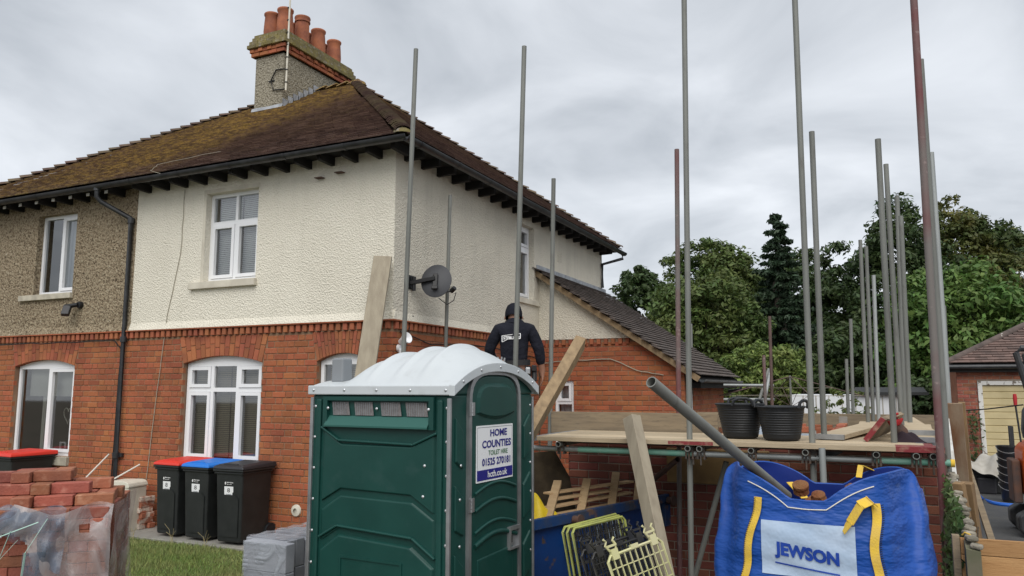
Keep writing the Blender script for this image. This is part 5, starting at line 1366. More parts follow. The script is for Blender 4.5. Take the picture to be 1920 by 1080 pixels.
# top course of orange bricks on a black damp course, set along the side wall and across the back
s_ = MB(); s_.box((EX1 - .16, F - .02, 1.402), (EX1 + .06, 11.4, 1.412)); s_.build('damp_course', 'dpc', ext)
s_ = MB(); s_.grid(lambda i, j: (EX1 - .42 + .46 * i, F - .05 - .10 * i * math.sin(math.pi * i), 1.50 - .10 * math.sin(2.2 * i) + .02 * math.sin(9 * i + 5 * j) - .10 * j), 20, 6); s_.build('damp_course_flap', 'dpc', ext)
b = MB(); b.box((-.1075, -.051, 0), (.1075, .051, .066)); src = None
for k in range(14):
    y = F + .06 + k * .235
    if k in (9,): continue
    for (x, rz) in ((EX1 - .055, math.pi / 2),):
        if src is None: src = b.build('top_brick', 'brick_arch', ext, bevel=.004, org=(0, 0, 0)); o = src
        else: o = copy_mesh(src, ext)
        o.location = (x - EX0 + random.gauss(0, .004), y - F, 1.414); o.rotation_euler = (0, 0, rz)
for (x, y, z, rz) in ((-.52, 9.6, 1.414, 0), (-.78, 9.8, 1.414, .1), (-.60, 10.4, 1.414, 0), (-.92, 10.6, 1.414, 0), (-1.2, 10.7, 1.414, 0), (-.44, 8.0, 1.414, .2)):
    o = copy_mesh(src, ext); o.location = (x - EX0, y - F, z); o.rotation_euler = (0, 0, rz)
s_ = MB(); s_.box((-1.6, 9.5, 1.20), (-.40, 10.9, 1.41)); s_.build('inner_leaf', 'concrete', ext)
s_ = MB(); s_.grid(lambda i, j: (-1.35 + .95 * i, F + .25 + 1.2 * j, 1.47 + .05 * math.sin(4 * i + 2 * j) - .10 * (1 - j) ** 3), 14, 10); s_.build('membrane', 'insulation', ext)
s_ = MB(); s_.box((-1.95, F - .035, .99), (-.95, F - .006, 1.33)); s_.build('facing_sheet', 'clay_block', ext, bevel=.01)
s_ = MB(); s_.box((-.44, 11.0, 1.41), (-.34, 11.1, 1.56)); s_.build('padstone', 'concrete', ext)

# ================================================================== SCAFFOLDING
def hollow_tube(mb, p0, p1, r=.0242, seg=14):
    p0, p1 = Vector(p0), Vector(p1); d = p1 - p0; L = d.length; q = r - .005
    A = Matrix.Translation(p0) @ d.to_track_quat('Z', 'Y').to_matrix().to_4x4()
    vs_ = []
    for k in range(seg):
        t = 2 * math.pi * k / seg; c, n = math.cos(t), math.sin(t)
        vs_ += [(r * c, r * n, 0), (r * c, r * n, L), (q * c, q * n, 0), (q * c, q * n, L)]
    fs = []
    for k in range(seg):
        a, b = 4 * k, 4 * ((k + 1) % seg)
        fs += [(a, b, b + 1, a + 1), (a + 3, b + 3, b + 2, a + 2), (b, a, a + 2, b + 2), (a + 1, b + 1, b + 3, a + 3)]
    mb.add(vs_, fs, A, True)
STD = 'upright scaffold poles'
def pole(top, bot, Y, m, label, z0=0.0, foot=True, r=.0242, Yt=None):
    a, b = onY(*top, Yt if Yt is not None else Y), onY(*bot, Y)
    d = a - b; b = b - d * ((b.z - z0) / d.z)
    s_ = MB(); hollow_tube(s_, b, a, r)
    o = one(s_, 'scaffold_pole', m, label, 'scaffold pole', STD)
    if foot and z0 < .1:
        f = MB(); f.box((b.x - .075, b.y - .075, .002), (b.x + .075, b.y + .075, .008)); f.tube((b.x, b.y, .008), (b.x, b.y, .06), .018)
        fo = f.build('base_plate', 'coupler', None, org=tuple(o.location)); fo.parent = o
    return o
pole((780, 92), (757, 650), 6.66, 'tube', 'tall grey scaffold pole at house corner beside leaning plank')
pole((844, 366), (836, 640), 8.75, 'tube', 'short grey scaffold pole just behind satellite dish')
pole((983, 87), (966, 700), 6.66, 'tube', 'tall grey scaffold pole crossing in front of the worker\'s back')
pole((1038, 335), (1031, 815), 7.74, 'tube', 'grey scaffold pole between worker and lean-to roof')
pole((1269, 280), (1273, 826), 7.74, 'tube_red', 'red-painted scaffold pole in front of lean-to roof')
pole((1282, -60), (1296, 1060), 6.66, 'tube', 'very tall grey scaffold pole beside the red-painted one')
pole((1488, -60), (1524, 850), 6.66, 'tube', 'very tall grey scaffold pole right of black rubber tubs')
pole((1522, 247), (1546, 834), 7.05, 'tube', 'grey scaffold pole standing on platform close to black tubs', z0=1.464)
pole((1646, 261), (1677, 833), 6.95, 'tube', 'grey scaffold pole standing on platform beside the red glove', z0=1.464)
pole((1661, 308), (1691, 800), 8.3, 'tube', 'grey pole directly behind the one at red glove')
pole((1682, 367), (1697, 800), 9.3, 'tube', 'third in height of grey poles clustered behind platform')
pole((1689, 405), (1707, 805), 9.0, 'tube', 'shortest of four grey poles clustered behind platform')
pole((1711, -40), (1766, 900), 6.45, 'tube_red', 'very tall faded red scaffold pole at platform\'s outer corner', r=.027)
pole((1726, 112), (1770, 760), 6.72, 'tube', 'grey pole paired right behind the faded red corner pole')
pole((1746, 286), (1778, 745), 8.1, 'tube_bright', 'bright steel pole with red-stained top next to corner pole')
pole((1770, 573), (1779, 760), 11.5, 'tube', 'thin distant pole in front of laurel beside garage')
pole((1613, 450), (1628, 800), 11.0, 'tube', 'thin far pole, leftmost of three in front of dark trees')
pole((1624, 462), (1638, 800), 11.6, 'tube', 'thin far pole, middle of three in front of dark trees')
pole((1638, 516), (1648, 800), 11.2, 'tube_bright', 'thin bright far pole, shortest of three before dark trees')
pole((1595, 598), (1600, 790), 12.5, 'tube', 'thin short far pole rising over white shed')
pole((1587, 673), (1591, 788), 12.5, 'tube', 'shortest far pole in front of white shed')
pole((1443, 593), (1449, 800), 12.6, 'tube_rust', 'brown rusty far pole above the black tubs')
pole((1432, 666), (1437, 800), 12.0, 'tube_red', 'short dull red far pole above the black tubs')
pole((1296, 607), (1299, 760), 17.5, 'tube', 'far pole just showing over lean-to roof')
# braces and rails
def rail(p0, p1, m, label, name='scaffold_tube', group='scaffold rails and braces', r=.0242, cat='scaffold tube'):
    s_ = MB(); hollow_tube(s_, p0, p1, r); return one(s_, name, m, label, cat, group)
rail(onY(1357, 722, 13.5), onY(1451, 723, 13.5), 'tube_bright', 'upper pale rail beyond lean-to gutter')
rail(onY(1357, 749, 13.5), onY(1452, 749, 13.5), 'tube_bright', 'lower pale rail beyond lean-to gutter')
rail(onY(1418, 770, 13.2), onY(1441, 692, 13.8), 'tube', 'grey sloping brace crossing far rails, left of two')
rail(onY(1430, 770, 13.0), onY(1445, 691, 13.6), 'tube_bright', 'pale sloping brace crossing far rails, right of two')
b0 = onY(1362, 866, 7.0); b1 = onY(1308, 1062, 7.15)
rail(b1 - (b0 - b1) * .25, b0, 'tube', 'grey raking tube between dark brick wall and blue bag')
rail(onY(1218, 905, 7.6), onY(1270, 862, 6.75), 'tube_rust', 'dark short brace under green scaffold rail')
LZ = 1.385
led = thing('scaffold_ledger', 'front platform rail with green sleeves and yellow end cap', 'scaffold tube', (-2.86, 6.6, LZ), group='scaffold rails and braces', world=True)
s_ = MB(); hollow_tube(s_, (-2.90, 6.6, LZ + .004), (.50, 6.6, LZ)); s_.build('tube', 'tube_bright', led)
xa, xb = onY(1085, 842, 6.6).x, onY(1300, 852, 6.6).x
s_ = MB(); s_.tube((xa, 6.6, LZ + .003), (xb, 6.6, LZ + .002), .0258, seg=14); s_.build('green_sleeve', 'tube_green', led)
xa = onY(1640, 866, 6.6).x
s_ = MB(); s_.tube((xa, 6.6, LZ), (.485, 6.6, LZ), .0258, seg=14); s_.build('green_sleeve', 'tube_green', led)
s_ = MB(); s_.tube((.478, 6.6, LZ), (.505, 6.6, LZ), .029, seg=14); s_.build('end_cap', 'webbing', led)
def coupler(parent, c, axis='Y'):
    x, y, z = c; s_ = MB()
    s_.tube((x - .03, y, z), (x + .03, y, z), .034, seg=12); s_.tube((x, y - .03, z + .048), (x, y + .03, z + .048), .034, seg=12); s_.box((x + .03, y - .02, z - .035), (x + .045, y + .02, z + .03)); s_.tube((x + .02, y - .035, z - .08), (x + .02, y - .035, z + .03), .008, seg=6)
    s_.build('coupler', 'coupler', parent)
for px_ in (1524, 1296, 1766): coupler(led, (onY(px_, 855, 6.6).x, 6.62, LZ - .005))
for k, px_ in enumerate((1046, 1289, 1311, 1408, 1510, 1643, 1718, 1750)):
    X = onY(px_, 852, 6.5).x
    names = ['beside green toilet', 'left of tall pole near lean-to', 'right of tall pole near lean-to', 'below first black tub', 'left of pole beside tubs', 'above yellow strap loop', 'left of last one at corner', 'nearest the faded red corner pole']
    o = rail((X, 6.50, LZ + .0495), (X + .01, 7.95 - .12, LZ + .0495), 'tube', 'open-ended cross tube poking out ' + names[k], 'scaffold_transom', 'cross tubes under the platform')
    c = MB(); c.tube((X - .0, 6.565, LZ + .049), (X, 6.635, LZ + .049), .034, seg=12); c.box((X - .035, 6.57, LZ - .04), (X - .02, 6.63, LZ + .03)); c.box((X + .02, 6.57, LZ - .04), (X + .035, 6.63, LZ + .03)); c.tube((X, 6.56, LZ - .085), (X, 6.56, LZ + .02), .008, seg=6)
    cp = c.build('coupler', 'coupler', None, org=tuple(o.location)); cp.parent = o
rail((-2.9, 7.72, LZ - .0), (.5, 7.72, LZ - .0), 'tube_rust', 'rear platform rail in shadow behind the front one', 'scaffold_ledger')
o = rail((onY(1541, 832, 6.52).x, 6.50, .75), (onY(1541, 832, 6.52).x, 6.50, 1.475), 'tube_bright', 'short stub pole clamped in front of platform edge')

# platform boards
BZ = LZ + .0755
nm = ['front', 'second', 'third', 'fourth', 'rear']
for k in range(5):
    y0 = 6.50 + k * .231; s_ = MB(); t = thing('scaffold_board', ['front edge board of the platform with red painted end', 'second platform board back from the front edge', 'middle board of the five on the platform', 'fourth platform board back from the front edge', 'rearmost platform board next to extension wall'][k], 'scaffold board', (-2.84, y0, BZ), group='boards of the scaffold platform')
    L = 3.28 if k == 0 else 3.22 + random.uniform(-.05, .08); dz = random.uniform(0, .004)
    s_.box((0, 0, dz), (L, .225, .038 + dz)); s_.build('plank', 'board', t, bevel=.003)
    for e in ((-.001, .055), (L - .32 if k == 0 else L - .06, L + .001)):
        r_ = MB(); r_.box((e[0], -.001, dz - .001), (e[1], .226, dz + .0385)); r_.build('end_band', 'paint_red' if (k < 2 and e[0] > 1) else 'aluminium', t)
    if k == 0:
        r_ = MB(); r_.box((1.25, -.0012, .006), (1.62, -.0002, .034)); r_.build('paint_smear', 'paint_red', t)
p0, p1 = onY(1036, 806, 7.74), onY(1348, 818, 7.74)
s_ = MB(); s_.box((p0.x, 7.70, BZ + .001), (p1.x, 7.738, BZ + .225)); one(s_, 'scaffold_board', 'board_grey', 'weathered board on edge along back of platform', 'scaffold board', 'loose boards on the scaffold', bevel=.003)
s_ = MB(); s_.box((-2.4, 11.60, 1.36), (.92, 11.64, 1.58)); one(s_, 'scaffold_board', 'board_grey', 'long weathered board on edge beyond extension walls', 'scaffold board', 'loose boards on the scaffold', bevel=.003)
# side platform running back along the extension
for k in range(3):
    x0 = -.20 + k * .23; s_ = MB(); s_.box((x0, 7.72 + .25 * k, BZ - .002), (x0 + .225, 11.3, BZ + .036))
    one(s_, 'scaffold_board', 'board', ['pale board running back next to orange brick course', 'middle pale board running back behind platform', 'outer pale board running back by boundary planks'][k], 'scaffold board', 'boards of the side platform', bevel=.003)
def loose_board(p0, p1, label, m='board', w=.225, h=.038, roll=0.0, red=False):
    p0, p1 = Vector(p0), Vector(p1); base = p0; L = (p1 - p0).length
    t = thing('scaffold_board', label, 'scaffold board', tuple(p0), group='loose boards on the scaffold', world=True)
    s_ = MB(); s_.beam(p0, p1, w, h, roll); s_.build('plank', m, t, bevel=.003)
    d = (p1 - p0).normalized()
    s_ = MB(); s_.beam(p0 - d * .002, p0 + d * .03, w + .003, h + .003, roll); s_.build('end_band', 'paint_red' if red else 'aluminium', t)
z1 = BZ + .040
loose_board((-.36, 7.0, z1 + .03), (-.02, 8.7, z1 + .06), 'pale loose board lying at angle by orange bricks')
loose_board((.30, 7.05, z1 + .022), (.42, 9.6, z1 + .022), 'thick pale board stack end at right of platform')
loose_board((.33, 7.35, z1 + .062), (.30, 10.6, z1 + .062), 'pale board on top of stack at right of platform')
loose_board((-.02, 6.95, z1 + .10), (.16, 8.3, z1 + .11), 'tilted board with red end propped on platform pole', 'board_grey', roll=R(-52), red=True)
# glove and jacket heap
pg = onY(1692, 838, 7.12)
t = thing('work_glove', 'red rubber work glove propped upright on platform', 'glove', (pg.x, 7.12, z1), R(10))
s_ = MB(); s_.path([(.03, 0, .0), (.0, 0, .08), (-.035, 0, .13)], [.045, .05, .042], 10); s_.build('cuff', 'digger_rust', t)
s_ = MB(); s_.path([(-.035, 0, .13), (-.055, 0, .17), (-.05, 0, .20)], [.045, .05, .042], 10); s_.build('palm', 'red_glove', t)
for k in range(4):
    s_ = MB(); s_.path([(-.05 + .012 * k - .02, -.03 + .02 * k, .19), (-.055 + .014 * k - .02, -.035 + .022 * k, .215), (-.03 + .014 * k - .02, -.035 + .022 * k, .225)], [.013, .012, .009], 8); s_.build('finger', 'red_glove', t)
s_ = MB(); s_.path([(-.03, -.04, .14), (-.01, -.06, .17), (.0, -.06, .19)], [.014, .013, .01], 8); s_.build('thumb', 'red_glove', t)
s_ = MB(); pc = onY(1702, 838, 7.05)
s_.grid(lambda i, j: (pc.x - .12 + .26 * i, 7.05 - .06 + .18 * j, z1 + .11 * math.sin(math.pi * i) * math.sin(math.pi * j) * (1 - .6 * i) + .015 * math.sin(14 * i + 9 * j) * math.sin(math.pi * i) * math.sin(math.pi * j) + .002), 20, 12)
one(s_, 'cloth_heap', 'dark_cloth', 'dark crumpled cloth at foot of the red glove', 'cloth')

# two rubber tubs
def tub(label, px_, pyb, Y, r0, r1, h, rz):
    c = onY(px_, pyb, Y); t = thing('rubber_tub', label, 'tub', (c.x, Y, BZ + .043), rz, 'black rubber tubs on the platform')
    prof = [(0, .004), (r0 - .02, 0), (r0, .012)]
    for k in range(12):
        z = .03 + (h - .06) * k / 11; r = r0 + (r1 - r0) * z / h
        prof += [(r, z), (r + .0035, z + .006), (r, z + .012)] if .15 < z / h < .85 else [(r, z)]
    prof += [(r1, h - .01), (r1 + .012, h - .005), (r1 + .012, h + .004), (r1, h + .008), (r1 - .008, h), (r0 - .01, .02), (0, .015)]
    s_ = MB(); s_.lathe(prof, 36, Matrix.Diagonal((1.05, .98, 1, 1))); s_.build('shell', 'rubber', t, auto=50)
    for sg in (-1, 1):
        s_ = MB(); s_.path([(-.085, sg * (r1 + .004), h - .01), (-.07, sg * (r1 + .012), h + .035), (-.03, sg * (r1 + .014), h + .052), (.03, sg * (r1 + .014), h + .052), (.07, sg * (r1 + .012), h + .035), (.085, sg * (r1 + .004), h - .01)], .013, 8); s_.build('handle', 'rubber', t)
tub('black rubber tub nearest the lean-to with handle on top', 1390, 838, 6.98, .135, .19, .29, R(15))
tub('black rubber tub beside tall scaffold poles', 1467, 842, 6.84, .145, .19, .275, R(70))

# ================================================================== PLANKS AND THE WORKER
def plank(p0, p1, w, h, m, label, roll=0.0, name='timber_plank', group='loose timbers'):
    s_ = MB(); s_.beam(p0, p1, w, h, roll); return one(s_, name, m, label, 'plank', group, bevel=.003)
ptop, pm = onY(718, 481, 7.78), onY(690, 665, 7.45)
d = (ptop - pm); pbot = pm - d * ((pm.z - .02) / d.z)
plank(pbot, ptop, .225, .04, 'board_pale', 'dusty upright plank leaning against white house corner', roll=R(12))
q1, q0 = onY(1088, 642, 6.9), onY(990, 815, 5.95); d = q1 - q0; q0 = q0 - d * .55
plank(q0, q1, .10, .15, 'beam', 'old brown beam sloping up right of green toilet', roll=R(25))
q1, q0 = at(1184, 782, 6.55), at(1240, 1050, 5.95); d = q1 - q0; q0 = q0 - d * ((q0.z - .02) / d.z)
plank(q0, q1, .10, .12, 'board_pale', 'pale timber leaning against blue skip', roll=R(18))

def skin(name, verts, edges, m, parent, root=0, sub=2):
    me = bpy.data.meshes.new(name); me.from_pydata([v[0] for v in verts], edges, [])
    o = bpy.data.objects.new(name, me); col.objects.link(o); o.parent = parent
    md = o.modifiers.new('skin', 'SKIN'); md.use_smooth_shade = True
    sv = me.skin_vertices[0].data if len(me.skin_vertices) else None
    if sv is None:
        bm_ = bmesh.new(); bm_.from_mesh(me); bm_.verts.layers.skin.verify(); bm_.to_mesh(me); bm_.free(); sv = me.skin_vertices[0].data
    for k, v in enumerate(verts): sv[k].radius = v[1] if isinstance(v[1], tuple) else (v[1], v[1]); sv[k].use_root = (k == root)
    s = o.modifiers.new('subdivision', 'SUBSURF'); s.levels = sub; s.render_levels = sub
    me.materials.append(M[m]); return o
def worker():
    P = at(964, 727, 8.15)
    t = thing('person', 'worker seen from behind in black top, grey trousers and tool belt', 'person', (P.x, P.y, 1.13), R(22))
    A = [((0, 0, .93), (.13, .10)), ((0, .0, 1.05), (.125, .09)), ((0, .04, 1.25), (.15, .10)), ((0, .09, 1.40), (.085, .075)), ((0, .15, 1.47), .055), ((-.01, .19, 1.57), (.08, .09)), ((-.01, .20, 1.66), (.072, .085)),
         ((.19, .07, 1.38), .058), ((.275, .02, 1.15), .048), ((.29, .05, .95), .036), ((.30, .06, .87), (.018, .036)),
         ((-.19, .07, 1.38), .058), ((-.275, .03, 1.15), .048), ((-.19, .20, .99), .036), ((-.15, .27, .95), (.018, .036)),
         ((.10, .0, .86), .085), ((.11, .03, .48), .058), ((.12, -.02, .10), .042), ((.13, .12, .045), .036), ((-.10, .0, .86), .085), ((-.12, .03, .48), .058), ((-.13, -.02, .10), .042), ((-.14, .12, .045), .036)]
    Z = lambda z: z * 1.085 if z < .97 else 1.0525 + (z - .97) * .88
    ZZ = lambda L_: [((p[0], p[1], Z(p[2])), r) for p, r in L_]
    E = [(0, 1), (1, 2), (2, 3), (3, 4), (4, 5), (5, 6), (2, 7), (7, 8), (8, 9), (9, 10), (2, 11), (11, 12), (12, 13), (13, 14), (0, 15), (15, 16), (16, 17), (17, 18), (0, 19), (19, 20), (20, 21), (21, 22)]
    def fingers(base, dx, idx, fwd):
        for k, (off, L) in enumerate(((-.028, .07), (-.009, .08), (.010, .075), (.027, .06))):
            a = len(A); b0 = Vector(base) + Vector((0, off, -.02))
            A.append((tuple(b0 + Vector((0, off * .1, -.03))), .0095)); A.append((tuple(b0 + Vector((dx * .01, off * .15 + fwd * .2, -.03 - L * .45))), .0088)); A.append((tuple(b0 + Vector((dx * .03, off * .15 + fwd * .5, -.03 - L * .9))), .0075))
            E.extend([(idx, a), (a, a + 1), (a + 1, a + 2)])
        a = len(A); A.append((tuple(Vector(base) + Vector((dx * .012, .038 if fwd >= 0 else .038, .0))), .011)); A.append((tuple(Vector(base) + Vector((dx * .03, .06, -.035))), .009)); E.extend([(idx, a), (a, a + 1)])
    fingers((.30, .06, .87), -1, 10, .02); fingers((-.15, .27, .95), 1, 14, .05)
    skin('body', ZZ(A), E, 'skin', t)
    J = [((0, 0, .93), (.155, .12)), ((0, .0, 1.07), (.155, .112)), ((0, .035, 1.25), (.175, .125)), ((0, .075, 1.37), (.145, .105)), ((0, .12, 1.45), (.085, .085)),
         ((.175, .06, 1.375), (.082, .082)), ((.232, .03, 1.25), .072), ((.270, .02, 1.13), .063), ((.285, .05, .955), .05),
         ((-.175, .06, 1.375), (.082, .082)), ((-.232, .03, 1.25), .072), ((-.275, .03, 1.13), .063), ((-.22, .16, 1.0), .052)]
    skin('jacket', ZZ(J), [(0, 1), (1, 2), (2, 3), (3, 4), (3, 5), (5, 6), (6, 7), (7, 8), (3, 9), (9, 10), (10, 11), (11, 12)], 'jacket', t)
    Tn = [((0, 0, 1.04), (.14, .105)), ((0, -.01, .88), (.15, .125)), ((.09, .0, .76), .098), ((.11, .03, .48), .082), ((.12, -.01, .12), .072), ((-.09, .0, .76), .098), ((-.12, .03, .48), .082), ((-.13, -.01, .12), .072)]
    skin('trousers', ZZ(Tn), [(0, 1), (1, 2), (2, 3), (3, 4), (1, 5), (5, 6), (6, 7)], 'trousers', t)
    # hood and collar, cap with peak
    s_ = MB(); s_.lathe([(0, -.05), (.085, -.05), (.118, -.01), (.112, .05), (.085, .085), (.06, .08)], 24, Matrix.Translation((0, .09, 1.46)) @ Matrix.Rotation(R(-30), 4, 'X') @ Matrix.Diagonal((.98, .85, .8, 1))); s_.build('hood', 'jacket', t)
    s_ = MB(); s_.lathe([(0, .125), (.05, .118), (.085, .085), (.102, .03), (.104, -.03), (.098, -.05)], 24, Matrix.Translation((-.015, .20, 1.60)) @ Matrix.Rotation(R(-22), 4, 'X') @ Matrix.Diagonal((.92, 1.1, 1, 1)))
    s_.add([(-.09, .28, 1.59), (.06, .28, 1.59), (.045, .38, 1.53), (-.075, .38, 1.53)], [(0, 1, 2, 3)]); s_.build('cap', 'jacket', t)
    for sx in (-1, 1):
        s_ = MB(); s_.lathe([(0, .010), (.02, .008), (.03, 0), (0, -.008)], 12, Matrix.Translation((sx * .095 - .012, .185, 1.56)) @ Matrix.Rotation(R(80) * sx, 4, 'Y') @ Matrix.Diagonal((.7, 1, 1, 1))); s_.build('ear', 'skin', t)
        s_ = MB(); s_.path([(sx * .12, -.07, .05), (sx * .125, .05, .05), (sx * .13, .17, .04)], [.045, .05, .04], 10); s_.build('boot', 'cable', t)
    # printed name patch on the back
    def back(u, z): return (u, -.108 + .055 * max(0, z - 1.25) / .12 + .10 * u * u * 2, z + .015)
    s_ = MB(); q = [(-.125, 1.335), (.07, 1.36), (.07, 1.305), (-.06, 1.30), (-.122, 1.268)]
    for a, b in zip(q, q[1:] + q[:1]): s_.beam(back(*a), back(*b), .006, .006)
    pt = s_.build('back_print', 'print_white', t)
    s_ = MB(); letters(s_, 'STERLING', -.11, .062, 1.312, 1.345, lambda u, z: (u, back(u, z)[1] - .004, z + .01 * u), .02); s_.build('print_lettering', 'print_white', pt)
    # tool belt with pouches, drill and tape measure
    s_ = MB(Matrix.Translation((0, 0, .075))); n = 32; vs_ = []
    for k in range(n):
        th = 2 * math.pi * k / n
        for (z, e) in ((.955, 0), (1.015, 0)): vs_.append(((.172) * math.cos(th), .134 * math.sin(th), z + .012 * math.cos(th)))
    s_.add(vs_, [(2 * k, 2 * ((k + 1) % n), 2 * ((k + 1) % n) + 1, 2 * k + 1) for k in range(n)], None, True); belt = s_.build('tool_belt', 'belt', t)
    for (x, y, w_, h_, m_) in ((-.20, -.05, .085, .12, 'pouch'), (-.125, -.13, .09, .11, 'pouch'), (-.05, -.15, .045, .10, 'pouch')):
        s_ = MB(Matrix.Translation((0, 0, .075))); s_.box((x - w_ / 2, y - .04, .97 - h_), (x + w_ / 2, y + .03, .985)); s_.build('pouch', m_, belt, bevel=.015, seg=3)
    for (x, y, z) in ((-.13, -.15, 1.0), (-.10, -.16, .99), (-.17, -.12, 1.0)):
        s_ = MB(Matrix.Translation((0, 0, .075))); s_.tube((x, y, z - .06), (x + .01, y, z + .05), .01, seg=8); s_.build('hand_tool', 'steel', belt)
    s_ = MB(Matrix.Translation((0, 0, .075))); s_.box((.125, -.135, .87), (.175, -.105, .94)); s_.build('tape_measure', 'steel', belt, bevel=.008)
    s_ = MB(Matrix.Translation((0, 0, .075))); s_.box((.12, -.105, .85), (.185, -.05, .955)); s_.build('tape_holder', 'belt', belt, bevel=.01)
    dr = MB(Matrix.Translation((0, 0, .075))); dr.tube((.215, -.10, .80), (.215, -.07, .93), .028, seg=12); dr.box((.19, -.13, .90), (.24, -.02, .965)); dr.build('drill_body', 'dish_black', belt, bevel=.006)
    dr = MB(Matrix.Translation((0, 0, .075))); dr.tube((.213, -.105, .745), (.214, -.10, .80), .014, seg=10); dr.build('drill_chuck', 'steel', belt)
    dr = MB(Matrix.Translation((0, 0, .075))); dr.tube((.213, -.107, .735), (.213, -.106, .752), .016, seg=10); dr.build('drill_band', 'orange_tool', belt)
worker()
# low working platform under the worker
for k in range(3):
    P = at(964, 727, 8.15); y0 = P.y - .34 + k * .231
    s_ = MB(); s_.box((P.x - 1.5, y0, 1.086), (P.x + .4, y0 + .225, 1.124))
    one(s_, 'scaffold_board', 'board_grey', ['front', 'middle', 'rear'][k] + ' board of the low platform the worker stands on', 'scaffold board', 'boards under the worker', bevel=.003)
for k in (0, 1):
    X = P.x - 1.3 + k * 1.5
    rail((X, P.y - .5, 1.06), (X, P.y + .55, 1.06), 'tube', ['cross tube under far end of worker\'s boards', 'cross tube under worker\'s feet'][k], 'scaffold_transom', 'cross tubes under the platform')
    for yy in (-.45, .5):
        rail((X + .05, P.y + yy, .0), (X + .05, P.y + yy, 1.3), 'tube', ('front' if yy < 0 else 'rear') + ' short leg holding ' + ['far end of worker\'s boards', 'boards at worker\'s feet'][k], 'scaffold_pole', STD)

# ================================================================== SKIP AND WHAT LIES IN AND AGAINST IT
SP0, SP1 = at(1000, 975, 6.3), at(1283, 919, 8.1)
SD = Vector((SP1.x - SP0.x, SP1.y - SP0.y, 0)).normalized(); SA = math.atan2(SD.y, SD.x)
SZ = SP0.z
def skip():
    L, Wd = (SP1 - SP0).length + .12, 1.30
    t = thing('skip', 'blue steel skip filled with broken timber behind portable toilet', 'skip', (SP0.x - SD.x * .12, SP0.y - SD.y * .12, 0), SA)
    # local: x along the near long side, y away to the left, near side at y=0
    b = MB(); a, c, m = .34, .40, SZ - .24
    prof = [(0, SZ), (L, SZ), (L, m), (L - c, .06), (a, .06), (0, m)]
    def side(y, s):   # bottom tucked in
        return [(x, y + s * (.10 * (SZ - z) / SZ), z) for x, z in prof]
    N, Fr = side(0, 1), side(Wd, -1); n = 6
    b.add(N + Fr, [tuple(range(n)), tuple(reversed(range(n, 2 * n)))] + [(i, n + i, n + (i + 1) % n, (i + 1) % n) for i in range(1, n)])
    I0 = [(x, y + .012, z) for x, y, z in N]; I1 = [(x, y - .012, z) for x, y, z in Fr]
    b.add(I0 + I1, [tuple(reversed(range(n))), tuple(range(n, 2 * n))] + [((i + 1) % n, n + (i + 1) % n, n + i, i) for i in range(1, n)])
    b.build('tank', 'skip_blue', t)
    for (p, q, w_, h_) in (((-.02, -.02, SZ - .035), (L + .02, -.02, SZ - .035), .05, .085), ((-.02, Wd + .02, SZ - .035), (L + .02, Wd + .02, SZ - .035), .05, .085), ((-.02, -.02, SZ - .035), (-.02, Wd + .02, SZ - .035), .05, .084), ((L + .02, -.02, SZ - .035), (L + .02, Wd + .02, SZ - .035), .05, .084)):
        s_ = MB(); s_.beam(p, q, w_, h_); s_.build('rim', 'skip_rim', t, bevel=.006)
    for x in (.60, L - .42):
        s_ = MB(); s_.tube((x, -.05, SZ - .05), (x, -.11, SZ - .05), .035, seg=14); s_.tube((x, -.11, SZ - .05), (x, -.125, SZ - .05), .05, seg=14); s_.build('lifting_lug', 'digger_rust', t)
        s_ = MB(); s_.box((x - .05, -.05, SZ - .30), (x + .05, .0, SZ - .085)); s_.build('lug_plate', 'skip_rim', t, bevel=.005)
    s_ = MB(); s_.beam((L - .20, .028, SZ - .21), (L - .20, .05, SZ - .42), .06, .02); s_.build('stiffener', 'skip_blue', t)
    s_ = MB(); s_.add([(1.02, .012, SZ - .14), (1.46, .012, SZ - .14), (1.46, .038, SZ - .34), (1.02, .038, SZ - .34)], [(3, 2, 1, 0)]); lb = s_.build('panel_print', 'bag_panel', t)
    s_ = MB(); s_.add([(1.06, .010, SZ - .165), (1.20, .010, SZ - .165), (1.20, .030, SZ - .31), (1.06, .030, SZ - .31)], [(3, 2, 1, 0)]); s_.add([(1.24, .012, SZ - .18), (1.42, .012, SZ - .18), (1.42, .024, SZ - .22), (1.24, .024, SZ - .22)], [(3, 2, 1, 0)]); s_.build('panel_stripe', 'skip_blue', lb)
    # loose fill of rubble inside
    s_ = MB(); s_.grid(lambda i, j: (.03 + (L - .06) * i, .03 + (Wd - .06) * j, SZ - .22 + .07 * math.sin(7 * i + 3 * j) + .05 * math.sin(13 * i - 9 * j)), 24, 14); s_.build('rubble_fill', 'ground', t)
    return t
skip()
S2W = Matrix.Translation((SP0.x - SD.x * .12, SP0.y - SD.y * .12, 0)) @ Matrix.Rotation(SA, 4, 'Z')
def broken_pallet():
    o = S2W @ Vector((.55, .14, SZ - .04))
    t = thing('wooden_pallet', 'broken wooden pallet lying tilted in the blue skip', 'pallet', tuple(o), SA)
    tl = R(20)
    dv, dw = Vector((.72, .40, .40)).normalized(), Vector((.1, -.65, .75)).normalized()
    def P(u, v, w=0): return Vector((u, 0, 0)) + dv * v + dw * w
    for k, u in enumerate((-.10, .36, .84, 1.28)):
        s_ = MB(); s_.beam(P(u, -.12, .05), P(u, .50 - .04 * (k % 2), .05), .075, .035); s_.build('bearer', 'pallet_wood', t, bevel=.003)
    for k, (v, u0, u1) in enumerate(((.0, -.1, 1.0), (.13, -.15, 1.15), (.25, -.10, .95), (.36, -.2, 1.15))):
        s_ = MB(); s_.beam(P(u0, v, .025), P(u1, v + random.uniform(-.02, .02), .02), .085, .018); s_.build('slat', 'pallet_wood', t, bevel=.002)
broken_pallet()
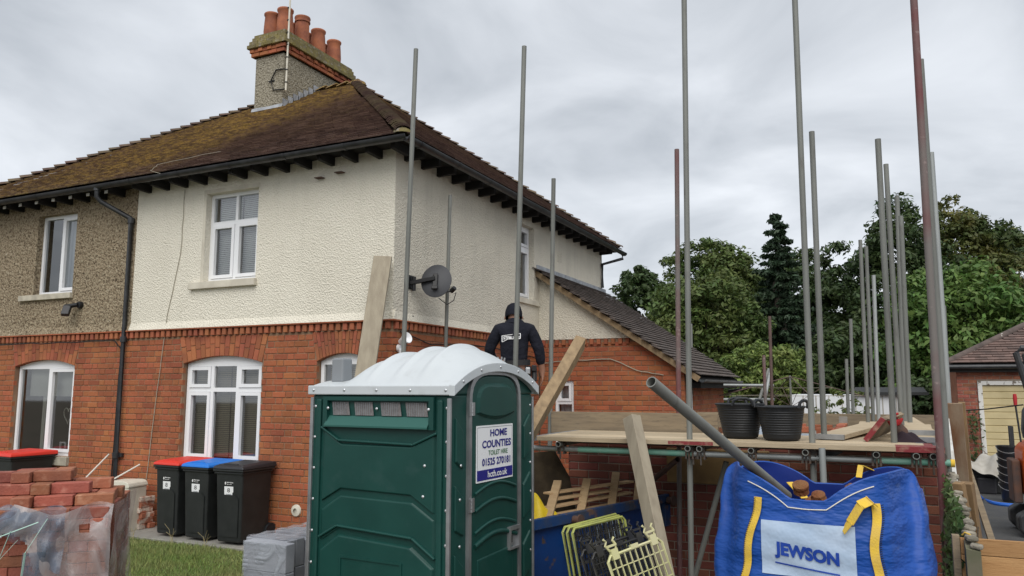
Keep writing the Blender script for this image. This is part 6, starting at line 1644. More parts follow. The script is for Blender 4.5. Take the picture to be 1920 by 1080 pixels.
s_ = MB(); o = S2W @ Vector((.16, .30, SZ - .06))
s_.grid(lambda i, j: tuple(S2W @ Vector((.06 + .62 * i, .05 + .45 * j, SZ - .10 + (.19 * math.sin(math.pi * i) ** .7 + .05 * math.sin(11 * i + 4 * j) + .04 * math.sin(19 * i - 8 * j)) * math.sin(math.pi * j) ** .6))), 26, 18)
one(s_, 'plastic_sack', 'yellow_sack', 'crumpled yellow plastic sack in near end of skip', 'sack')
s_ = MB(); q0, q1 = at(1000, 905, 7.3), at(1046, 905, 7.5)
pp = [at(985, 1000, 7.2), at(985, 850, 7.3), at(1040, 845, 7.45), at(1068, 895, 7.5), at(1085, 985, 7.45)]
pp = [Vector(p) for p in pp]; nn = Vector((-.3, .95, 0)) * .02
s_.add([tuple(p) for p in pp] + [tuple(p + nn) for p in pp], [(0, 1, 2, 3, 4), (9, 8, 7, 6, 5)] + [(i, 5 + i, 5 + (i + 1) % 5, (i + 1) % 5) for i in range(5)])
one(s_, 'plywood_offcut', 'panel_wood', 'dark mouldy plywood offcut standing in skip behind yellow sack', 'board')

def brick_guard(label, TL, TR, BL, m, edge, nx=10, nz=8, hooks=True, wide=None):
    TL, TR, BL = Vector(TL), Vector(TR), Vector(BL)
    ex = (TR - TL).normalized(); dn = (BL - TL); dn = (dn - ex * dn.dot(ex)); H = dn.length; dn.normalize(); W = (TR - TL).length
    ny = ex.cross(-dn); A = Matrix((ex, ny, -dn)).transposed().to_4x4(); A.translation = TL + dn * H
    t = bpy.data.objects.new('brick_guard', None); col.objects.link(t); t.matrix_world = A; t.empty_display_size = .1
    tag(t, label, 'brick guard', 'plastic brick guards leaning on the skip')
    f = MB(); r = .011
    c = .03; pts = [(0, 0, 0), (W, 0, 0), (W, 0, H - c), (W - c, 0, H), (c, 0, H), (0, 0, H - c), (0, 0, 0)]
    f.path(pts, r, 6); fo = f.build('frame', edge, t)
    s_ = MB()
    for i in range(1, nx): s_.beam((W * i / nx, 0, .0), (W * i / nx, 0, H), .007, .010)
    s_.build('upright_bars', m, t)
    s_ = MB()
    for j in range(1, nz): s_.beam((0, 0, H * j / nz), (W, 0, H * j / nz), .010, .007)
    s_.build('cross_bars', m, t)
    if hooks:
        for u in (.14, .86):
            h = MB(); x = W * u
            h.box((x - .03, -.012, H - .03), (x + .03, .012, H + .04)); h.path([(x - .03, 0, H + .03), (x - .055, 0, H + .07), (x - .04, 0, H + .095), (x - .055, 0, H + .115)], .009, 6); h.path([(x + .02, 0, H + .03), (x + .035, 0, H + .06), (x + .02, 0, H + .09), (x + .035, 0, H + .11)], .009, 6); h.beam((x - .045, 0, H + .062), (x + .03, 0, H + .062), .022, .014)
            h.build('hook', m if m != 'guard_cream' else 'guard_cream', t)
        tb = MB(); tb.box((W * .5 - .035, -.01, H - .005), (W * .5 + .035, .01, H + .025)); tb.build('tab', m, t)
brick_guard('black brick guard with lime edge, rearmost against skip', at(1054, 990, 5.80), at(1158, 963, 6.3), at(1052, 1190, 5.5), 'guard_black', 'guard_lime', hooks=False)
brick_guard('second black brick guard with lime edge from the skip', at(1062, 991, 5.72), at(1164, 966, 6.2), at(1061, 1190, 5.42), 'guard_black', 'guard_lime', hooks=False)
brick_guard('black brick guard with lime edge third from the skip', at(1072, 992, 5.64), at(1170, 968, 6.1), at(1076, 1190, 5.35), 'guard_black', 'guard_lime', hooks=False)
brick_guard('plain black brick guard with hooks in middle of the heap', at(1088, 1035, 5.40), at(1196, 1000, 5.75), at(1110, 1210, 5.15), 'guard_black', 'guard_black')
brick_guard('plain black brick guard with hooks just behind cream one', at(1108, 1040, 5.28), at(1212, 1004, 5.62), at(1132, 1215, 5.05), 'guard_black', 'guard_black')
brick_guard('cream brick guard with hooks at front of the heap', at(1138, 1046, 5.08), at(1238, 1008, 5.38), at(1172, 1230, 4.85), 'guard_cream', 'guard_cream', nx=10, nz=7)

# ================================================================== BULK BAG WITH TUBE
BAG = at(1526, 727, 3.95); BAG.z = 0
BROT = R(-3)
def bulk_bag():
    s = 3.95 / 1445
    t = thing('bulk_bag', 'bright blue bulk bag with pale JEWSON panel and yellow loops', 'bulk bag', (BAG.x, BAG.y, .46), BROT)
    top_c, ZB = 1.55 - .46, 0.0
    H = 1.10; hw, hd = .435, .43
    def rim(th):      # height of the rim round the bag
        c, n = math.cos(th), math.sin(th)
        corner = max(0, (abs(c * n) * 2 - .35) / .65)
        z = .965 + .115 * corner ** .9 - .02 * (1 if n > 0 else 0)
        if n < 0: z += .02 * abs(c)
        return z
    def radius(th, v):
        c, n = math.cos(th), math.sin(th); e = 3.6 - 1.2 * min(1, abs(v - .45) * 1.6)
        r = (abs(c) ** e + abs(n) ** e) ** (-1 / e)
        bulge = 1.0 + .135 * math.sin(math.pi * min(1, .08 + v * .80)) ** .9
        return r, bulge
    def pt(th, v, off=0.0):
        r, bu = radius(th, v); c, n = math.cos(th), math.sin(th); z = rim(th) * v
        x, y = hw * r * c * bu, hd * r * n * bu
        # folds beside the straps where the loose top pleats in
        if n < 0:
            g = math.exp(-((abs(x) - .405) / .055) ** 2) * max(0, (v - .45) / .55) ** .8; y += .22 * g
        wr_ = .0035 * math.sin(58 * z + 7 * x + 2 * math.sin(9 * x)) * (1 - v * .6) + .005 * math.sin(23 * z - 9 * x + 2 + 2 * math.sin(5 * x)) + .006 * math.sin(5 * x + 7 * z + 1)
        wr_ += .020 * max(0, v - .55) * math.sin(13 * x + 9 * z + 1.5 * math.sin(11 * z))
        k = 1 + (wr_ + off) / max(.2, math.hypot(x, y)); return (x * k, y * k, z)
    s_ = MB(); s_.grid(lambda i, j: pt(2 * math.pi * i, j), 150, 60)
    o = s_.build('sack', 'bag_blue', t, auto=70)
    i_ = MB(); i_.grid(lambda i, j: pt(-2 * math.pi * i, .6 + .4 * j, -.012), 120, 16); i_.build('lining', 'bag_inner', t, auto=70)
    # rim hem
    s_ = MB(); s_.path([pt(2 * math.pi * k / 120, 1.0, -.005) for k in range(121)], .006, 6, caps=False); s_.build('hem', 'bag_blue', t)
    # a function for things sewn or printed on the front: find theta for x at height z
    def front(x, z, off):
        lo, hi = math.pi, 2 * math.pi
        for _ in range(26):
            m = (lo + hi) / 2; v = min(1, z / rim(m)); p = pt(m, v)
            if p[0] < x: lo = m
            else: hi = m
        m = (lo + hi) / 2; p = pt(m, min(1, z / rim(m))); return (x, p[1] - off, z)
    def px2(x, y):    # photograph measurement -> bag coordinates on its front face
        q = at(x, y, 3.52); d = q - Vector((BAG.x, BAG.y, .46)); return d.x * math.cos(-BROT) - d.y * math.sin(-BROT), d.z
    u0, u1 = px2(1424, 1000)[0], px2(1610, 1000)[0]; zt, zb = px2(1500, 977)[1], px2(1500, 1074)[1]
    s_ = MB(); s_.grid(lambda i, j: front(u0 + (u1 - u0) * i, zb + (zt - zb) * j, .004), 40, 24); pn = s_.build('printed_panel', 'bag_panel', t, auto=70)
    W = u1 - u0; Hh = zt - zb
    s_ = MB(); letters(s_, 'JEWSON', u0 + .15 * W, u1 - .17 * W, zb + .34 * Hh, zb + .66 * Hh, lambda u, z: front(u, z - .10 * (u - u0), .009), .05); s_.build('panel_lettering', 'bag_letter', pn)
    s_ = MB(); s_.grid(lambda i, j: front(u0 + W * (.15 + .68 * i), zb + Hh * (.24 + .028 * j) - .10 * W * (.15 + .68 * i), .008), 20, 1); s_.build('panel_underline', 'bag_letter', pn)
    s_ = MB(); a, b = px2(1460, 1072), px2(1540, 1080); s_.grid(lambda i, j: front(u0 + W * .20 + W * .5 * i, zb - .11 + .10 * j, .006), 20, 6); s_.build('document_pocket', 'sign_white', t)
    # yellow webbing loops down the front
    for k, (xa, xb, ya, yb) in enumerate(((1409, 1384, 884, 1100), (1640, 1655, 890, 1100))):
        A, B = px2(xa, ya), px2(xb, yb); w_ = .030
        s_ = MB(); s_.grid(lambda i, j: front(B[0] + (A[0] - B[0]) * j ** .8 + (i - .5) * w_ * 1.2 + .008 * math.sin(9 * j), B[1] + (min(A[1], .97) - B[1]) * j, .009), 4, 40); s_.build('lifting_strap', 'webbing', t, auto=80)
        s_ = MB()
        for q in range(44):
            j = q / 44; xx = B[0] + (A[0] - B[0]) * j ** .8 + .008 * math.sin(9 * j) + (.020 if k else -.020); zz_ = B[1] + (min(A[1], .97) - B[1]) * j
            p = Vector(front(xx, zz_, .010)); s_.beam(p, p + Vector((.010, 0, .004)), .003, .003)
        s_.build('strap_stitching', 'cable', t)
    # free ends of two loops
    A = Vector((*px2(1640, 893), 0)); q0 = Vector(front(A.x, min(A.y, .97), .02))
    pts = [q0, q0 + Vector((-.012, -.03, .018)), q0 + Vector((-.05, -.05, .0)), q0 + Vector((-.095, -.055, -.075)), q0 + Vector((-.125, -.05, -.115))]
    s_ = MB()
    for a, b in zip(pts, pts[1:]): s_.beam(a, b + (b - a).normalized() * .006, .05, .003, roll=R(-35))
    s_.build('loose_strap_end', 'webbing', t)
    s_ = MB(); q = Vector(pt(R(62), 1.0)); s_.beam(q, q + Vector((-.05, -.06, .03)), .04, .004); s_.beam(q + Vector((-.05, -.06, .03)), q + Vector((-.06, -.10, -.03)), .03, .004); s_.build('loose_strap_end', 'webbing', t)
    q = Vector(pt(R(112), 1.0)) + Vector((-.02, -.04, -.06)); s_ = MB(); s_.beam(q, q + Vector((.09, -.10, -.07)), .045, .004); s_.build('loose_strap_end', 'webbing', t)
    # double rows of pale stitching
    for z in (.40, .475):
        for dz in (0, .010):
            for (a0, a1) in ((R(180), R(222)), (R(306), R(360))):
                s_ = MB(); s_.path([pt(a0 + (a1 - a0) * k / 24, (z + dz + .05 * math.cos(a0 + (a1 - a0) * k / 24) * (1 if a0 > R(200) else -1)) / rim(a0 + (a1 - a0) * k / 24), .003) for k in range(25)], .0022, 5); s_.build('stitching', 'thread', t)
    s_ = MB(); s_.path([pt(R(238) + R(66) * k / 30, .965, .004) for k in range(31)], .0025, 5); s_.build('stitching', 'thread', t)
    # contents
    s_ = MB(); s_.grid(lambda i, j: ((i - .5) * .70 * (1 - .25 * (2 * j - 1) ** 4), (j - .5) * .58 * (1 - .2 * (2 * i - 1) ** 4), .83 + .05 * math.sin(9 * i + 4 * j) + .03 * math.sin(17 * i - 11 * j)), 30, 26); s_.build('fill', 'rubble', t)
    for (x, y, z, r) in ((-.10, .10, .955, .048), (.14, .14, .965, .03), (-.02, .14, .91, .04)):
        s_ = MB(); rr = random.Random(int(x * 100) + 50)
        s_.lathe([(0, -r * .8)] + [(r * math.sin(math.pi * k / 7) * rr.uniform(.8, 1.12), -r * .8 * math.cos(math.pi * k / 7)) for k in range(1, 7)] + [(0, r * .8)], 12, Matrix.Translation((x, y, z)) @ Matrix.Rotation(.5, 4, 'X')); s_.build('rubble_lump', 'rubble', t, auto=30)
bulk_bag()
# stack of pallets the bag stands on (mostly below the picture)
for k in range(3):
    t = thing('wooden_pallet', ['lowest', 'middle', 'top'][k] + ' pallet of the stack carrying the blue bulk bag', 'pallet', (BAG.x, BAG.y, k * .153 + .001), BROT, 'pallets under the bulk bag')
    for j in range(3):
        s_ = MB(); s_.box((-.5, -.45 + j * .40, .02), (.5, -.35 + j * .40, .128)); s_.build('bearer', 'pallet_wood', t)
    for j in range(5):
        s_ = MB(); s_.box((-.5 + j * .22, -.46, .129), (-.38 + j * .22, .46, .150)); s_.build('slat', 'pallet_wood', t)
        s_ = MB(); s_.box((-.5 + j * .22, -.46, .0), (-.38 + j * .22, .46, .019)); s_.build('slat', 'pallet_wood', t)
rail(at(1476, 930, 3.95), at(1221, 716, 3.15), 'tube', 'thick grey scaffold tube sticking up out of blue bag', r=.0245)

# ================================================================== RIGHT-HAND BOUNDARY, DRIVE AND GARAGE
def rough_wall():
    t = thing('garden_wall', 'crumbling pale-topped boundary wall overgrown with ivy', 'wall', (.42, 4.3, 0), world=True)
    n = 60
    s_ = MB(); rr = random.Random(3)
    tops = [1.20 + .10 * k / n + rr.uniform(-.015, .015) for k in range(n + 1)]
    for k in range(n):
        y0, y1 = 4.25 + 2.5 * k / n, 4.25 + 2.5 * (k + 1) / n; x = .345 + .10 * k / n
        s_.add([(x, y0, 0), (x + .06, y0, 0), (x + .06, y1, 0), (x, y1, 0), (x, y0, tops[k]), (x + .06, y0, tops[k] - .01), (x + .06, y1, tops[k + 1] - .01), (x, y1, tops[k + 1])], [(4, 5, 6, 7), (0, 1, 5, 4), (3, 0, 4, 7), (1, 2, 6, 5)])
    s_.build('wall_body', 'kerbstone', t)
    c = MB(); c.box((-.026, -.03, 0), (.026, .03, .022)); src = None
    for k in range(38):
        y = 4.28 + k * .064; x = .378 + .10 * k / 38
        if src is None: src = c.build('coping_stone', 'coping', t, bevel=.008, org=(0, 0, 0)); o = src
        else: o = copy_mesh(src, t)
        o.location = (x - .42 + random.gauss(0, .008), y - 4.3, 1.20 + .10 * k / 38 + random.uniform(-.01, .015)); o.rotation_euler = (random.gauss(0, .08), random.gauss(.1, .1), random.gauss(0, .2))
rough_wall()
def leaf_cloud(name, pts, nrm, size, m, parent, spread=.6):
    n = len(pts); pts = np.asarray(pts); nrm = np.asarray(nrm)
    nd_ = nrm + rng.normal(0, spread, (n, 3)); nd_ /= np.linalg.norm(nd_, axis=1)[:, None]
    a = np.cross(nd_, rng.normal(0, 1, (n, 3))); a /= np.linalg.norm(a, axis=1)[:, None]; b = np.cross(nd_, a)
    L = rng.uniform(size[0], size[1], n)[:, None]; W = L * rng.uniform(.32, .55, n)[:, None]
    v = np.stack([pts - a * L * .5, pts + b * W * .5 - a * L * .05, pts + a * L * .5, pts - b * W * .5 - a * L * .05], 1)
    v[:, 1] += nd_ * L * .08; v[:, 3] += nd_ * L * .08
    me = bpy.data.meshes.new(name); me.vertices.add(n * 4); me.vertices.foreach_set('co', v.reshape(-1).astype(np.float32))
    me.loops.add(n * 4); me.loops.foreach_set('vertex_index', np.arange(n * 4, dtype=np.int32))
    me.polygons.add(n); me.polygons.foreach_set('loop_start', np.arange(0, n * 4, 4, dtype=np.int32)); me.polygons.foreach_set('loop_total', np.full(n, 4, dtype=np.int32))
    me.update(calc_edges=True); me.validate(); me.materials.append(M[m])
    o = bpy.data.objects.new(name, me); col.objects.link(o); o.parent = parent; return o
t = thing('ivy', 'green ivy climbing the boundary wall beside the blue bag', 'ivy', (.40, 4.9, 0))
n = 900; yy = rng.uniform(-.55, 1.75, n); zz_ = rng.uniform(.1, 1.0, n) ** .6 * 1.32
hang = rng.uniform(0, 1, n)
pp = np.c_[-.02 - .10 * hang * np.clip(1.5 - zz_, .3, 1) + .04 * yy, yy, zz_]
leaf_cloud('leaves', pp, np.tile([-.8, -.4, .4], (n, 1)), (.035, .075), 'leaf_ivy', t, .55)
s_ = MB()
for k in range(7):
    y = -.4 + k * .32; s_.path([(-.02 + .03 * k * .3, y, .0), (-.03, y + .05, .5), (-.02, y - .04, .9), (.03, y + .06, 1.25)], [.012, .009, .007, .003], 5)
s_.build('stems', 'bark', t)
# upright planks and split posts standing behind the wall
def upright(label, a, b, depth, w, h, m, tilt=0.0, z0=0.0, name='timber_plank', dtop=None, roll=0.0):
    p1, p0 = at(*a, dtop or depth), at(*b, depth); d = p1 - p0
    p0 = p0 - d * ((p0.z - z0) / d.z); return plank(p0, p1, w, h, m, label, roll, name)
upright('tall brown-stained plank standing behind boundary wall', (1789, 756), (1802, 905), 6.3, .115, .03, 'brown_wood')
upright('narrow grey-brown plank just behind the brown-stained one', (1803, 754), (1818, 905), 6.5, .05, .03, 'post_wood')
upright('white-painted weathered plank leaning left of brown plank', (1772, 786), (1786, 892), 5.9, .06, .025, 'white_wood', dtop=6.3)
upright('split timber post beside the ivy wall', (1797, 905), (1815, 1000), 4.9, .06, .05, 'post_wood', name='timber_post')
upright('square split post right of the other post', (1812, 905), (1826, 1000), 5.0, .075, .06, 'post_wood', name='timber_post')
upright('thin weathered rail sloping down beside the drive', (1806, 850), (1868, 1040), 6.0, .05, .03, 'board_grey', dtop=7.5)
# new pine boarding
h0 = at(1800, 1008, 3.72)
t = thing('board_fence', 'new knotty pine boarding in the bottom right corner', 'fence', (h0.x, h0.y, 0), R(1))
z = h0.z
for k, hh_ in enumerate((.078, .148, .148, .148, .148, .148)):
    z -= hh_; s_ = MB(); s_.box((.0, .0, z + .002), (1.6, .022, z + hh_ - .001)); s_.build('board', 'pine', t, bevel=.002)
s_ = MB(); s_.box((-.035, -.004, 0), (-.002, .03, h0.z + .012)); s_.build('end_post', 'board_grey', t, bevel=.003)
for xx in (.25, .85, 1.4):
    s_ = MB(); s_.box((xx, .0225, 0), (xx + .07, .07, h0.z - .03)); s_.build('post', 'pine', t)
for (x, zz) in ((.06, h0.z - .04), (.075, h0.z - .115), (.055, h0.z - .06), (.07, h0.z - .19)):
    s_ = MB(); s_.tube((x, -.002, zz), (x, .004, zz), .004, seg=8); s_.build('screw', 'digger_rust', t)
s_ = MB(); q = at(1804, 1003, 3.74); s_.path([q, q + Vector((.01, -.01, .015)), q + Vector((.03, 0, .006)), q + Vector((.045, .0, -.008))], .004, 6); s_.path([q + Vector((-.16, .5, -.25)), q + Vector((-.20, .45, -.2)), q + Vector((-.22, .42, -.25)), q + Vector((-.17, .42, -.34)), q + Vector((-.14, .45, -.36))], .005, 6)
one(s_, 'yellow_cord', 'webbing', 'yellow cord looped at boarding corner and ivy', 'cord')
# blue hose
hp = [at(1806, 842, 7.2), at(1815, 880, 7.8), at(1826, 915, 8.8), onZ(1840, 934, .03), onZ(1862, 943, .03), onZ(1890, 947, .03), onZ(1935, 949, .03)]
s_ = MB(); P = []
for i in range(len(hp) - 1):
    p0, p1, p2, p3 = hp[max(i - 1, 0)], hp[i], hp[i + 1], hp[min(i + 2, len(hp) - 1)]
    for k in range(6):
        u = k / 6; P.append(.5 * ((2 * p1) + (p2 - p0) * u + (2 * p0 - 5 * p1 + 4 * p2 - p3) * u * u + (3 * p1 - p0 - 3 * p2 + p3) * u ** 3))
s_.path(P, .032, 8); one(s_, 'blue_hose', 'blue_hose', 'bright blue flat hose trailing across the drive', 'hose')
# garage
GY, GX0 = 19.0, onY(1797, 760, 19.0).x
GX1 = GX0 + 3.3
gar = thing('garage', 'brick garage with cream slatted door and hipped tile roof', 'garage', (GX0, GY, 0), world=True)
dx0, dx1, dz1 = onY(1842, 730, GY).x, onY(1842, 730, GY).x + 2.2, onY(1850, 722, GY).z
w = MB(frame((0, GY, 0), 0)); w.panel(GX0, GX1, 0, 2.36, [(dx0 - .09, dx1 + .09, 0, dz1 + .09)], y=.008, depth=.2); gw = w.build('wall', 'mortar_new', gar)
place_bricks(lay(GX0, GX1, 0, 2.34, lambda z: [(dx0 - .09, dx1 + .09)] if z < dz1 + .09 else [], course=.078, bond='stretcher', seed=31), (0, GY, 0), 0, 'brick_new', gw, gar, cap=120, seen=lambda x, y: True)
w = MB(frame((GX0, 0, 0), -math.pi / 2)); w.panel(-GY - 5, -GY, 0, 2.36, [], y=0, depth=.1); w.build('side_wall', 'brick_new', gar)
w = MB(); w.box((dx0 - .085, GY - .02, 0), (dx0, GY + .06, dz1 + .085)); w.box((dx1, GY - .02, 0), (dx1 + .085, GY + .06, dz1 + .085)); w.box((dx0, GY - .02, dz1), (dx1, GY + .06, dz1 + .085)); w.build('door_frame', 'peeling', gar, bevel=.004)
dr = MB(); dr.box((dx0 + .003, GY + .05, .02), (dx1 - .003, GY + .08, dz1 - .003)); dr = dr.build('garage_door', 'garage_door', gar)
for k in range(14):
    z = .03 + k * (dz1 - .03) / 14; s_ = MB(); hk = (dz1 - .03) / 14
    s_.add([(dx0 + .005, GY + .046, z), (dx1 - .005, GY + .046, z), (dx1 - .005, GY + .028, z + .012), (dx0 + .005, GY + .028, z + .012), (dx1 - .005, GY + .028, z + hk - .012), (dx0 + .005, GY + .028, z + hk - .012), (dx1 - .005, GY + .046, z + hk), (dx0 + .005, GY + .046, z + hk)], [(0, 1, 2, 3), (3, 2, 4, 5), (5, 4, 6, 7)]); s_.build('door_slat', 'garage_door', dr)
e0, ez = GX0 - .18, 2.42
apx, apy, apz = GX0 + 1.75, GY + 1.75, 2.42 + .96
s_ = MB(); s_.add([(e0, GY - .18, ez), (GX1 + .2, GY - .18, ez), (apx, apy, apz), (e0, GY + 5, ez), (GX1 + .2, GY + 5, ez), (apx, GY + 5, apz)], [(0, 1, 2), (3, 0, 2, 5), (1, 4, 5, 2)]); gr = s_.build('roof', 'eave_wood', gar)
sg = Vector((0, apy - GY + .18, apz - ez)); Lg = sg.length
place_tiles((e0, GY - .2, ez + .01), (1, 0, 0), sg, GX1 + .2 - e0, Lg, lambda u, v: (apx - e0) * v / Lg < u < (GX1 + .2 - e0) - (GX1 + .2 - apx) * v / Lg, 'garage_tile', gr, gar, tw=.22, gauge=.13, cap=90)
s_ = MB(); s_.path([(e0, GY - .18, ez + .04), (apx, apy, apz + .05)], .075, 10); s_.build('hip_ridge', 'garage_hip', gr)
s_ = MB(); s_.box((e0, GY - .17, ez - .16), (GX1 + .2, GY - .14, ez - .002)); s_.build('fascia', 'eave_wood', gr)
s_ = MB(); s_.tube((e0 - .05, GY - .22, ez - .05), (GX1 + .2, GY - .22, ez - .05), .05); s_.build('gutter', 'black_gutter', gr)
t = thing('climbing_plant', 'small dark climber on garage brick pier', 'plant', (GX0 + .25, GY - .05, 0))
n = 160; pp = np.c_[rng.normal(0, .07, n), rng.uniform(-.08, 0, n), rng.uniform(.1, 1.45, n)]
leaf_cloud('leaves', pp, np.tile([0, -1, .3], (n, 1)), (.06, .11), 'leaf_dark', t)
# sheeted heap and bucket stack on the drive
g0 = onZ(1856, 925, 0)
t = thing('sheeted_heap', 'pale crumpled dust sheet over dark crates by garage', 'heap', (g0.x, g0.y, 0))
s_ = MB(); s_.box((-.32, -.1, 0), (.40, .5, .42)); s_.build('crate', 'bin_black', t, bevel=.03)
s_ = MB(); s_.box((-.20, -.2, 0), (.1, .0, .3)); s_.build('crate', 'bin_charcoal', t, bevel=.03)
s_ = MB(); s_.grid(lambda i, j: (-.42 + .95 * i, -.35 + .95 * j + .05 * math.sin(7 * i), .44 + .22 * math.sin(math.pi * i) * math.sin(math.pi * min(1, j * 1.1)) + .06 * math.sin(9 * i + 6 * j) + .04 * math.sin(17 * i - 8 * j) - .22 * max(0, .25 - j)), 26, 20); s_.build('dust_sheet', 'sack_grey', t, auto=30)
g0 = onZ(1896, 942, 0)
t = thing('bucket_stack', 'stack of black buckets with wire handles by the machine', 'buckets', (g0.x, g0.y, 0))
for k in range(6):
    s_ = MB(); z = k * .125; s_.lathe([(0, z), (.125, z), (.155, z + .30), (.168, z + .30), (.168, z + .325), (.150, z + .325), (.118, z + .02)], 24); bk = s_.build('bucket', 'bucket', t, auto=50)
    s_ = MB(); s_.path([(-.165 * math.cos(q), -.165 * math.sin(q) - .01, z + .30 - .09 * math.sin(q)) for q in [math.pi * i / 12 for i in range(13)]], .005, 5); s_.build('wire_handle', 'wire', bk)
# small tracked machine cut by the picture's edge
g0 = onZ(1900, 1010, 0) + Vector((.70, .5, 0)); g0.z = 0
t = thing('mini_digger', 'small orange tracked digger cut off by right edge', 'digger', tuple(g0), R(0))
for y in (-.35, .35):
    s_ = MB(); s_.prism([(-.62, .10), (-.52, 0), (.5, 0), (.62, .10), (.60, .30), (.5, .36), (-.5, .36), (-.62, .28)], y - .12, y + .12); s_.build('track', 'digger_dark', t, bevel=.03)
s_ = MB(); s_.box((-.35, -.3, .30), (.4, .3, .48)); s_.build('undercarriage', 'digger_rust', t, bevel=.01)
s_ = MB(); s_.box((-.62, -.25, .42), (-.52, .2, .98)); s_.build('frame_plate', 'digger_rust', t, bevel=.02)
s_ = MB(); s_.prism([(-.50, .50), (.55, .50), (.58, 1.0), (.45, 1.15), (-.40, 1.22), (-.50, 1.12)], -.36, .36); s_.build('engine_cover', 'digger_orange', t, bevel=.05, seg=3)
s_ = MB(); s_.path([(-.22, -.34, 1.1), (-.34, -.34, 1.7), (-.48, -.34, 2.40), (-.42, -.34, 2.46), (.5, -.34, 2.46)], .04, 8); s_.path([(-.10, .34, 1.1), (-.18, .34, 1.7), (-.28, .34, 2.40), (-.22, .34, 2.46), (.5, .34, 2.46)], .04, 8); s_.build('roll_bar', 'digger_dark', t)
s_ = MB(); s_.lathe([(0, .0), (.20, .02), (.22, .12), (.18, .34), (.1, .42), (0, .43)], 18, Matrix.Translation((-.30, -.05, 1.24)) @ Matrix.Diagonal((.7, 1, 1.15, 1))); s_.build('seat', 'bin_charcoal', t)
s_ = MB(); s_.tube((-.50, -.30, 1.22), (-.53, -.32, 1.70), .012); lv = s_.build('lever', 'digger_dark', t)
s_ = MB(); s_.lathe([(0, 0), (.02, .0), (.026, .10), (.02, .15), (0, .155)], 10, Matrix.Translation((-.53, -.32, 1.70))); s_.build('lever_grip', 'red_glove', lv)
s_ = MB(); s_.box((-.60, -.2, 1.16), (-.56, -.15, 1.42)); s_.box((-.60, -.08, 1.16), (-.56, -.03, 1.42)); s_.build('bracket', 'digger_dark', t)
s_ = MB(); s_.path([tuple(onY(1806, 770, 11.5)), tuple(onY(1850, 767, 11.0)), tuple(onY(1918, 759, 10.5))], .008, 5); one(s_, 'overhead_cable', 'cable', 'thin dark cable stretched across in front of garage door', 'cable')

# ================================================================== BEHIND: SHED, AIRER, TREES
q0, q1 = onY(1482, 737, 21), onY(1706, 737, 21)
t = thing('garden_shed', 'long white shed low down in front of dark trees', 'shed', (q0.x, 21, 0), world=True)
s_ = MB(); s_.box((q0.x, 21, 0), (q1.x, 23, 1.76)); s_.build('body', 'white_sheet', t)
for k in range(1, 9):
    x = q0.x + (q1.x - q0.x) * k / 9; s_ = MB(); s_.box((x - .012, 20.985, .02), (x + .012, 20.999, 1.74)); s_.build('panel_joint', 'sack_grey', t)
s_ = MB(); s_.add([(onY(1600, 737, 21).x, 20.9, 1.77), (q1.x + .4, 20.9, 1.77), (q1.x + .4, 23, 1.95), (onY(1600, 737, 21).x, 23, 1.95)], [(0, 1, 2, 3)]); s_.box((onY(1600, 737, 21).x, 20.88, 1.76), (q1.x + .4, 20.92, 1.83)); s_.build('roof', 'dark_roof', t)
A0 = onY(1481, 704, 16.0)
t = thing('rotary_airer', 'grey rotary washing line behind the black tubs', 'airer', (A0.x, 16, 0), world=True)
s_ = MB(); s_.tube((A0.x, 16, 0), (A0.x, 16, A0.z), .02); s_.build('mast', 'tube', t)
ends = []
for k in range(4):
    th = R(20 + 90 * k); e = Vector((A0.x + 1.45 * math.cos(th), 16 + 1.45 * math.sin(th), A0.z - .42)); ends.append(e)
    s_ = MB(); s_.tube((A0.x, 16, A0.z - .02), e, .009, seg=8); s_.tube((A0.x, 16, A0.z - .6), Vector((A0.x, 16, A0.z - .02)).lerp(e, .45), .005, seg=8); s_.build('arm', 'tube_rust', t)
for r_ in (.55, .92):
    for k in range(4):
        s_ = MB(); o_ = Vector((A0.x, 16, A0.z - .02)); s_.tube(o_.lerp(ends[k], r_), o_.lerp(ends[(k + 1) % 4], r_), .003, seg=5); s_.build('line', 'cable_grey', t)

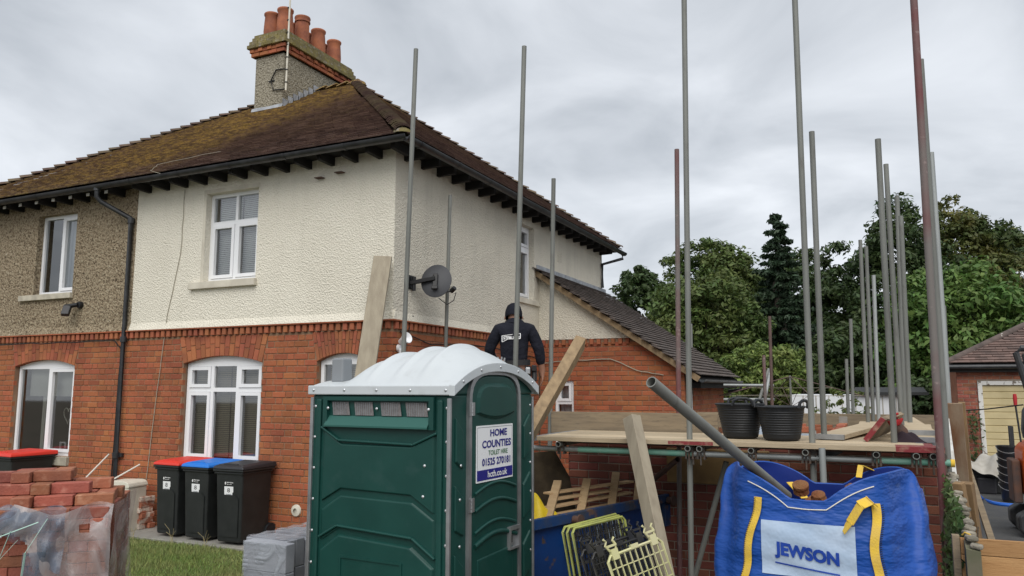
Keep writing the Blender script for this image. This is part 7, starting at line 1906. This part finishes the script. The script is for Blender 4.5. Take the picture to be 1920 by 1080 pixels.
def tree(name, label, px_, py_, rx_, ry_, d, m, leaves, size, clumps, shape='round', group='trees beyond the site', trunk=True, seed=1, cat='tree'):
    """crown measured in the photograph: centre px_,py_, half extents rx_,ry_, at depth d"""
    rg = np.random.default_rng(seed); c = at(px_, py_, d); k = d / 1445; RX, RZ = rx_ * k, ry_ * k
    t = thing(name, label, cat, (c.x, c.y, 0), 0, group)
    bottom = c.z - RZ
    if shape == 'cone':
        C = []; cr = []
        for lv in range(26):
            f = (lv + .6) / 26; nb = 4 + int(9 * f)
            for q in range(nb):
                th = rg.uniform(0, 6.283); bl = RX * (f ** .7) * rg.uniform(.65, 1.12) + .12; zb = c.z + RZ - 2 * RZ * f * .97 + rg.normal(0, .04) * RZ * .3
                for w_ in np.linspace(.12, 1, 7):
                    C.append((bl * w_ * math.cos(th), bl * w_ * math.sin(th), zb - .28 * bl * w_ + .16 * bl * w_ ** 3)); cr.append(.055 * RX + .11 * RX * (1 - w_) * f + .02)
        C = np.array(C); cr = np.array(cr); clumps = len(C)
    elif shape == 'cone0':
        u = rg.uniform(0, 1, clumps) ** .7; th = rg.uniform(0, 6.283, clumps)
        lay_ = np.clip(np.floor(u * 15) / 15 + rg.normal(0, .018, clumps), 0.01, 1); z = c.z + RZ - 2 * RZ * (lay_ * .96 + .02) ; rr = RX * (lay_ ** .62 * .95 + .03) * rg.uniform(.2, 1.08, clumps)
        C = np.c_[rr * np.cos(th), rr * np.sin(th), z - .22 * rr + rg.normal(0, .05 * RZ * .3, clumps)]
        cr = np.full(clumps, .10 * RX) + .09 * RX * lay_
    else:
        v = rg.normal(0, 1, (clumps, 3)); v /= np.linalg.norm(v, axis=1)[:, None]
        r = rg.uniform(.45, 1.0, clumps) ** .6 * (1 + .12 * np.sin(v[:, 0] * 5 + seed) + .10 * np.sin(v[:, 2] * 7 + v[:, 1] * 4))
        C = np.c_[v[:, 0] * RX * r, v[:, 1] * RX * .8 * r, c.z + v[:, 2] * RZ * r]
        cr = rg.uniform(.08, .20, clumps) * min(RX, RZ) * 1.25
    per = leaves // clumps; idx = np.repeat(np.arange(clumps), per)
    w = rg.normal(0, 1, (len(idx), 3)); w /= np.linalg.norm(w, axis=1)[:, None]
    off = w * (rg.uniform(0, 1, len(idx)) ** .45)[:, None] * cr[idx][:, None] * np.array([1.15, 1.15, .8])
    pts = C[idx] + off; pts[:, 2] = np.maximum(pts[:, 2], .1)
    nrm = w * .9 + np.array([0, 0, .5])
    leaf_cloud('crown', pts, nrm, (size[0] * 1.1, size[1] * 1.2), m, t, .5)
    if trunk:
        s_ = MB(); h = c.z + RZ * (.85 if shape == 'cone' else .2); r0 = .05 * h * .6 + .05
        s_.path([(0, 0, 0), (.02 * h, 0, h * .35), (-.01 * h, .02, h * .7), (0, 0, h)], [r0, r0 * .8, r0 * .55, r0 * .15], 10); s_.build('trunk', 'bark', t)
        if shape != 'cone':
            for q in range(9):
                th = rg.uniform(0, 6.283); z0_ = h * rg.uniform(.4, .8); rr = RX * rg.uniform(.5, .9)
                s_ = MB(); s_.path([(0, 0, z0_), (rr * .4 * math.cos(th), rr * .4 * math.sin(th), z0_ + RZ * .2), (rr * math.cos(th), rr * math.sin(th) * .8, z0_ + RZ * rg.uniform(.3, .8))], [r0 * .4, r0 * .25, r0 * .06], 6); s_.build('limb', 'bark', t)
    return t
tree('broadleaf_tree', 'dark loose-branched tree just behind end of house roof', 1205, 610, 62, 112, 34, 'leaf_dark', 15300, (.13, .26), 202, seed=3)
tree('broadleaf_tree', 'tall upright tree behind the red-topped pole', 1330, 545, 88, 95, 40, 'leaf_oak', 20400, (.14, .28), 270, seed=4)
tree('broadleaf_tree', 'round bushy olive-green tree over lean-to roof', 1325, 625, 105, 110, 31, 'leaf_oak', 27200, (.12, .24), 351, seed=5)
tree('conifer_tree', 'dark pointed conifer taller than trees beside it', 1462, 590, 80, 195, 36, 'leaf_conifer', 28900, (.14, .30), 702, shape='cone', seed=6)
tree('broadleaf_tree', 'shadowy dark tree between conifer and thin far poles', 1570, 630, 72, 150, 41, 'leaf_dark', 23800, (.16, .32), 324, seed=7)
tree('broadleaf_tree', 'dark leafy tree filling the gap behind the conifer', 1500, 615, 105, 135, 46, 'leaf_dark', 24000, (.18, .34), 320, seed=27)
tree('broadleaf_tree', 'dark tree low behind round olive tree', 1390, 600, 75, 120, 46, 'leaf_dark', 18000, (.18, .34), 260, seed=28)
tree('broadleaf_tree', 'big domed tree behind cluster of grey poles', 1690, 560, 105, 165, 38, 'leaf_dark', 30600, (.15, .30), 405, seed=8)
tree('broadleaf_tree', 'tall tree with yellowing leaves right of red corner pole', 1805, 505, 92, 120, 39, 'leaf_gold', 25500, (.14, .28), 351, seed=9)
tree('broadleaf_tree', 'dark tree reaching the right edge above garage', 1915, 545, 95, 120, 42, 'leaf_dark', 23800, (.15, .30), 324, seed=10)
tree('laurel_bush', 'large glossy bright green laurel left of garage roof', 1795, 660, 125, 165, 25, 'leaf_laurel', 25500, (.14, .26), 445, seed=11, trunk=True)
tree('pale_shrub', 'pale lime-green leafy shrub behind the black tubs', 1432, 712, 76, 66, 23, 'leaf_lime', 15300, (.08, .16), 243, seed=12)
tree('pale_shrub', 'small pale green shoot cluster right of lime shrub', 1500, 700, 22, 50, 24, 'leaf_lime', 2550, (.08, .16), 54, seed=13)
tree('dark_shrub', 'dark undergrowth bush low behind the white shed', 1590, 700, 130, 85, 30, 'leaf_dark', 27200, (.14, .28), 351, seed=14, trunk=False, cat='bush')
tree('dark_shrub', 'dark bush low behind lean-to and washing line', 1380, 730, 120, 70, 30, 'leaf_dark', 17000, (.14, .28), 243, seed=15, trunk=False, cat='bush')
tree('dark_shrub', 'dark bush between white shed and laurel', 1722, 755, 40, 45, 22, 'leaf_dark', 6800, (.10, .2), 94, seed=16, trunk=False, cat='bush')
tree('leafy_plant', 'thin leafy plant in front of white shed', 1575, 762, 55, 34, 17, 'leaf_oak', 420, (.07, .14), 36, seed=17, trunk=False, cat='plant')
tree('dark_shrub', 'dark hedge running low along back of garden', 1640, 790, 300, 60, 46, 'leaf_dark', 27200, (.2, .4), 351, seed=18, trunk=False, cat='bush')
